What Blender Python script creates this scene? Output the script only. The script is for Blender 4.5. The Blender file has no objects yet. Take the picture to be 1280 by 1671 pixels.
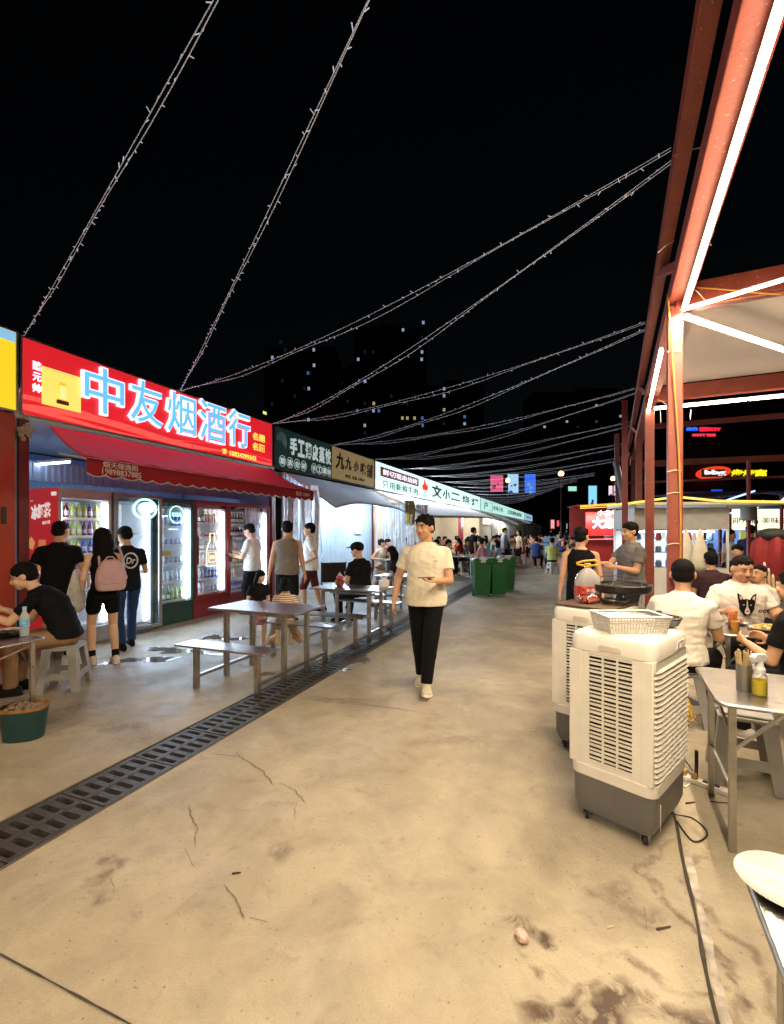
import bpy, bmesh, math, random
from mathutils import Vector as V, Matrix as M
random.seed(7)
R = math.radians
C = bpy.context.scene.collection
SC = bpy.context.scene

# ---------------------------------------------------------------- camera, sky, exposure
F, HX, HY, CH = 760.0, 640.0, 866.0, 1.6
cam_d = bpy.data.cameras.new('camera')
cam = bpy.data.objects.new('camera', cam_d); C.objects.link(cam)
cam.location = (0, 0, CH); cam.rotation_euler = (R(90), 0, 0)
cam_d.sensor_fit = 'HORIZONTAL'; cam_d.sensor_width = 36
cam_d.lens = F/1280*36; cam_d.shift_y = (HY-835.5)/1280
cam_d.clip_start = 0.05; cam_d.clip_end = 3000
SC.camera = cam
w = bpy.data.worlds.new('World'); SC.world = w; w.use_nodes = True
nt = w.node_tree; bg = nt.nodes['Background']
sky = nt.nodes.new('ShaderNodeTexSky'); sky.sky_type = 'NISHITA'; sky.sun_disc = False
sky.sun_elevation = R(8); sky.sun_rotation = R(200)
nt.links.new(sky.outputs[0], bg.inputs[0]); bg.inputs[1].default_value = 0.0006
SC.view_settings.view_transform = 'Standard'; SC.view_settings.look = 'None'
SC.view_settings.exposure = 0.0; SC.view_settings.gamma = 1
SC.cycles.use_denoising = True
SC.cycles.max_bounces = 6; SC.cycles.transparent_max_bounces = 12
SC.cycles.sample_clamp_indirect = 4.0
SC.cycles.caustics_reflective = False; SC.cycles.caustics_refractive = False

# ---------------------------------------------------------------- frames and helpers
def W(px, py, Y): return V(((px-HX)/F*Y, Y, CH-(py-HY)/F*Y))
def G(px, py, z=0.0):
    Y = (CH-z)*F/(py-HY); return V(((px-HX)/F*Y, Y, z))
LA, RA = -math.atan2(.367, .930), -math.atan2(.4766, 1)
def L(t, s, z=0.0): return V((t*.367+s*.930, t*.930-s*.367, z))
def Rr(t, s, z=0.0): return V((t*.4302+s*.9027, t*.9027-s*.4302, z))
def lt(px, s):                                   # street station of a left plane s seen at column px
    dx = (px-HX)/F; Y = s/(dx*.93-.367); return Y*(dx*.367+.93)
def lin(c):
    return tuple(((x/255)/12.92 if x/255 <= .04045 else ((x/255+.055)/1.055)**2.4) for x in c)

def tag(o, label=None, cat=None, group=None, kind=None):
    if label: o['label'] = label
    if cat: o['category'] = cat
    if group: o['group'] = group
    if kind: o['kind'] = kind
    return o
def thing(name, label, cat, loc=(0, 0, 0), rz=0.0, group=None):
    o = bpy.data.objects.new(name, None); C.objects.link(o)
    o.empty_display_size = .1
    o.location = loc; o.rotation_euler = (0, 0, rz)
    return tag(o, label, cat, group)
KIDS = {}
def link(o, parent=None):
    C.objects.link(o)
    if parent is not None:
        o.parent = parent; KIDS.setdefault(parent.name, []).append(o)
    return o
def copy_tree(o, loc=None, rz=None, label=None, group=None, parent=None, remat=None):
    c = o.copy(); C.objects.link(c)
    if parent is not None:
        c.parent = parent; KIDS.setdefault(parent.name, []).append(c)
    if loc is not None: c.location = loc
    if rz is not None: c.rotation_euler = (0, 0, rz)
    if label: c['label'] = label
    if group: c['group'] = group
    if remat and o.type == 'MESH':
        base = o.name.split('.')[0]
        if base in remat:
            for sl in c.material_slots:
                sl.link = 'OBJECT'; sl.material = remat[base]
    for ch in KIDS.get(o.name, []):
        copy_tree(ch, parent=c, remat=remat)
    return c

class MB:
    def __init__(s): s.v = []; s.f = []; s.m = []; s.X = M.Identity(4); s.mi = 0
    def at(s, x=0, y=0, z=0, rx=0, ry=0, rz=0):
        s.X = M.Translation((x, y, z)) @ M.Rotation(rz, 4, 'Z') @ M.Rotation(ry, 4, 'Y') @ M.Rotation(rx, 4, 'X'); return s
    def add(s, vs, fs):
        n = len(s.v); s.v += [s.X @ V(p) for p in vs]
        s.f += [tuple(n+i for i in f) for f in fs]; s.m += [s.mi]*len(fs); return s
    def box(s, x0, x1, y0, y1, z0, z1):
        return s.add([(x0,y0,z0),(x1,y0,z0),(x1,y1,z0),(x0,y1,z0),(x0,y0,z1),(x1,y0,z1),(x1,y1,z1),(x0,y1,z1)],
                     [(3,2,1,0),(4,5,6,7),(0,1,5,4),(1,2,6,5),(2,3,7,6),(3,0,4,7)])
    def cbox(s, c, d): return s.box(c[0]-d[0]/2, c[0]+d[0]/2, c[1]-d[1]/2, c[1]+d[1]/2, c[2]-d[2]/2, c[2]+d[2]/2)
    def bar(s, a, b, wd, ht=None, up=V((0, 0, 1))):          # square bar from a to b
        a, b = V(a), V(b); d = (b-a).normalized(); ht = ht or wd
        if abs(d.dot(up)) > .98: up = V((1, 0, 0))
        x = d.cross(up).normalized(); y = x.cross(d).normalized()
        vs = [p+x*sx*wd/2+y*sy*ht/2 for p in (a, b) for sx, sy in ((-1,-1),(1,-1),(1,1),(-1,1))]
        return s.add(vs, [(3,2,1,0),(4,5,6,7),(0,1,5,4),(1,2,6,5),(2,3,7,6),(3,0,4,7)])
    def loft(s, rings, closed=True):
        n = len(rings[0]); vs = [p for r in rings for p in r]; fs = []
        for i in range(len(rings)-1):
            for j in range(n):
                k = (j+1) % n; fs.append((i*n+j, i*n+k, (i+1)*n+k, (i+1)*n+j))
        if closed:
            fs.append(tuple(reversed(range(n)))); fs.append(tuple((len(rings)-1)*n+j for j in range(n)))
        return s.add(vs, fs)
    def tube(s, pts, r, n=8, r1=None):
        pts = [V(p) for p in pts]; rings = []; x = None
        for i, p in enumerate(pts):
            d = (pts[min(i+1, len(pts)-1)]-pts[max(i-1, 0)]).normalized()
            if x is None:
                up = V((0, 0, 1)) if abs(d.z) < .9 else V((1, 0, 0)); x = d.cross(up).normalized()
            else: x = (x-d*x.dot(d)).normalized()
            y = d.cross(x); rr = r if r1 is None else r+(r1-r)*i/(len(pts)-1)
            rings.append([p+x*math.cos(a)*rr+y*math.sin(a)*rr for a in (2*math.pi*k/n for k in range(n))])
        return s.loft(rings)
    def lathe(s, prof, n=20, cap=True):
        rings = [[V((r*math.cos(2*math.pi*k/n), r*math.sin(2*math.pi*k/n), z)) for k in range(n)] for r, z in prof]
        return s.loft(rings, cap)
    def caps(s, a, b, ra, rb, n=12):                          # round-ended tapered limb
        a, b = V(a), V(b); d = b-a
        if d.length < 1e-5: d = V((0, 0, 1e-4))
        dn = d.normalized(); up = V((0, 0, 1)) if abs(dn.z) < .9 else V((1, 0, 0))
        x = dn.cross(up).normalized(); y = dn.cross(x); rings = []
        for c, r, angs in ((a, ra, (-85, -60, -30, 0)), (b, rb, (0, 30, 60, 85))):
            for g in angs:
                g = R(g); q = c+dn*math.sin(g)*r
                rings.append([q+(x*math.cos(t)+y*math.sin(t))*math.cos(g)*r for t in (2*math.pi*k/n for k in range(n))])
        return s.loft(rings)
    def cone(s, a, b, ra, rb, n=16):                          # flat-ended tapered tube
        a, b = V(a), V(b); dn = (b-a).normalized(); up = V((0, 0, 1)) if abs(dn.z) < .9 else V((1, 0, 0))
        x = dn.cross(up).normalized(); y = dn.cross(x)
        return s.loft([[a.lerp(b, f)+(x*math.cos(t)+y*math.sin(t))*(ra+(rb-ra)*f) for t in (2*math.pi*k/n for k in range(n))] for f in (0, .33, .66, 1)])
    def ell(s, c, rad, rot=None, n=16, m=10):
        rot = rot or M.Identity(3); c = V(c); rings = []
        for i in range(1, m):
            g = math.pi*i/m-math.pi/2
            rings.append([c+rot@V((rad[0]*math.cos(g)*math.cos(t), rad[1]*math.cos(g)*math.sin(t), rad[2]*math.sin(g))) for t in (2*math.pi*k/n for k in range(n))])
        return s.loft(rings)
    def prism(s, pts, axis, lo, hi):                          # outline (2-D) extruded along axis
        def p3(a, b, c): return {'x': (c, a, b), 'y': (a, c, b), 'z': (a, b, c)}[axis]
        n = len(pts); vs = [p3(a, b, lo) for a, b in pts]+[p3(a, b, hi) for a, b in pts]
        fs = [tuple(range(n))[::-1], tuple(range(n, 2*n))]+[(i, (i+1) % n, (i+1) % n+n, i+n) for i in range(n)]
        return s.add(vs, fs)
    def sheet(s, fn, nu, nv):
        vs = [fn(i/nu, j/nv) for j in range(nv+1) for i in range(nu+1)]
        return s.add(vs, [(j*(nu+1)+i, j*(nu+1)+i+1, (j+1)*(nu+1)+i+1, (j+1)*(nu+1)+i) for j in range(nv) for i in range(nu)])
    def mesh(s, name, fix=True):
        me = bpy.data.meshes.new(name); me.from_pydata([tuple(p) for p in s.v], [], s.f); me.update()
        if fix:
            bm = bmesh.new(); bm.from_mesh(me); bmesh.ops.recalc_face_normals(bm, faces=bm.faces); bm.to_mesh(me); bm.free()
        return me
    def build(s, name, mats, parent=None, bevel=0, smooth=None, thick=0, sub=0):
        me = s.mesh(name)
        if not isinstance(mats, (list, tuple)): mats = [mats]
        for m in mats: me.materials.append(m)
        if len(mats) > 1:
            me.polygons.foreach_set('material_index', s.m)
        if smooth is not None:
            me.polygons.foreach_set('use_smooth', [True]*len(me.polygons))
            try: me.set_sharp_from_angle(angle=R(smooth))
            except Exception: pass
        o = link(bpy.data.objects.new(name, me), parent)
        if thick: md = o.modifiers.new('s', 'SOLIDIFY'); md.thickness = thick; md.offset = 0
        if sub: md = o.modifiers.new('ss', 'SUBSURF'); md.levels = md.render_levels = sub
        if bevel:
            md = o.modifiers.new('b', 'BEVEL'); md.width = bevel; md.segments = 2; md.limit_method = 'ANGLE'; md.angle_limit = R(40)
        return o

# ---------------------------------------------------------------- materials
MC = {}
def mat(name, col, rough=.6, metal=0, var=.12, scale=8, bump=.05, bscale=60, emit=0, ecol=None, coat=0, alpha=1, spec=.5, stretch=(1, 1, 1), trans=0, subs=0):
    if name in MC: return MC[name]
    m = bpy.data.materials.new(name); m.use_nodes = True; MC[name] = m
    n = m.node_tree.nodes; l = m.node_tree.links; b = n['Principled BSDF']
    tc = n.new('ShaderNodeTexCoord'); mp = n.new('ShaderNodeMapping'); mp.inputs[3].default_value = stretch
    l.new(tc.outputs['Object'], mp.inputs[0])
    b.inputs['Base Color'].default_value = (*col, 1)
    if var:
        nz = n.new('ShaderNodeTexNoise'); nz.inputs['Scale'].default_value = scale; nz.inputs['Detail'].default_value = 5
        l.new(mp.outputs[0], nz.inputs['Vector'])
        rp = n.new('ShaderNodeValToRGB'); rp.color_ramp.elements[0].position = .3; rp.color_ramp.elements[1].position = .7
        rp.color_ramp.elements[0].color = (*[c*(1-var) for c in col], 1)
        rp.color_ramp.elements[1].color = (*[min(1, c*(1+var)) for c in col], 1)
        l.new(nz.outputs[0], rp.inputs[0]); l.new(rp.outputs[0], b.inputs['Base Color'])
        mr = n.new('ShaderNodeMapRange'); mr.inputs[3].default_value = max(0.02, rough*.8); mr.inputs[4].default_value = min(1, rough*1.2)
        l.new(nz.outputs[0], mr.inputs[0]); l.new(mr.outputs[0], b.inputs['Roughness'])
    else: b.inputs['Roughness'].default_value = rough
    if bump:
        n2 = n.new('ShaderNodeTexNoise'); n2.inputs['Scale'].default_value = bscale; n2.inputs['Detail'].default_value = 4
        l.new(mp.outputs[0], n2.inputs['Vector'])
        bp = n.new('ShaderNodeBump'); bp.inputs['Strength'].default_value = min(1, bump*4); bp.inputs['Distance'].default_value = .01
        l.new(n2.outputs[0], bp.inputs['Height']); l.new(bp.outputs[0], b.inputs['Normal'])
    b.inputs['Metallic'].default_value = metal; b.inputs['Coat Weight'].default_value = coat
    b.inputs['Specular IOR Level'].default_value = spec; b.inputs['Alpha'].default_value = alpha
    b.inputs['Transmission Weight'].default_value = trans
    if subs: b.inputs['Subsurface Weight'].default_value = subs; b.inputs['Subsurface Scale'].default_value = .02
    if emit:
        b.inputs['Emission Color'].default_value = (*(ecol or col), 1); b.inputs['Emission Strength'].default_value = emit
    return m
def emis(name, rgb, st):                                     # lit sign face, lamp, screen, and unlit parts given a glow
    if name in MC: return MC[name]
    c = lin(rgb); return mat(name, tuple(x*.6 for x in c), .4, var=0, bump=0, emit=st, ecol=c)
def fab(rgb, k=None):
    nm = 'fabric_%d_%d_%d' % tuple(rgb)
    return mat(nm, lin(rgb), .9, var=.10, scale=18, bump=.10, bscale=38, spec=.2, stretch=(1, 1, .6))
def glass(name='glass', tint=(1, 1, 1), refl=.08, rough=.02):
    if name in MC: return MC[name]
    m = bpy.data.materials.new(name); m.use_nodes = True; MC[name] = m
    n = m.node_tree.nodes; l = m.node_tree.links; n.clear()
    o = n.new('ShaderNodeOutputMaterial'); t = n.new('ShaderNodeBsdfTransparent'); g = n.new('ShaderNodeBsdfGlossy')
    t.inputs[0].default_value = (*tint, 1); g.inputs['Roughness'].default_value = rough
    mx = n.new('ShaderNodeMixShader'); fr = n.new('ShaderNodeLayerWeight'); fr.inputs[0].default_value = .25
    ad = n.new('ShaderNodeMath'); ad.operation = 'MULTIPLY_ADD'; ad.inputs[1].default_value = .5; ad.inputs[2].default_value = refl
    ad.use_clamp = True
    l.new(fr.outputs['Fresnel'], ad.inputs[0]); l.new(ad.outputs[0], mx.inputs[0])
    l.new(t.outputs[0], mx.inputs[1]); l.new(g.outputs[0], mx.inputs[2]); l.new(mx.outputs[0], o.inputs[0])
    return m

steel = mat('stainless_steel', (.46, .45, .43), .30, 1, var=.15, scale=6, bump=.03, bscale=90, stretch=(1, 14, 1))
steel_d = mat('brushed_steel_tube', (.50, .49, .47), .3, 1, var=.2, scale=10, bump=.03)
white_pl = mat('white_plastic', (.78, .75, .67), .42, var=.07, scale=7, bump=.02, bscale=25)
grey_pl = mat('grey_plastic', (.13, .13, .125), .45, var=.12, scale=5, bump=.03)
stool_pl = mat('stool_plastic', (.36, .35, .33), .5, var=.08, scale=9, bump=.02)
black = mat('black_metal', (.02, .02, .02), .4, var=.3, bump=.05)
rubber = mat('black_rubber', (.015, .015, .015), .7, var=.2)
red_paint = mat('red_painted_steel', (.29, .066, .040), .5, var=.16, scale=7, bump=.05, bscale=35)
dark_red = mat('dark_red_metal', (.16, .02, .02), .45, var=.2, scale=4)
cream = mat('cream_wall', (.62, .56, .44), .7, var=.08, scale=2)
_n = red_paint.node_tree.nodes; _l = red_paint.node_tree.links; _b = _n['Principled BSDF']; _src = _b.inputs['Base Color'].links[0].from_socket
_z = _n.new('ShaderNodeTexNoise'); _z.inputs['Scale'].default_value = 55; _z.inputs['Detail'].default_value = 3; _l.new(_n['Mapping'].outputs[0], _z.inputs['Vector'])
_r = _n.new('ShaderNodeValToRGB'); _r.color_ramp.elements[0].position = .69; _r.color_ramp.elements[1].position = .71; _l.new(_z.outputs[0], _r.inputs[0])
_x = _n.new('ShaderNodeMix'); _x.data_type = 'RGBA'; _x.inputs[7].default_value = (.50, .40, .34, 1); _l.new(_r.outputs[0], _x.inputs[0]); _l.new(_src, _x.inputs[6]); _l.new(_x.outputs[2], _b.inputs['Base Color'])
white_m = mat('white_paint', (.74, .74, .72), .45, var=.06, scale=5)
green_pl = mat('green_bin_plastic', (.008, .10, .022), .42, var=.15, scale=6, bump=.03)
wood_d = mat('dark_wood', (.10, .06, .035), .6, var=.3, scale=12, stretch=(1, 8, 1))
tarp = mat('white_tarpaulin', (.74, .74, .76), .65, var=.10, scale=1.6, bump=.25, bscale=3)
_n = tarp.node_tree.nodes; _l = tarp.node_tree.links; _t = _n.new('ShaderNodeBsdfTranslucent'); _m = _n.new('ShaderNodeMixShader')
_t.inputs[0].default_value = (.72, .73, .76, 1); _m.inputs[0].default_value = .45; _l.new(_n['Principled BSDF'].outputs[0], _m.inputs[1]); _l.new(_t.outputs[0], _m.inputs[2])
_l.new(_m.outputs[0], [x for x in _n if x.type == 'OUTPUT_MATERIAL'][0].inputs[0])
GL = glass()

# ---------------------------------------------------------------- lettering
def text_mb(body, w, h, depth=.01, bold=.0, shear=0, mb=None, X=None, spacing=1.0, fit=True):
    cu = bpy.data.curves.new('t', 'FONT'); cu.body = body; cu.offset = bold; cu.extrude = .5; cu.shear = shear
    cu.space_character = spacing; cu.resolution_u = 2
    o = bpy.data.objects.new('t', cu); C.objects.link(o)
    dg = bpy.context.evaluated_depsgraph_get(); me = bpy.data.meshes.new_from_object(o.evaluated_get(dg))
    vs = [v.co.copy() for v in me.vertices]; fs = [tuple(p.vertices) for p in me.polygons]
    bpy.data.objects.remove(o); bpy.data.curves.remove(cu); bpy.data.meshes.remove(me)
    x0 = min(v.x for v in vs); x1 = max(v.x for v in vs); y0 = min(v.y for v in vs); y1 = max(v.y for v in vs)
    sx, sy = w/(x1-x0), h/(y1-y0)
    if not fit: sx = sy = min(sx, sy)
    mb = mb or MB(); X = X or M.Identity(4)
    pv = [X @ V(((v.x-(x0+x1)/2)*sx, (v.y-(y0+y1)/2)*sy, (v.z+.5)*depth)) for v in vs]
    old = mb.X; mb.X = M.Identity(4); mb.add(pv, fs); mb.X = old
    return mb
def XF(o, u, v):                                             # text plane: origin, reading direction, up
    u, v = V(u).normalized(), V(v).normalized(); n = u.cross(v)
    m = M.Identity(4)
    for i in range(3): m[i][0] = u[i]; m[i][1] = v[i]; m[i][2] = n[i]; m[i][3] = o[i]
    return m
def ordinal(k): return ['first', 'second', 'third', 'fourth', 'fifth', 'sixth', 'seventh', 'eighth', 'ninth', 'tenth', 'eleventh', 'twelfth', 'thirteenth', 'fourteenth', 'fifteenth', 'sixteenth'][k]
def area(name, loc, size, sizey, power, col, rot=(0, 0, 0)):
    d = bpy.data.lights.new(name, 'AREA'); d.shape = 'RECTANGLE'; d.size = size; d.size_y = sizey; d.energy = power; d.color = col
    o = bpy.data.objects.new(name, d); C.objects.link(o); o.location = loc; o.rotation_euler = rot; return o
def bulb(name, loc, power, col, r=.12):
    d = bpy.data.lights.new(name, 'POINT'); d.energy = power; d.color = col; d.shadow_soft_size = r
    o = bpy.data.objects.new(name, d); C.objects.link(o); o.location = loc; return o
# ================================================================ GROUND
def ground_mat():
    m = bpy.data.materials.new('concrete_ground'); m.use_nodes = True
    n = m.node_tree.nodes; l = m.node_tree.links; b = n['Principled BSDF']
    tc = n.new('ShaderNodeTexCoord'); P = tc.outputs['Object']
    def noise(sc, det=6, dist=0, vec=P, rough=.6):
        z = n.new('ShaderNodeTexNoise'); z.inputs['Scale'].default_value = sc; z.inputs['Detail'].default_value = det
        z.inputs['Distortion'].default_value = dist; z.inputs['Roughness'].default_value = rough; l.new(vec, z.inputs['Vector']); return z.outputs[0]
    def ramp(src, stops):
        r = n.new('ShaderNodeValToRGB'); e = r.color_ramp.elements
        while len(e) < len(stops): e.new(.5)
        for k, (p, c) in enumerate(stops): e[k].position = p; e[k].color = (*((c,)*3 if not isinstance(c, tuple) else c), 1)
        l.new(src, r.inputs[0]); return r.outputs[0]
    def math_(op, a, b_, clamp=False):
        q = n.new('ShaderNodeMath'); q.operation = op; q.use_clamp = clamp
        for i, x in enumerate((a, b_)):
            if isinstance(x, (int, float)): q.inputs[i].default_value = x
            else: l.new(x, q.inputs[i])
        return q.outputs[0]
    def mix(f, a, b_, typ='MIX'):
        q = n.new('ShaderNodeMix'); q.data_type = 'RGBA'; q.blend_type = typ
        if isinstance(f, (int, float)): q.inputs[0].default_value = f
        else: l.new(f, q.inputs[0])
        for i, x in ((6, a), (7, b_)):
            if isinstance(x, tuple): q.inputs[i].default_value = (*x, 1)
            else: l.new(x, q.inputs[i])
        return q.outputs[2]
    warp = n.new('ShaderNodeTexNoise'); warp.inputs['Scale'].default_value = 2.2; warp.inputs['Detail'].default_value = 6; l.new(P, warp.inputs['Vector'])
    wsub = n.new('ShaderNodeVectorMath'); wsub.operation = 'MULTIPLY_ADD'; wsub.inputs[1].default_value = (.9, .9, 0); l.new(warp.outputs[1], wsub.inputs[0]); l.new(P, wsub.inputs[2])
    wo = n.new('ShaderNodeVectorMath'); wo.operation = 'SUBTRACT'; wo.inputs[1].default_value = (.45, .45, 0); l.new(wsub.outputs[0], wo.inputs[0]); WP = wo.outputs[0]
    def blob(c, rx, ry, rz=0, soft=.5):
        mp = n.new('ShaderNodeMapping'); mp.vector_type = 'TEXTURE'; mp.inputs[1].default_value = (c[0], c[1], 0)
        mp.inputs[2].default_value = (0, 0, rz); mp.inputs[3].default_value = (rx, ry, 1); l.new(WP, mp.inputs[0])
        ln = n.new('ShaderNodeVectorMath'); ln.operation = 'LENGTH'; l.new(mp.outputs[0], ln.inputs[0])
        r = n.new('ShaderNodeMapRange'); r.inputs[1].default_value = 1+soft*.3; r.inputs[2].default_value = 1-soft; l.new(ln.outputs['Value'], r.inputs[0]); return r.outputs[0]
    col = ramp(noise(.55, 8, .6), [(.25, (.27, .22, .145)), (.5, (.42, .362, .25)), (.78, (.55, .485, .345))])
    col = mix(math_('MULTIPLY', ramp(noise(3.1, 8, 1.2), [(.42, 0), (.72, 1)]), .5), col, (.27, .225, .17))
    col = mix(math_('MULTIPLY', ramp(noise(1.1, 4, .3), [(.5, 0), (.7, 1)]), .35), col, (.48, .43, .37))
    col = mix(math_('MULTIPLY', ramp(noise(27, 3, .0), [(.66, 0), (.72, 1)]), .45), col, (.17, .14, .11))
    col = mix(math_('MULTIPLY', ramp(noise(6.5, 8, .5), [(.58, 0), (.74, 1)]), .42), col, (.17, .13, .10))
    vo = n.new('ShaderNodeTexVoronoi'); vo.inputs['Scale'].default_value = 11; l.new(P, vo.inputs['Vector'])
    sx_ = n.new('ShaderNodeSeparateColor'); l.new(vo.outputs['Color'], sx_.inputs[0])
    dot = math_('MULTIPLY', ramp(math_('ADD', vo.outputs['Distance'], math_('MULTIPLY', math_('SUBTRACT', 1.0, sx_.outputs[0]), .16)), [(.06, 1), (.13, 0)]), ramp(noise(.9, 3), [(.40, .15), (.62, 1)]))
    col = mix(math_('MULTIPLY', dot, .9), col, (.13, .095, .065))
    v2 = n.new('ShaderNodeTexVoronoi'); v2.inputs['Scale'].default_value = 38; l.new(P, v2.inputs['Vector']); s2 = n.new('ShaderNodeSeparateColor'); l.new(v2.outputs['Color'], s2.inputs[0])
    dot2 = ramp(math_('ADD', v2.outputs['Distance'], math_('MULTIPLY', math_('SUBTRACT', 1.0, s2.outputs[1]), .5)), [(.10, 1), (.24, 0)])
    col = mix(math_('MULTIPLY', dot2, .85), col, (.16, .12, .085))
    grit = ramp(noise(160, 4), [(.3, .86), (.7, 1.10)]); col = mix(1.0, col, grit, 'MULTIPLY')
    blot = ramp(noise(1.9, 7, .9), [(.40, .89), (.58, 1.06)]); col = mix(1.0, col, blot, 'MULTIPLY')
    # stains with a place of their own
    st = None
    for px, py, rx, ry, rz, k in ((868, 1488, .07, .045, .3, .9), (905, 1640, .16, .07, .2, .8), (1010, 1640, .20, .08, 0, .9), (960, 1600, .10, .05, .4, .8), (1120, 1590, .06, .12, RA, .7), (868, 1562, .05, .03, 0, .55), (1040, 1560, .09, .03, .1, .5),
                                  (1010, 1450, .16, .06, .1, .4), (465, 1370, .06, .10, .2, .4), (738, 1205, .35, .12, .5, .25), (1090, 1500, .03, .6, RA, .6), (1175, 1500, .04, .8, RA, .5),
                                  (160, 1440, .05, .05, 0, .5), (175, 1648, .022, .018, 0, .9), (475, 1470, .02, .02, 0, .5), (1095, 1060, .3, .3, 0, .4), (560, 1145, .3, .05, .2, .3), (210, 1190, .4, .12, 0, .35),
                                  (120, 1160, .4, .15, .3, .4)):
        c = G(px, py); q = math_('MULTIPLY', blob(c, rx, ry, rz, .8), k); st = q if st is None else math_('MAXIMUM', st, q)
    st = math_('MULTIPLY', st, ramp(noise(13, 6, 1.0), [(.36, .25), (.52, 1.25)]))
    col = mix(st, col, (.085, .052, .032))
    # wet patches
    wet = None
    for c, rx, ry, rz in ((G(562, 1078), .52, .25, .9), (G(300, 1062), .62, .20, -.2), (G(235, 1078), .55, .14, .1), (G(370, 1040), .5, .2, 0), (G(690, 1000), .5, .2, .9), (G(470, 1100), .25, .12, 0)):
        q = blob(c, rx, ry, rz, .25); wet = q if wet is None else math_('MAXIMUM', wet, q)
    damp = math_('MULTIPLY', blob(L(12, -4.6), 2.0, 10, LA, .6), .5); wet2 = math_('MAXIMUM', wet, math_('MULTIPLY', damp, ramp(noise(1.5, 5), [(.4, .1), (.6, 1)])))
    col = mix(math_('MULTIPLY', wet2, .75), col, (.09, .085, .08))
    l.new(col, b.inputs['Base Color'])
    ro = n.new('ShaderNodeMapRange'); ro.inputs[3].default_value = .38; ro.inputs[4].default_value = .78; l.new(noise(2.4, 6, .8), ro.inputs[0])
    rr = n.new('ShaderNodeMix'); rr.inputs[3].default_value = .05; l.new(wet2, rr.inputs[0]); l.new(ro.outputs[0], rr.inputs[2]); l.new(rr.outputs[0], b.inputs['Roughness'])
    b.inputs['Specular IOR Level'].default_value = .5
    hb = math_('MULTIPLY', math_('ADD', noise(45, 8), math_('MULTIPLY', noise(4, 5, 1), 2.0)), math_('SUBTRACT', 1.0, wet2))
    bp = n.new('ShaderNodeBump'); bp.inputs['Strength'].default_value = .5; bp.inputs['Distance'].default_value = .014
    l.new(hb, bp.inputs['Height']); l.new(bp.outputs[0], b.inputs['Normal'])
    return m
GM = ground_mat()
g = MB()
g.add([L(-400, -900), L(900, -900), L(900, -2.93), L(-400, -2.93)], [(0, 1, 2, 3)])
g.add([L(-400, -2.53), L(900, -2.53), L(900, 900), L(-400, 900)], [(0, 1, 2, 3)])
tag(g.build('ground', GM), kind='structure')
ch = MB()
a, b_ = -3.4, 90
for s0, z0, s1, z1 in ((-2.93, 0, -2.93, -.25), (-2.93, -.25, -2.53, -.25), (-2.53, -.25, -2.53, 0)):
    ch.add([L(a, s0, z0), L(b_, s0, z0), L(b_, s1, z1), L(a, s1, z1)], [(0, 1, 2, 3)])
tag(ch.build('drain_channel', mat('drain_shade', (.012, .010, .009), .8, var=.4, scale=6)), kind='structure')  # near black, so the shade under the slots is in the colour
# slotted cast grates
iron = mat('cast_iron_grate', (.060, .056, .050), .5, .3, var=.35, scale=14, bump=.15, bscale=50)
gr0 = None; Ng = 112
for k in range(Ng):
    t0 = -.6+k*.5; p = L(t0, -2.73)
    if gr0 is None:
        gr0 = thing('drain_grate', 'slotted black iron grate panel of the drain running along the stalls', 'drain grate', p, LA, 'iron grates of the long drain')
        q = MB(); x0, x1, y0, y1, zt, zb = -.188, .188, .005, .495, .002, -.04
        xs = [(-.188, -.155), (-.018, .018), (.155, .188)]
        for a_, c_ in xs: q.box(a_, c_, y0, y1, zb, zt)
        ns = 6; pitch = (y1-y0)/ns
        for i in range(ns+1):
            yc = y0+i*pitch; ya, yb = max(y0, yc-.021), min(y1, yc+.021)
            for a_, c_ in ((-.155, -.018), (.018, .155)): q.box(a_, c_, ya, yb, zb, zt-.0015)
        # rounded slot ends
        for i in range(ns):
            for a_, c_, d_ in ((-.155, -.018, 1), (.018, .155, 1)):
                ya, yb = y0+i*pitch+.021, y0+(i+1)*pitch-.021
                for xx, sg in ((a_, 1), (c_, -1)):
                    for yy, sy in ((ya, 1), (yb, -1)):
                        q.prism([(xx, yy), (xx+sg*.016, yy), (xx, yy+sy*.016)], 'z', zb+.001, zt-.003)
        q.build('grate_panel', iron, gr0)
    else:
        copy_tree(gr0, p+V((0, 0, random.uniform(-.002, .002))), LA+random.uniform(-.006, .006))
# thin steel lips of the drain
for s in (-2.935, -2.525):
    q = MB(); q.bar(L(-3, s, .001), L(60, s, .001), .014, .006); tag(q.build('drain_edge', mat('edge_concrete', (.10, .085, .07), .8, var=.4, scale=20)), kind='structure')

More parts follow.
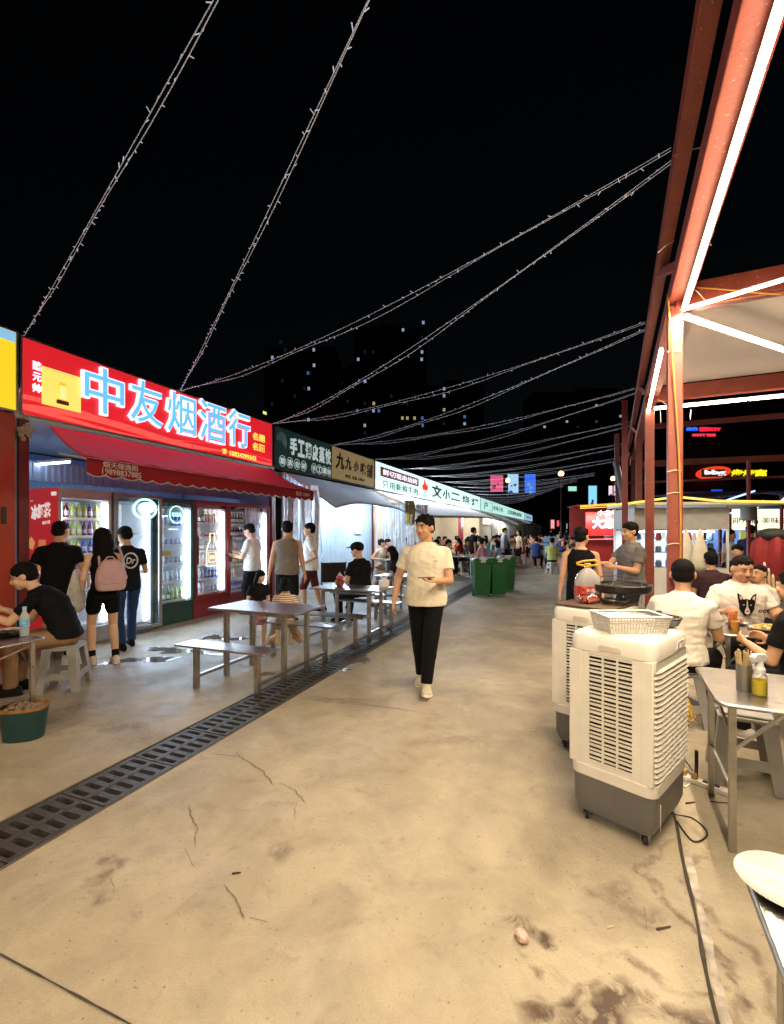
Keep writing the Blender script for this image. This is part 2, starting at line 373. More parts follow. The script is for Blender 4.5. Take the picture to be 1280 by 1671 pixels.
def strip(name, pts, wd, m, z=.004):
    pts = [V(p) for p in pts]; q = MB(); vs = []; random.seed(len(pts)*13+int(pts[0].x*100))
    for i, p in enumerate(pts):
        d = (pts[min(i+1, len(pts)-1)]-pts[max(0, i-1)]); d.z = 0; d.normalize(); nrm = V((-d.y, d.x, 0))
        w2 = wd*(.5 if 0 < i < len(pts)-1 else .15)*random.uniform(.6, 1.4)
        vs += [V((p.x, p.y, z))+nrm*w2, V((p.x, p.y, z))-nrm*w2]
    q.add(vs, [(2*i, 2*i+1, 2*i+3, 2*i+2) for i in range(len(pts)-1)])
    return tag(q.build(name, m), kind='structure')
crack_m = mat('crack_dirt', (.15, .105, .07), .95, var=.3, scale=40, bump=0)
joint_m = mat('joint_dirt', (.045, .036, .028), .95, var=.4, scale=30, bump=0)
def jag(pp, amp=2.0, n=7):
    out = []; random.seed(int(sum(a for a, b in pp)))
    for (x0, y0), (x1, y1) in zip(pp, pp[1:]):
        for k in range(n):
            f = k/n; out.append(G(x0+(x1-x0)*f+random.uniform(-amp, amp), y0+(y1-y0)*f+random.uniform(-amp, amp)*.6))
    out.append(G(*pp[-1])); return out
for pp, wd in (([(385, 1228), (398, 1240), (428, 1258), (446, 1282)], .007), ([(455, 1278), (480, 1290), (500, 1312)], .005), ([(483, 1312), (481, 1340)], .004),
           ([(308, 1315), (313, 1335), (321, 1350), (319, 1384)], .006), ([(368, 1445), (385, 1470), (398, 1502)], .005), ([(405, 1498), (438, 1507)], .004),
           ([(520, 1145), (575, 1150), (660, 1158)], .006), ([(182, 1432), (186, 1462)], .003), ([(1050, 1480), (1056, 1520)], .003), ([(348, 1232), (392, 1236)], .006), ([(302, 1385), (318, 1418)], .003)):
    strip('ground_crack', jag(pp), wd*.8, crack_m)
strip('ground_joint', [L(1.09, -2.5+.05*i) for i in range(80)], .007, joint_m)
strip('ground_joint', [L(3.9, -2.4+.2*i) for i in range(7)], .004, joint_m)
strip('ground_joint', [Rr(-1+.1*i, .304+.003*math.sin(i)) for i in range(60)], .014, joint_m)
strip('ground_joint', [Rr(-1+.04*i, .330) for i in range(95)], .030, mat('pale_mortar', (.40, .36, .31), .8, var=.5, scale=14), z=.003)

# ================================================================ LEFT STALL ROW (frame L)
FS = -6.3
def wall_l(t0, t1, z0, z1, s, m, name='wall', parent=None, th=.08, bevel=0):
    q = MB(); q.box(s-th, s, t0, t1, z0, z1); return q.build(name, m, parent, bevel)
def on_left(t, z, s=0): return XF((s, t, z), (0, 1, 0), (0, 0, 1))

blue_wall = mat('stall_inner_panel', (.30, .42, .60), .5, var=.08, scale=2)
def corrug(t0, t1, z0, z1, s, amp=.012, per=.09):
    pts = []; t = t0
    while t < t1:
        for dt, a_ in ((0, 0), (.35, 0), (.5, amp), (.85, amp)):
            tt = t+dt*per
            if tt <= t1: pts.append((s+a_, tt))
        t += per
    pts += [(s, t1), (s-.05, t1), (s-.05, t0)]
    q = MB(); q.prism([(x, y) for x, y in pts], 'z', z0, z1); return q
# --- liquor shop
T0, T1 = 3.61, 8.69
st = thing('stall_building', 'liquor stall with blue inner walls behind the row of lit drinks fridges', 'stall', L(0, 0), LA)
corrug(T0, T1, 0, 2.95, -8.9).build('back_wall', blue_wall, st)
for ya, yb in ((T0-.06, T0+.02), (T1-.02, T1+.06)): q = MB(); q.box(-8.85, FS-.02, ya, yb, 0, 2.98); q.build('side_wall', blue_wall, st)
q = MB(); q.box(-8.95, FS+.0, T0-.06, T1+.06, 2.98, 3.06); q.build('ceiling', white_m, st)
q = MB(); q.box(-8.85, FS, T0+.02, T1-.02, .0, .03); q.build('floor_slab', mat('stall_floor', (.3, .3, .3), .4), st)
for ya, yb in ((T0-.02, T0+.09), (T1-.06, T1+.05)): q = MB(); q.box(FS-.05, FS+.03, ya, yb, 0, 2.96); q.build('front_post', dark_red, st, .004)
corrug(T0+.1, T1-.07, 2.32, 2.6, -7.2).build('header_panel', blue_wall, st)
q = MB()
for k in range(26):                                          # carved corner bracket
    a_ = random.random()*6.28; r_ = random.random()*.10
    q.ell((FS+.06, T0+.03+math.cos(a_)*r_, 2.86+math.sin(a_)*r_*1.5), (.02, .03, .035), n=6, m=5)
q.build('carved_bracket', mat('carved_wood', (.42, .34, .22), .7, var=.3, scale=30), st, smooth=60)

def tube_light(label, p, d, ln, col=(225, 235, 255), e=18, grp=None):
    a_ = thing('tube_light', label, 'tube light', p, math.atan2(d[1], d[0]), grp)
    q = MB(); q.box(-ln/2, ln/2, -.02, .02, .012, .05); q.build('housing', white_m, a_)
    q = MB(); q.tube([(-ln/2+.01, 0, 0), (ln/2-.01, 0, 0)], .014, 8); q.build('tube', emis('tube_%d' % e, col, e), a_)
    return a_
tube_light('white tube light on the ceiling inside the liquor stall', L(4.35, -6.95, 2.55), (.93, -.367), .9, e=16)
# --- signs
def signboard(label, t0, t1, z0, z1, s=FS, col=(232, 38, 48), e=1.0, th=.18, grp=None, frame=steel_d, mname=None):
    o = thing('signboard', label, 'signboard', L(t0, s, z0), LA, grp); w_, h_ = t1-t0, z1-z0
    q = MB(); q.box(-th, 0, .01, w_-.01, .01, h_-.01); q.build('panel', emis(mname or 'signface_%d_%d_%d_%d' % (*col, int(e*100)), col, e), o)
    q = MB(); f_ = .025
    q.box(-th-.01, .012, 0, w_, 0, f_).box(-th-.01, .012, 0, w_, h_-f_, h_).box(-th-.01, .012, 0, f_, f_, h_-f_).box(-th-.01, .012, w_-f_, w_, f_, h_-f_); q.build('frame', frame, o)
    return o, w_, h_
def letter(o, body, t, z, w_, h_, m, dep=.012, bold=.02, shear=0, s=.001, name='lettering', lab=None, rot=0):
    X = XF((s, t, z), (0, math.cos(rot), math.sin(rot)), (0, -math.sin(rot), math.cos(rot)))
    return tag(text_mb(body, w_, h_, dep, bold, shear, X=X).build(name, m, o), lab)
redface = None
o, w_, h_ = signboard('long backlit red signboard with big blue characters over the liquor stall', T0, T1, 3.01, 3.99, col=(226, 34, 46), e=.85)
q = MB()                                                      # silk ribbon artwork along the foot of the sign
for k, (z_, a_, ph, tk) in enumerate(((.12, .05, 0, .05), (.17, .07, 1.2, .03), (.08, .04, 2.2, .04))):
    q.sheet(lambda u, v, z_=z_, a_=a_, ph=ph, tk=tk, k=k: (.002+.002*k, .03+u*(w_-.06), max(.03, z_+a_*math.sin(u*9+ph)*(1-.3*u)+(v-.5)*tk*(1+math.sin(u*5+ph)))), 60, 1)
q.build('ribbon_art', emis('ribbon', (250, 90, 80), .95), o)
wh = emis('letter_white', (245, 240, 255), 1.25); bl = emis('letter_blue', (104, 188, 250), 1.15)
def sx(px): return lt(px, FS)-T0
chars = [('中', 131, 200, 600, 678), ('友', 207, 263, 622, 694), ('烟', 268, 317, 642, 710), ('酒', 321, 366, 656, 722), ('行', 368, 406, 670, 730)]
for c_, xa, xb, ya, yb in chars:
    ta, tb = sx(xa), sx(xb); tm = (ta+tb)/2
    dx = ((xa+xb)/2-HX)/F; Y = FS/(dx*.93-.367); zt, zb = CH+(HY-ya)/F*Y-3.01, CH+(HY-yb)/F*Y-3.01
    letter(o, c_, tm, (zt+zb)/2, tb-ta, (zt-zb), wh, .05, .034 if c_ in '中友行' else .026, name='letter_outline')
    letter(o, c_, tm, (zt+zb)/2, (tb-ta)*.93, (zt-zb)*.94, bl, .012, .004, s=.052, name='letter_face')
ye = emis('letter_gold', (255, 215, 90), 1.1)
for i, (a_, b2) in enumerate((('名烟', .56), ('名酒', .35))): letter(o, a_, sx(422), b2+.02, .40, .16, ye, bold=.03)
letter(o, '☎', sx(366), .12, .12, .10, ye, bold=.01); letter(o, '18824299343', sx(397), .11, .80, .10, ye, bold=.02)
for i, c_ in enumerate('酩元帅'): letter(o, c_, sx(60), .66-i*.14, .10, .11, wh, bold=.02)
ta, tb = sx(68), sx(131)
q = MB(); q.box(.001, .012, ta, tb, .20, .68); q.build('picture', emis('pic_yellow', (255, 226, 110), 1.0), o)
tm = (ta+tb)/2; q = MB(); q.prism([(tm-.055, .30), (tm+.055, .30), (tm+.055, .50), (tm+.03, .54), (tm-.03, .54), (tm-.055, .50)], 'x', .013, .025); q.build('bottle_picture', emis('pic_gold', (250, 205, 70), .9), o)
q = MB(); q.box(.013, .03, tm-.075, tm+.075, .25, .30); q.build('stand_picture', mat('pic_brown', (.14, .07, .02), .5), o)
q = MB(); q.box(.026, .03, tm-.045, tm+.045, .32, .49); q.build('bottle_picture', emis('pic_pale', (255, 240, 150), 1.0), o)

o, w_, h_ = signboard('yellow backlit signboard with a red square cut off by the left edge of the picture', .6, T0-.02, 3.03, 4.02, col=(250, 212, 40), e=.95, mname='yellow_sign')
q = MB(); q.box(.001, .012, w_-1.35, w_-.22, .34, .80); q.build('red_panel', emis('redpanel', (215, 40, 35), .9), o)
for i, c_ in enumerate('烟酒'): letter(o, c_, w_-.85+i*.42, .55, .34, .34, wh, s=.013, bold=.03)
q = MB(); q.box(.001, .01, .03, w_-.03, .84, h_-.03); q.build('blue_band', emis('pale_blue_band', (140, 200, 235), .9), o)

G0, G1 = lt(447, FS), lt(540, FS); N0, N1 = G1+.02, lt(611, FS)
o, w_, h_ = signboard('dark green unlit signboard with pale characters between the red and the tan signs', G0, G1, 3.02, 3.98, col=(30, 62, 62), e=.35, mname='green_sign')  # no lamp behind it: face and letters carry a faint painted glow
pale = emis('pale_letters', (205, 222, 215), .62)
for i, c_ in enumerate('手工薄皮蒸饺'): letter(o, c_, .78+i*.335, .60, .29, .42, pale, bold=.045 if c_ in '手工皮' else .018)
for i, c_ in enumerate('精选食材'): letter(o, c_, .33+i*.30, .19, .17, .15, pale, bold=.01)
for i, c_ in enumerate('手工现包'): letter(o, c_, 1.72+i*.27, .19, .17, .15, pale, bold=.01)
q = MB()
for tt in [.33+i*.30 for i in range(4)]+[1.72+i*.27 for i in range(4)]:
    q.tube([(.004, tt+.125*math.cos(a_), .19+.125*math.sin(a_)) for a_ in [k*math.pi/10 for k in range(21)]], .006, 4)
q.build('ring_marks', pale, o)
q = MB()
for k in range(5): q.tube([(.004, .30+(.05+.035*k)*math.cos(a_), .62+(.05+.035*k)*1.2*math.sin(a_)) for a_ in [j*math.pi/7-.6 for j in range(9)]], .007, 4)
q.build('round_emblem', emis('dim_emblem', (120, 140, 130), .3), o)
o, w_, h_ = signboard('tan unlit signboard with dark brush characters between the green and the white signs', N0, N1, 3.04, 3.98, col=(170, 146, 98), e=.45, mname='tan_sign')  # unlit too, its face brightened by a weak glow
ink = mat('sign_ink', (.02, .03, .045), .5, var=0, bump=0)
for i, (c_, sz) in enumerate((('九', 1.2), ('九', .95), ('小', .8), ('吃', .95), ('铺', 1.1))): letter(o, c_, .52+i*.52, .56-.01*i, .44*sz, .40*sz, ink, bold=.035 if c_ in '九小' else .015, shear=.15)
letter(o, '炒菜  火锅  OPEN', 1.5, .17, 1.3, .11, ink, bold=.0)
S0 = N1+.05; S1 = lt(738, FS); S2 = lt(811, FS); S3 = lt(856, FS); S4 = lt(868, FS)
lg = (214, 250, 240)
o, w_, h_ = signboard('bright white backlit signboard with a red flame and dark characters over the barbecue stall', S0, S0+18.6, 3.0, 3.98, col=lg, e=1.15)
dk = mat('sign_green_ink', (.01, .05, .045), .5, var=0, bump=0); brn = emis('sign_maroon', (110, 40, 50), .7)
def so(px): return lt(px, FS)-S0
q = MB(); q.box(.001, .01, so(621), so(683), .50, .83); q.build('maroon_box', brn, o)
letter(o, '鲜切现串烧烤', (so(624)+so(681))/2, .665, so(681)-so(625), .22, wh, s=.011, bold=.004)
letter(o, '只用新鲜牛肉', (so(624)+so(682))/2, .25, so(682)-so(624), .27, dk, bold=.008)
tm = so(694); q = MB(); q.prism([(tm-.35, .42), (tm-.42, .58), (tm-.30, .70), (tm-.22, .60), (tm-.10, .92), (tm+.14, .70), (tm+.20, .60), (tm+.34, .74), (tm+.42, .55), (tm+.30, .42)], 'x', .001, .012); q.build('flame_emblem', emis('flame_red', (225, 55, 45), .95), o)
q = MB()
for k in range(5): q.box(.001, .01, tm-.45+.08*k, tm+.45-.08*k, .12+.06*k, .14+.06*k)
q.build('grill_emblem', dk, o)
for c_, xa, xb, h2 in (('文', 704, 722, .62), ('小', 722, 735, .50), ('二', 735, 752, .42), ('烧', 754, 767, .52), ('烤', 769, 782, .56)):
    letter(o, c_, (so(xa)+so(xb))/2, .50, (so(xb)-so(xa))*.9, h2, dk, bold=.03 if c_ in '文小二' else .008)
a0 = S0+18.7; a1 = S3
o, w_, h_ = signboard('pale lit signboard with small dark characters beyond the barbecue stall sign', a0, a1, 3.0, 3.98, col=(188, 238, 228), e=1.0)
ww = w_
letter(o, '户', ww*.07, .5, ww*.05, .6, dk, bold=.01); letter(o, '本味小馆', ww*.27, .5, ww*.18, .40, dk, bold=.0); letter(o, '正宗湘味家常菜', ww*.68, .5, ww*.42, .45, dk, bold=.02)
q = MB()
for zz in (.2, .8): q.box(.001, .008, ww*.12, ww*.17, zz-.012, zz+.012)
q.box(.001, .008, ww*.165, ww*.17, .2, .8); q.build('frame_art', dk, o)
a2 = lt(869, FS)
o, w_, h_ = signboard('farthest pale blue lit signboard at the end of the stall row', a1+.15, a2, 3.0, 3.98, col=(150, 205, 225), e=.9)
letter(o, '夜市小吃', w_*.5, .5, w_*.6, .4, dk, bold=.0)
area('sign_glow', L(6.1, FS+.12, 3.5), 5.0, .9, 26, (1, .28, .40), (R(55), 0, LA-R(90)))
area('sign_glow', L(22, FS+.12, 3.5), 15.0, .9, 950, (.86, .93, 1), (R(55), 0, LA-R(90)))

# --- stall buildings further on
def stall(label, t0, t1, m_front, m_in=cream, front=True):
    o = thing('stall_building', label, 'stall', L(0, 0), LA)
    q = MB(); q.box(-9.2, FS-.2, t0, t1, 2.9, 2.98); q.build('roof', white_m, o)
    for ya, yb in ((t0, t0+.05), (t1-.05, t1)): q = MB(); q.box(-9.2, FS-.06, ya, yb, 0, 2.9); q.build('side_wall', m_in, o)
    q = MB(); q.box(-9.25, -9.2, t0, t1, 0, 2.95); q.build('back_wall', m_in, o)
    return o
o = stall('stall with a shut pale blue corrugated front beside the red awning', G0+.1, N1, None)
cw = mat('corrugated_front', (.62, .74, .84), .45, var=.04, scale=3)
corrug(G0+.35, N1-.25, 0, 2.95, FS+.02, .02, .16).build('front_wall', cw, o)
q = MB(); q.box(FS, FS+.07, N1-.24, N1-.14, 0, 2.9); q.build('door_frame', dark_red, o)
q = MB(); q.cbox((FS+.07, N1-1.4, 1.55), (.05, .45, .10)); q.build('wall_vent', white_m, o)
o = stall('barbecue stall with cream inner walls behind the crowded tables', S0, S0+18.6, cream)
corrug(S0+.1, S0+5.5, 0, 2.9, FS-1.6, .01, .5).build('inner_wall', cream, o)
q = MB(); q.cbox((FS-1.53, S0+3.0, 1.75), (.03, .55, 1.3)); q.build('notice_board', mat('board_grey', (.22, .22, .2), .5, var=.5, scale=14), o)
q = MB(); q.box(FS-.05, FS+.12, lt(751, FS)-.25, lt(751, FS)+.35, 0, 3.0); q.build('column', mat('red_column', (.30, .02, .02), .4), o)
q = MB(); q.box(FS-1.7, FS-1.6, S0+6, S0+16, 0, 1.0); q.build('counter', steel, o)
o = stall('last stall with a lit cream menu band over its counter', a0, a1, cream)
corrug(a0+.1, a1-6, 0, 2.9, FS-1.5, .01, .5).build('inner_wall', cream, o)
q = MB(); q.box(FS-.02, FS+.03, a0+1, a1-7, 2.1, 2.75); q.build('menu_board', emis('menu_glow', (255, 240, 205), 1.3), o)
letter(o, '烤生蚝 炒粉 凉面 小龙虾', (a0+a1-6)/2, 2.42, 9, .35, mat('menu_red', (.45, .1, .03), .5), s=FS+.032, bold=.01)
q = MB(); q.box(FS-.02, FS+.04, a0+1, a1-7, 0, .95); q.build('counter', mat('lit_counter', (.6, .5, .35), .5), o)
# neighbour stall at the very left: red frame only
o = thing('stall_building', 'stall with orange red door frame at the left edge of the picture', 'stall', L(0, 0), LA)
for ya, yb in ((T0-.42, T0-.07), (1.2, T0-.75)): q = MB(); q.box(FS-.06, FS+.04, ya, yb, 0, 3.0); q.build('front_panel', mat('orange_red_panel', (.42, .05, .02), .35, var=.12, scale=5), o, .01)
q = MB(); q.box(FS-.08, FS, T0-.75, T0-.42, 0, 3.0); q.build('door', mat('door_red', (.16, .018, .012), .3), o)
q = MB(); q.box(FS+.04, FS+.055, T0-.22, T0-.17, 1.68, 1.88); q.build('lock', black, o)
for ya, yb, za in ((.6, .7, 0), (T0-.15, T0-.08, 0), (.7, T0-.15, 2.9)): q = MB(); q.box(-9, FS-.09, ya, yb, za, 3.0); q.build('wall', dark_red, o)

# --- red awning
aw = thing('awning', 'wide red fabric awning with scalloped valance over the drinks fridges', 'awning', L(0, 0), LA)
rf = mat('awning_red', lin((200, 10, 58)), .7, var=.08, scale=3, bump=.12, bscale=6); 
A0, A1 = T0+.0, 8.45
q = MB(); q.sheet(lambda u, v: (FS+.1+1.10*v, A0+.28+(A1-A0-.28)*u-(.30*v*(1-u)), 2.93-.51*v-.05*math.sin(math.pi*v)+.012*math.sin(u*70)*v), 90, 8); q.build('canopy', rf, aw, thick=.006, smooth=60)
def val(u, v):
    t = A0+(A1-A0)*u; sc = .035*abs(math.sin(u*math.pi*22))
    return (FS+1.21+.015*math.sin(u*60)*v, t-.02*(1-u), 2.42-(.17+sc)*v)
q = MB(); q.sheet(val, 264, 3); q.build('valance', mat('valance_red', lin((150, 14, 30)), .75, var=.1, scale=5), aw, thick=.004, smooth=60)
q = MB(); q.tube([(val(i/264, 1)[0]+.004, val(i/264, 1)[1], val(i/264, 1)[2]) for i in range(265)], .006, 4); q.build('piping', mat('piping_white', (.75, .7, .7), .6), aw)
q = MB(); q.bar((FS+1.19, A0, 2.41), (FS+1.19, A1, 2.41), .03); 
for t in (A0+.4, 6.0, A1-.2): q.bar((FS+.1, t, 2.6), (FS+1.18, t, 2.40), .025)
q.build('awning_frame', white_m, aw)
pk = mat('valance_print', (.75, .55, .55), .6, var=0, bump=0)
letter(aw, '烟天缘逸阳', 3.95+.05, 2.37, .46, .075, pk, .004, .01, s=FS+1.226); letter(aw, '19898837885', 4.02, 2.29, .52, .07, pk, .004, .01, s=FS+1.228)
letter(aw, '烟酒 13874', A1-.45, 2.33, .5, .09, pk, .004, .005, s=FS+1.228)

# --- white tarpaulin canopies
def tarp_canopy(label, t0, t1, s1, z1, bulge, seed=0, z0=2.99):
    o = thing('tarpaulin_canopy', label, 'canopy', L(0, 0), LA, None)
    def fn(u, v):
        arch = math.sin(math.pi*u)
        return (FS+.08+(s1-FS)*v, t0+(t1-t0)*u, z0-.05+(z1-z0)*v+bulge*arch*math.sin(math.pi*v*.62)+.03*math.sin(9*u+seed)*v-.05*v*v*(1-arch))
    q = MB(); q.sheet(fn, 48, 12); q.build('sheet', tarp, o, thick=.008, smooth=70)
    q = MB()
    q.tube([fn(u/48, 1) for u in range(49)], .014, 6)
    for u in (0, 1): q.tube([fn(u, v/8) for v in range(9)], .012, 6)
    q.build('rib', steel_d, o)
    return o, fn
c1, f1 = tarp_canopy('small arched white tarpaulin canopy beside the red awning', G0+.25, N1-.6, -4.95, 2.20, .16)
c2, f2 = tarp_canopy('long white tarpaulin canopy in front of the barbecue stall', N1-.4, S0+19, -4.35, 2.08, .22, 2)
c3, f3 = tarp_canopy('farthest white tarpaulin canopy with rounded end of the stall row', S0+19.3, a1+4, -4.1, 1.98, .35, 5)
# strip curtains and tied cloths
def curtain(label, t0, t1, s0, s1, z0, z1, n, cols, cat='strip curtain', wd=.03, seed=1, tang=0):
    random.seed(seed); o = thing('strip_curtain', label, cat, L(0, 0), LA)
    for ci, m in enumerate(cols):
        q = MB()
        for k in range(n):
            u = random.random(); t = t0+(t1-t0)*u; s = s0+(s1-s0)*u+random.uniform(-.06, .06); zz = z0+random.uniform(0, .15)*(z1-z0)
            w2 = wd*random.uniform(.4, 1.3); ph = random.random()*6; a_ = random.uniform(-.06, .06)
            ds, dt = (s1-s0), (t1-t0); ln = math.hypot(ds, dt); ds /= ln; dt /= ln
            q.sheet(lambda uu, v: (s+ds*(uu-.5)*w2+.03*math.sin(v*5+ph)+tang*math.sin(v*9+ph)*.08, t+dt*(uu-.5)*w2+a_*v*1.2, z1+(zz-z1)*v), 1, 7)
        q.build('strips', m, o)
    return o
cl = mat('clear_strip', (.62, .68, .74), .25, var=.1, alpha=.6); cl2 = mat('silver_strip', (.75, .77, .8), .3, var=.2)
brc = mat('tan_cloth', (.25, .21, .16), .85, var=.3, scale=10); yel = mat('yellow_strip', (.50, .36, .08), .6, var=.3)
curtain('clear and silver strip curtain hanging between the two white canopies', N1-.3, N1+.2, -6.1, -4.5, .35, 2.45, 70, (cl, cl2))
curtain('tan rags tied to the corner pole of the long canopy', N1-.5, N1-.35, -5.0, -4.75, 1.75, 2.55, 12, (brc, yel), cat='rags', tang=.2, wd=.05)
curtain('grey brown cloth strips hanging beside the red awning', G0+.15, G0+.2, -6.1, -5.2, 1.1, 2.6, 12, (brc, cl2), cat='hanging cloth', tang=.12, wd=.08)
curtain('clear strip curtain hanging in front of the pale blue stall wall', G0+.5, G0+.6, -6.1, -5.5, 1.0, 2.6, 12, (cl,), seed=5)
curtain('silver and yellow strip curtain at the end of the cream stall', S0+21, S0+26, -6.0, -4.6, .6, 2.35, 60, (cl, cl2, yel), wd=.10, seed=3)
curtain('pale strip curtain under the farthest canopy', a1-3, a1+2, -6.0, -4.3, .5, 2.3, 60, (cl, cl2), wd=.12, seed=4)

# tube lights of the stalls, plus point lights added to brighten the canopies
tube_light('bluish tube light under the small white canopy', L(11.4, -5.75, 2.62), (.367, .93), 1.6, e=14)
bulb('stall_lamp', L(10.6, -5.5, 2.2), 110, (.62, .80, 1)); bulb('stall_lamp', L(12.6, -5.5, 2.2), 110, (.62, .80, 1))
for i, (t, nm) in enumerate(((17, 'nearest'), (22.5, 'middle'), (29, 'farthest'))):
    tube_light('white tube light under the long canopy, %s of three' % nm, L(t, -5.4, 2.55), (.367, .93), 1.8, e=14, grp='tube lights under the long canopy')
    bulb('stall_lamp', L(t, -5.4, 2.25), 150, (.90, .93, 1)); bulb('stall_lamp', L(t+2.5, -7.0, 2.3), 80, (1, .90, .72))
bulb('stall_lamp', L(37, -5.2, 2.3), 240, (.9, .93, 1)); bulb('stall_lamp', L(46, -5.0, 2.2), 260, (.85, .9, 1))
area('stall_lamp', L(5.8, -7.6, 2.7), 4.2, .5, 32, (.60, .76, 1), (0, 0, LA+R(90)))
# ================================================================ DRINKS FRIDGES
def bottle_proto(name, label, rgb, cap, kind):
    o = thing(name, label, 'bottle' if kind != 'can' else 'can', (0, 0, -50))
    liq = mat('drink_%d_%d_%d' % rgb, lin(rgb), .12, var=.1, bump=0, coat=.6, scale=20)
    q = MB()
    if kind == 'can': q.lathe([(.024, 0), (.031, .006), (.031, .115), (.026, .125)], 12)
    elif kind == 'glass': q.lathe([(.028, 0), (.031, .008), (.031, .13), (.014, .19), (.013, .24)], 12)
    else: q.lathe([(.028, 0), (.032, .01), (.030, .06), (.032, .13), (.026, .165), (.012, .195), (.012, .205)], 12)
    q.build('body', liq, o, smooth=50)
    if kind != 'can':
        z = .24 if kind == 'glass' else .205
        q = MB(); q.lathe([(.014, z), (.0145, z+.018), (.010, z+.020)], 10); q.build('cap', mat('cap_%d_%d_%d' % cap, lin(cap), .4, var=0, bump=0), o)
    q = MB(); q.lathe([(.0325, .055), (.0328, .056), (.0328, .118), (.0325, .119)], 12)
    q.build('paper_label', mat('lab_%d_%d_%d' % cap, tuple(.35+.5*c for c in lin(cap)), .5, var=.7, bump=0, scale=45), o)
    return o
KD = {'green tea': bottle_proto('drink_bottle', '', (150, 170, 60), (90, 140, 50), 'pet'), 'dark cola': bottle_proto('drink_bottle', '', (45, 14, 10), (170, 20, 20), 'pet'),
      'blue': bottle_proto('drink_bottle', '', (20, 70, 180), (25, 50, 150), 'pet'), 'clear water': bottle_proto('drink_bottle', '', (190, 205, 215), (60, 130, 200), 'pet'),
      'orange': bottle_proto('drink_bottle', '', (220, 130, 30), (230, 110, 20), 'pet'), 'milky': bottle_proto('drink_bottle', '', (215, 205, 175), (190, 60, 90), 'pet'),
      'purple': bottle_proto('drink_bottle', '', (80, 30, 110), (90, 40, 130), 'pet'), 'green beer': bottle_proto('beer_bottle', '', (10, 80, 30), (190, 190, 190), 'glass'),
      'brown beer': bottle_proto('beer_bottle', '', (75, 38, 12), (200, 170, 60), 'glass'), 'silver can': bottle_proto('drink_can', '', (170, 180, 190), (40, 80, 160), 'can'), 'red can': bottle_proto('drink_can', '', (170, 20, 25), (180, 30, 30), 'can')}
for k_, o_ in KD.items(): o_['_p'] = 1
USED = set(); nb = 0
CATN = lambda k: 'can' if 'can' in k else 'bottle'
def put_bottle(kind, p, rz, label, grp):
    global nb
    pr = KD[kind]; nb += 1
    if kind not in USED:
        USED.add(kind); pr.location = p; pr.rotation_euler = (0, 0, rz); pr['label'] = label; pr['group'] = grp; return pr
    return copy_tree(pr, p, rz, label, grp)
gasket = rubber
def fridge(nm, label, t0, t1, z1, body, depth=.68, n_sh=5, door=True, led=(215, 232, 255), le=11, rows=None, base=.32, grp=None, door_open=0, backc=(.5, .55, .6), zin=None, sideart=None, sp=.085, cat='fridge', header=.14):
    o = thing('drinks_fridge', label, cat, L(t0, FS+.03), LA, grp); w_ = t1-t0; e = .035
    m_in = mat('fridge_liner', (.68, .71, .74), .4, var=.05)
    q = MB(); q.box(-depth, 0, 0, e, .04, z1).box(-depth, 0, w_-e, w_, .04, z1).box(-depth, -depth+.03, e, w_-e, .04, z1).box(-depth+.03, 0, e, w_-e, z1-header, z1)
    q.build('cabinet', body, o, .006)
    q = MB(); q.box(-depth+.03, 0, e, w_-e, .04, base); q.build('base_panel', body, o, .005)
    q = MB(); q.box(-depth+.031, -depth+.04, e+.001, w_-e-.001, base+.001, z1-header-.001).box(-depth+.04, -.005, e+.001, e+.008, base+.001, z1-header-.001).box(-depth+.04, -.005, w_-e-.008, w_-e-.001, base+.001, z1-header-.001); q.build('liner', m_in, o)
    zs = [base+.02+(z1-header-base-.05)*k/n_sh for k in range(n_sh)]
    for z in zs:
        q = MB(); q.box(-depth+.04, -.09, e+.01, w_-e-.01, z-.006, z)
        q.box(-.09, -.085, e+.01, w_-e-.01, z-.006, z+.03); q.build('shelf', mat('shelf_white', (.7, .72, .75), .4, var=0), o)
    em = emis('fridge_led_%d_%d' % (led[0], le*10), led, le)
    for yy in (e+.022, w_-e-.022):
        q = MB(); q.box(-.06, -.035, yy-.008, yy+.008, base+.06, z1-header-.05); q.build('light_strip', em, o)
    for yy in (e+.03, w_-e-.03):                              # the strips' own light, thrown into the cabinet
        p_ = V(o.location)+V((-.075*.930+yy*.367, .075*.367+yy*.930, (base+z1-header)/2)); area('fridge_strip_light', p_, .03, z1-header-base-.1, le*.62, (.86, .93, 1), (R(90), 0, LA+R(90)))
    for yy in (.08, w_-.08):
        q = MB(); q.cbox((-.06, yy, .02), (.05, .04, .04)); q.build('foot', black, o)
    return o, w_, zs
def fdoor(o, w_, z1, base, m, ang=0, header=.03, hl=True, logo=None):
    d = bpy.data.objects.new('door', None); link(d, o); d.location = (0.005, 0 if ang <= 0 else w_, 0); d.rotation_euler = (0, 0, ang)
    s_ = 1
    q = MB(); f = .05; z0 = base-.03; zt = z1-header
    Y0, Y1 = (.0, w_) if ang <= 0 else (-w_, 0)
    q.box(0, .04, Y0, Y1, z0, z0+f).box(0, .04, Y0, Y1, zt-f, zt).box(0, .04, Y0, Y0+f, z0+f, zt-f).box(0, .04, Y1-f, Y1, z0+f, zt-f)
    q.build('door_frame', m, d, .004)
    q = MB(); q.box(.016, .022, Y0+f, Y1-f, z0+f, zt-f); q.build('glass_pane', GL, d)
    q = MB(); hy = Y0+.03; q.bar((.07, hy, 1.0), (.07, hy, 1.5), .022).bar((.04, hy, 1.03), (.07, hy, 1.03), .016).bar((.04, hy, 1.47), (.07, hy, 1.47), .016); q.build('handle', black, d)
    return d
grn = mat('fridge_dark_green', (.012, .045, .035), .4, var=.1); redf = mat('fridge_red', (.20, .012, .012), .35, var=.1); greyf = mat('fridge_grey', (.20, .21, .22), .4, var=.1)
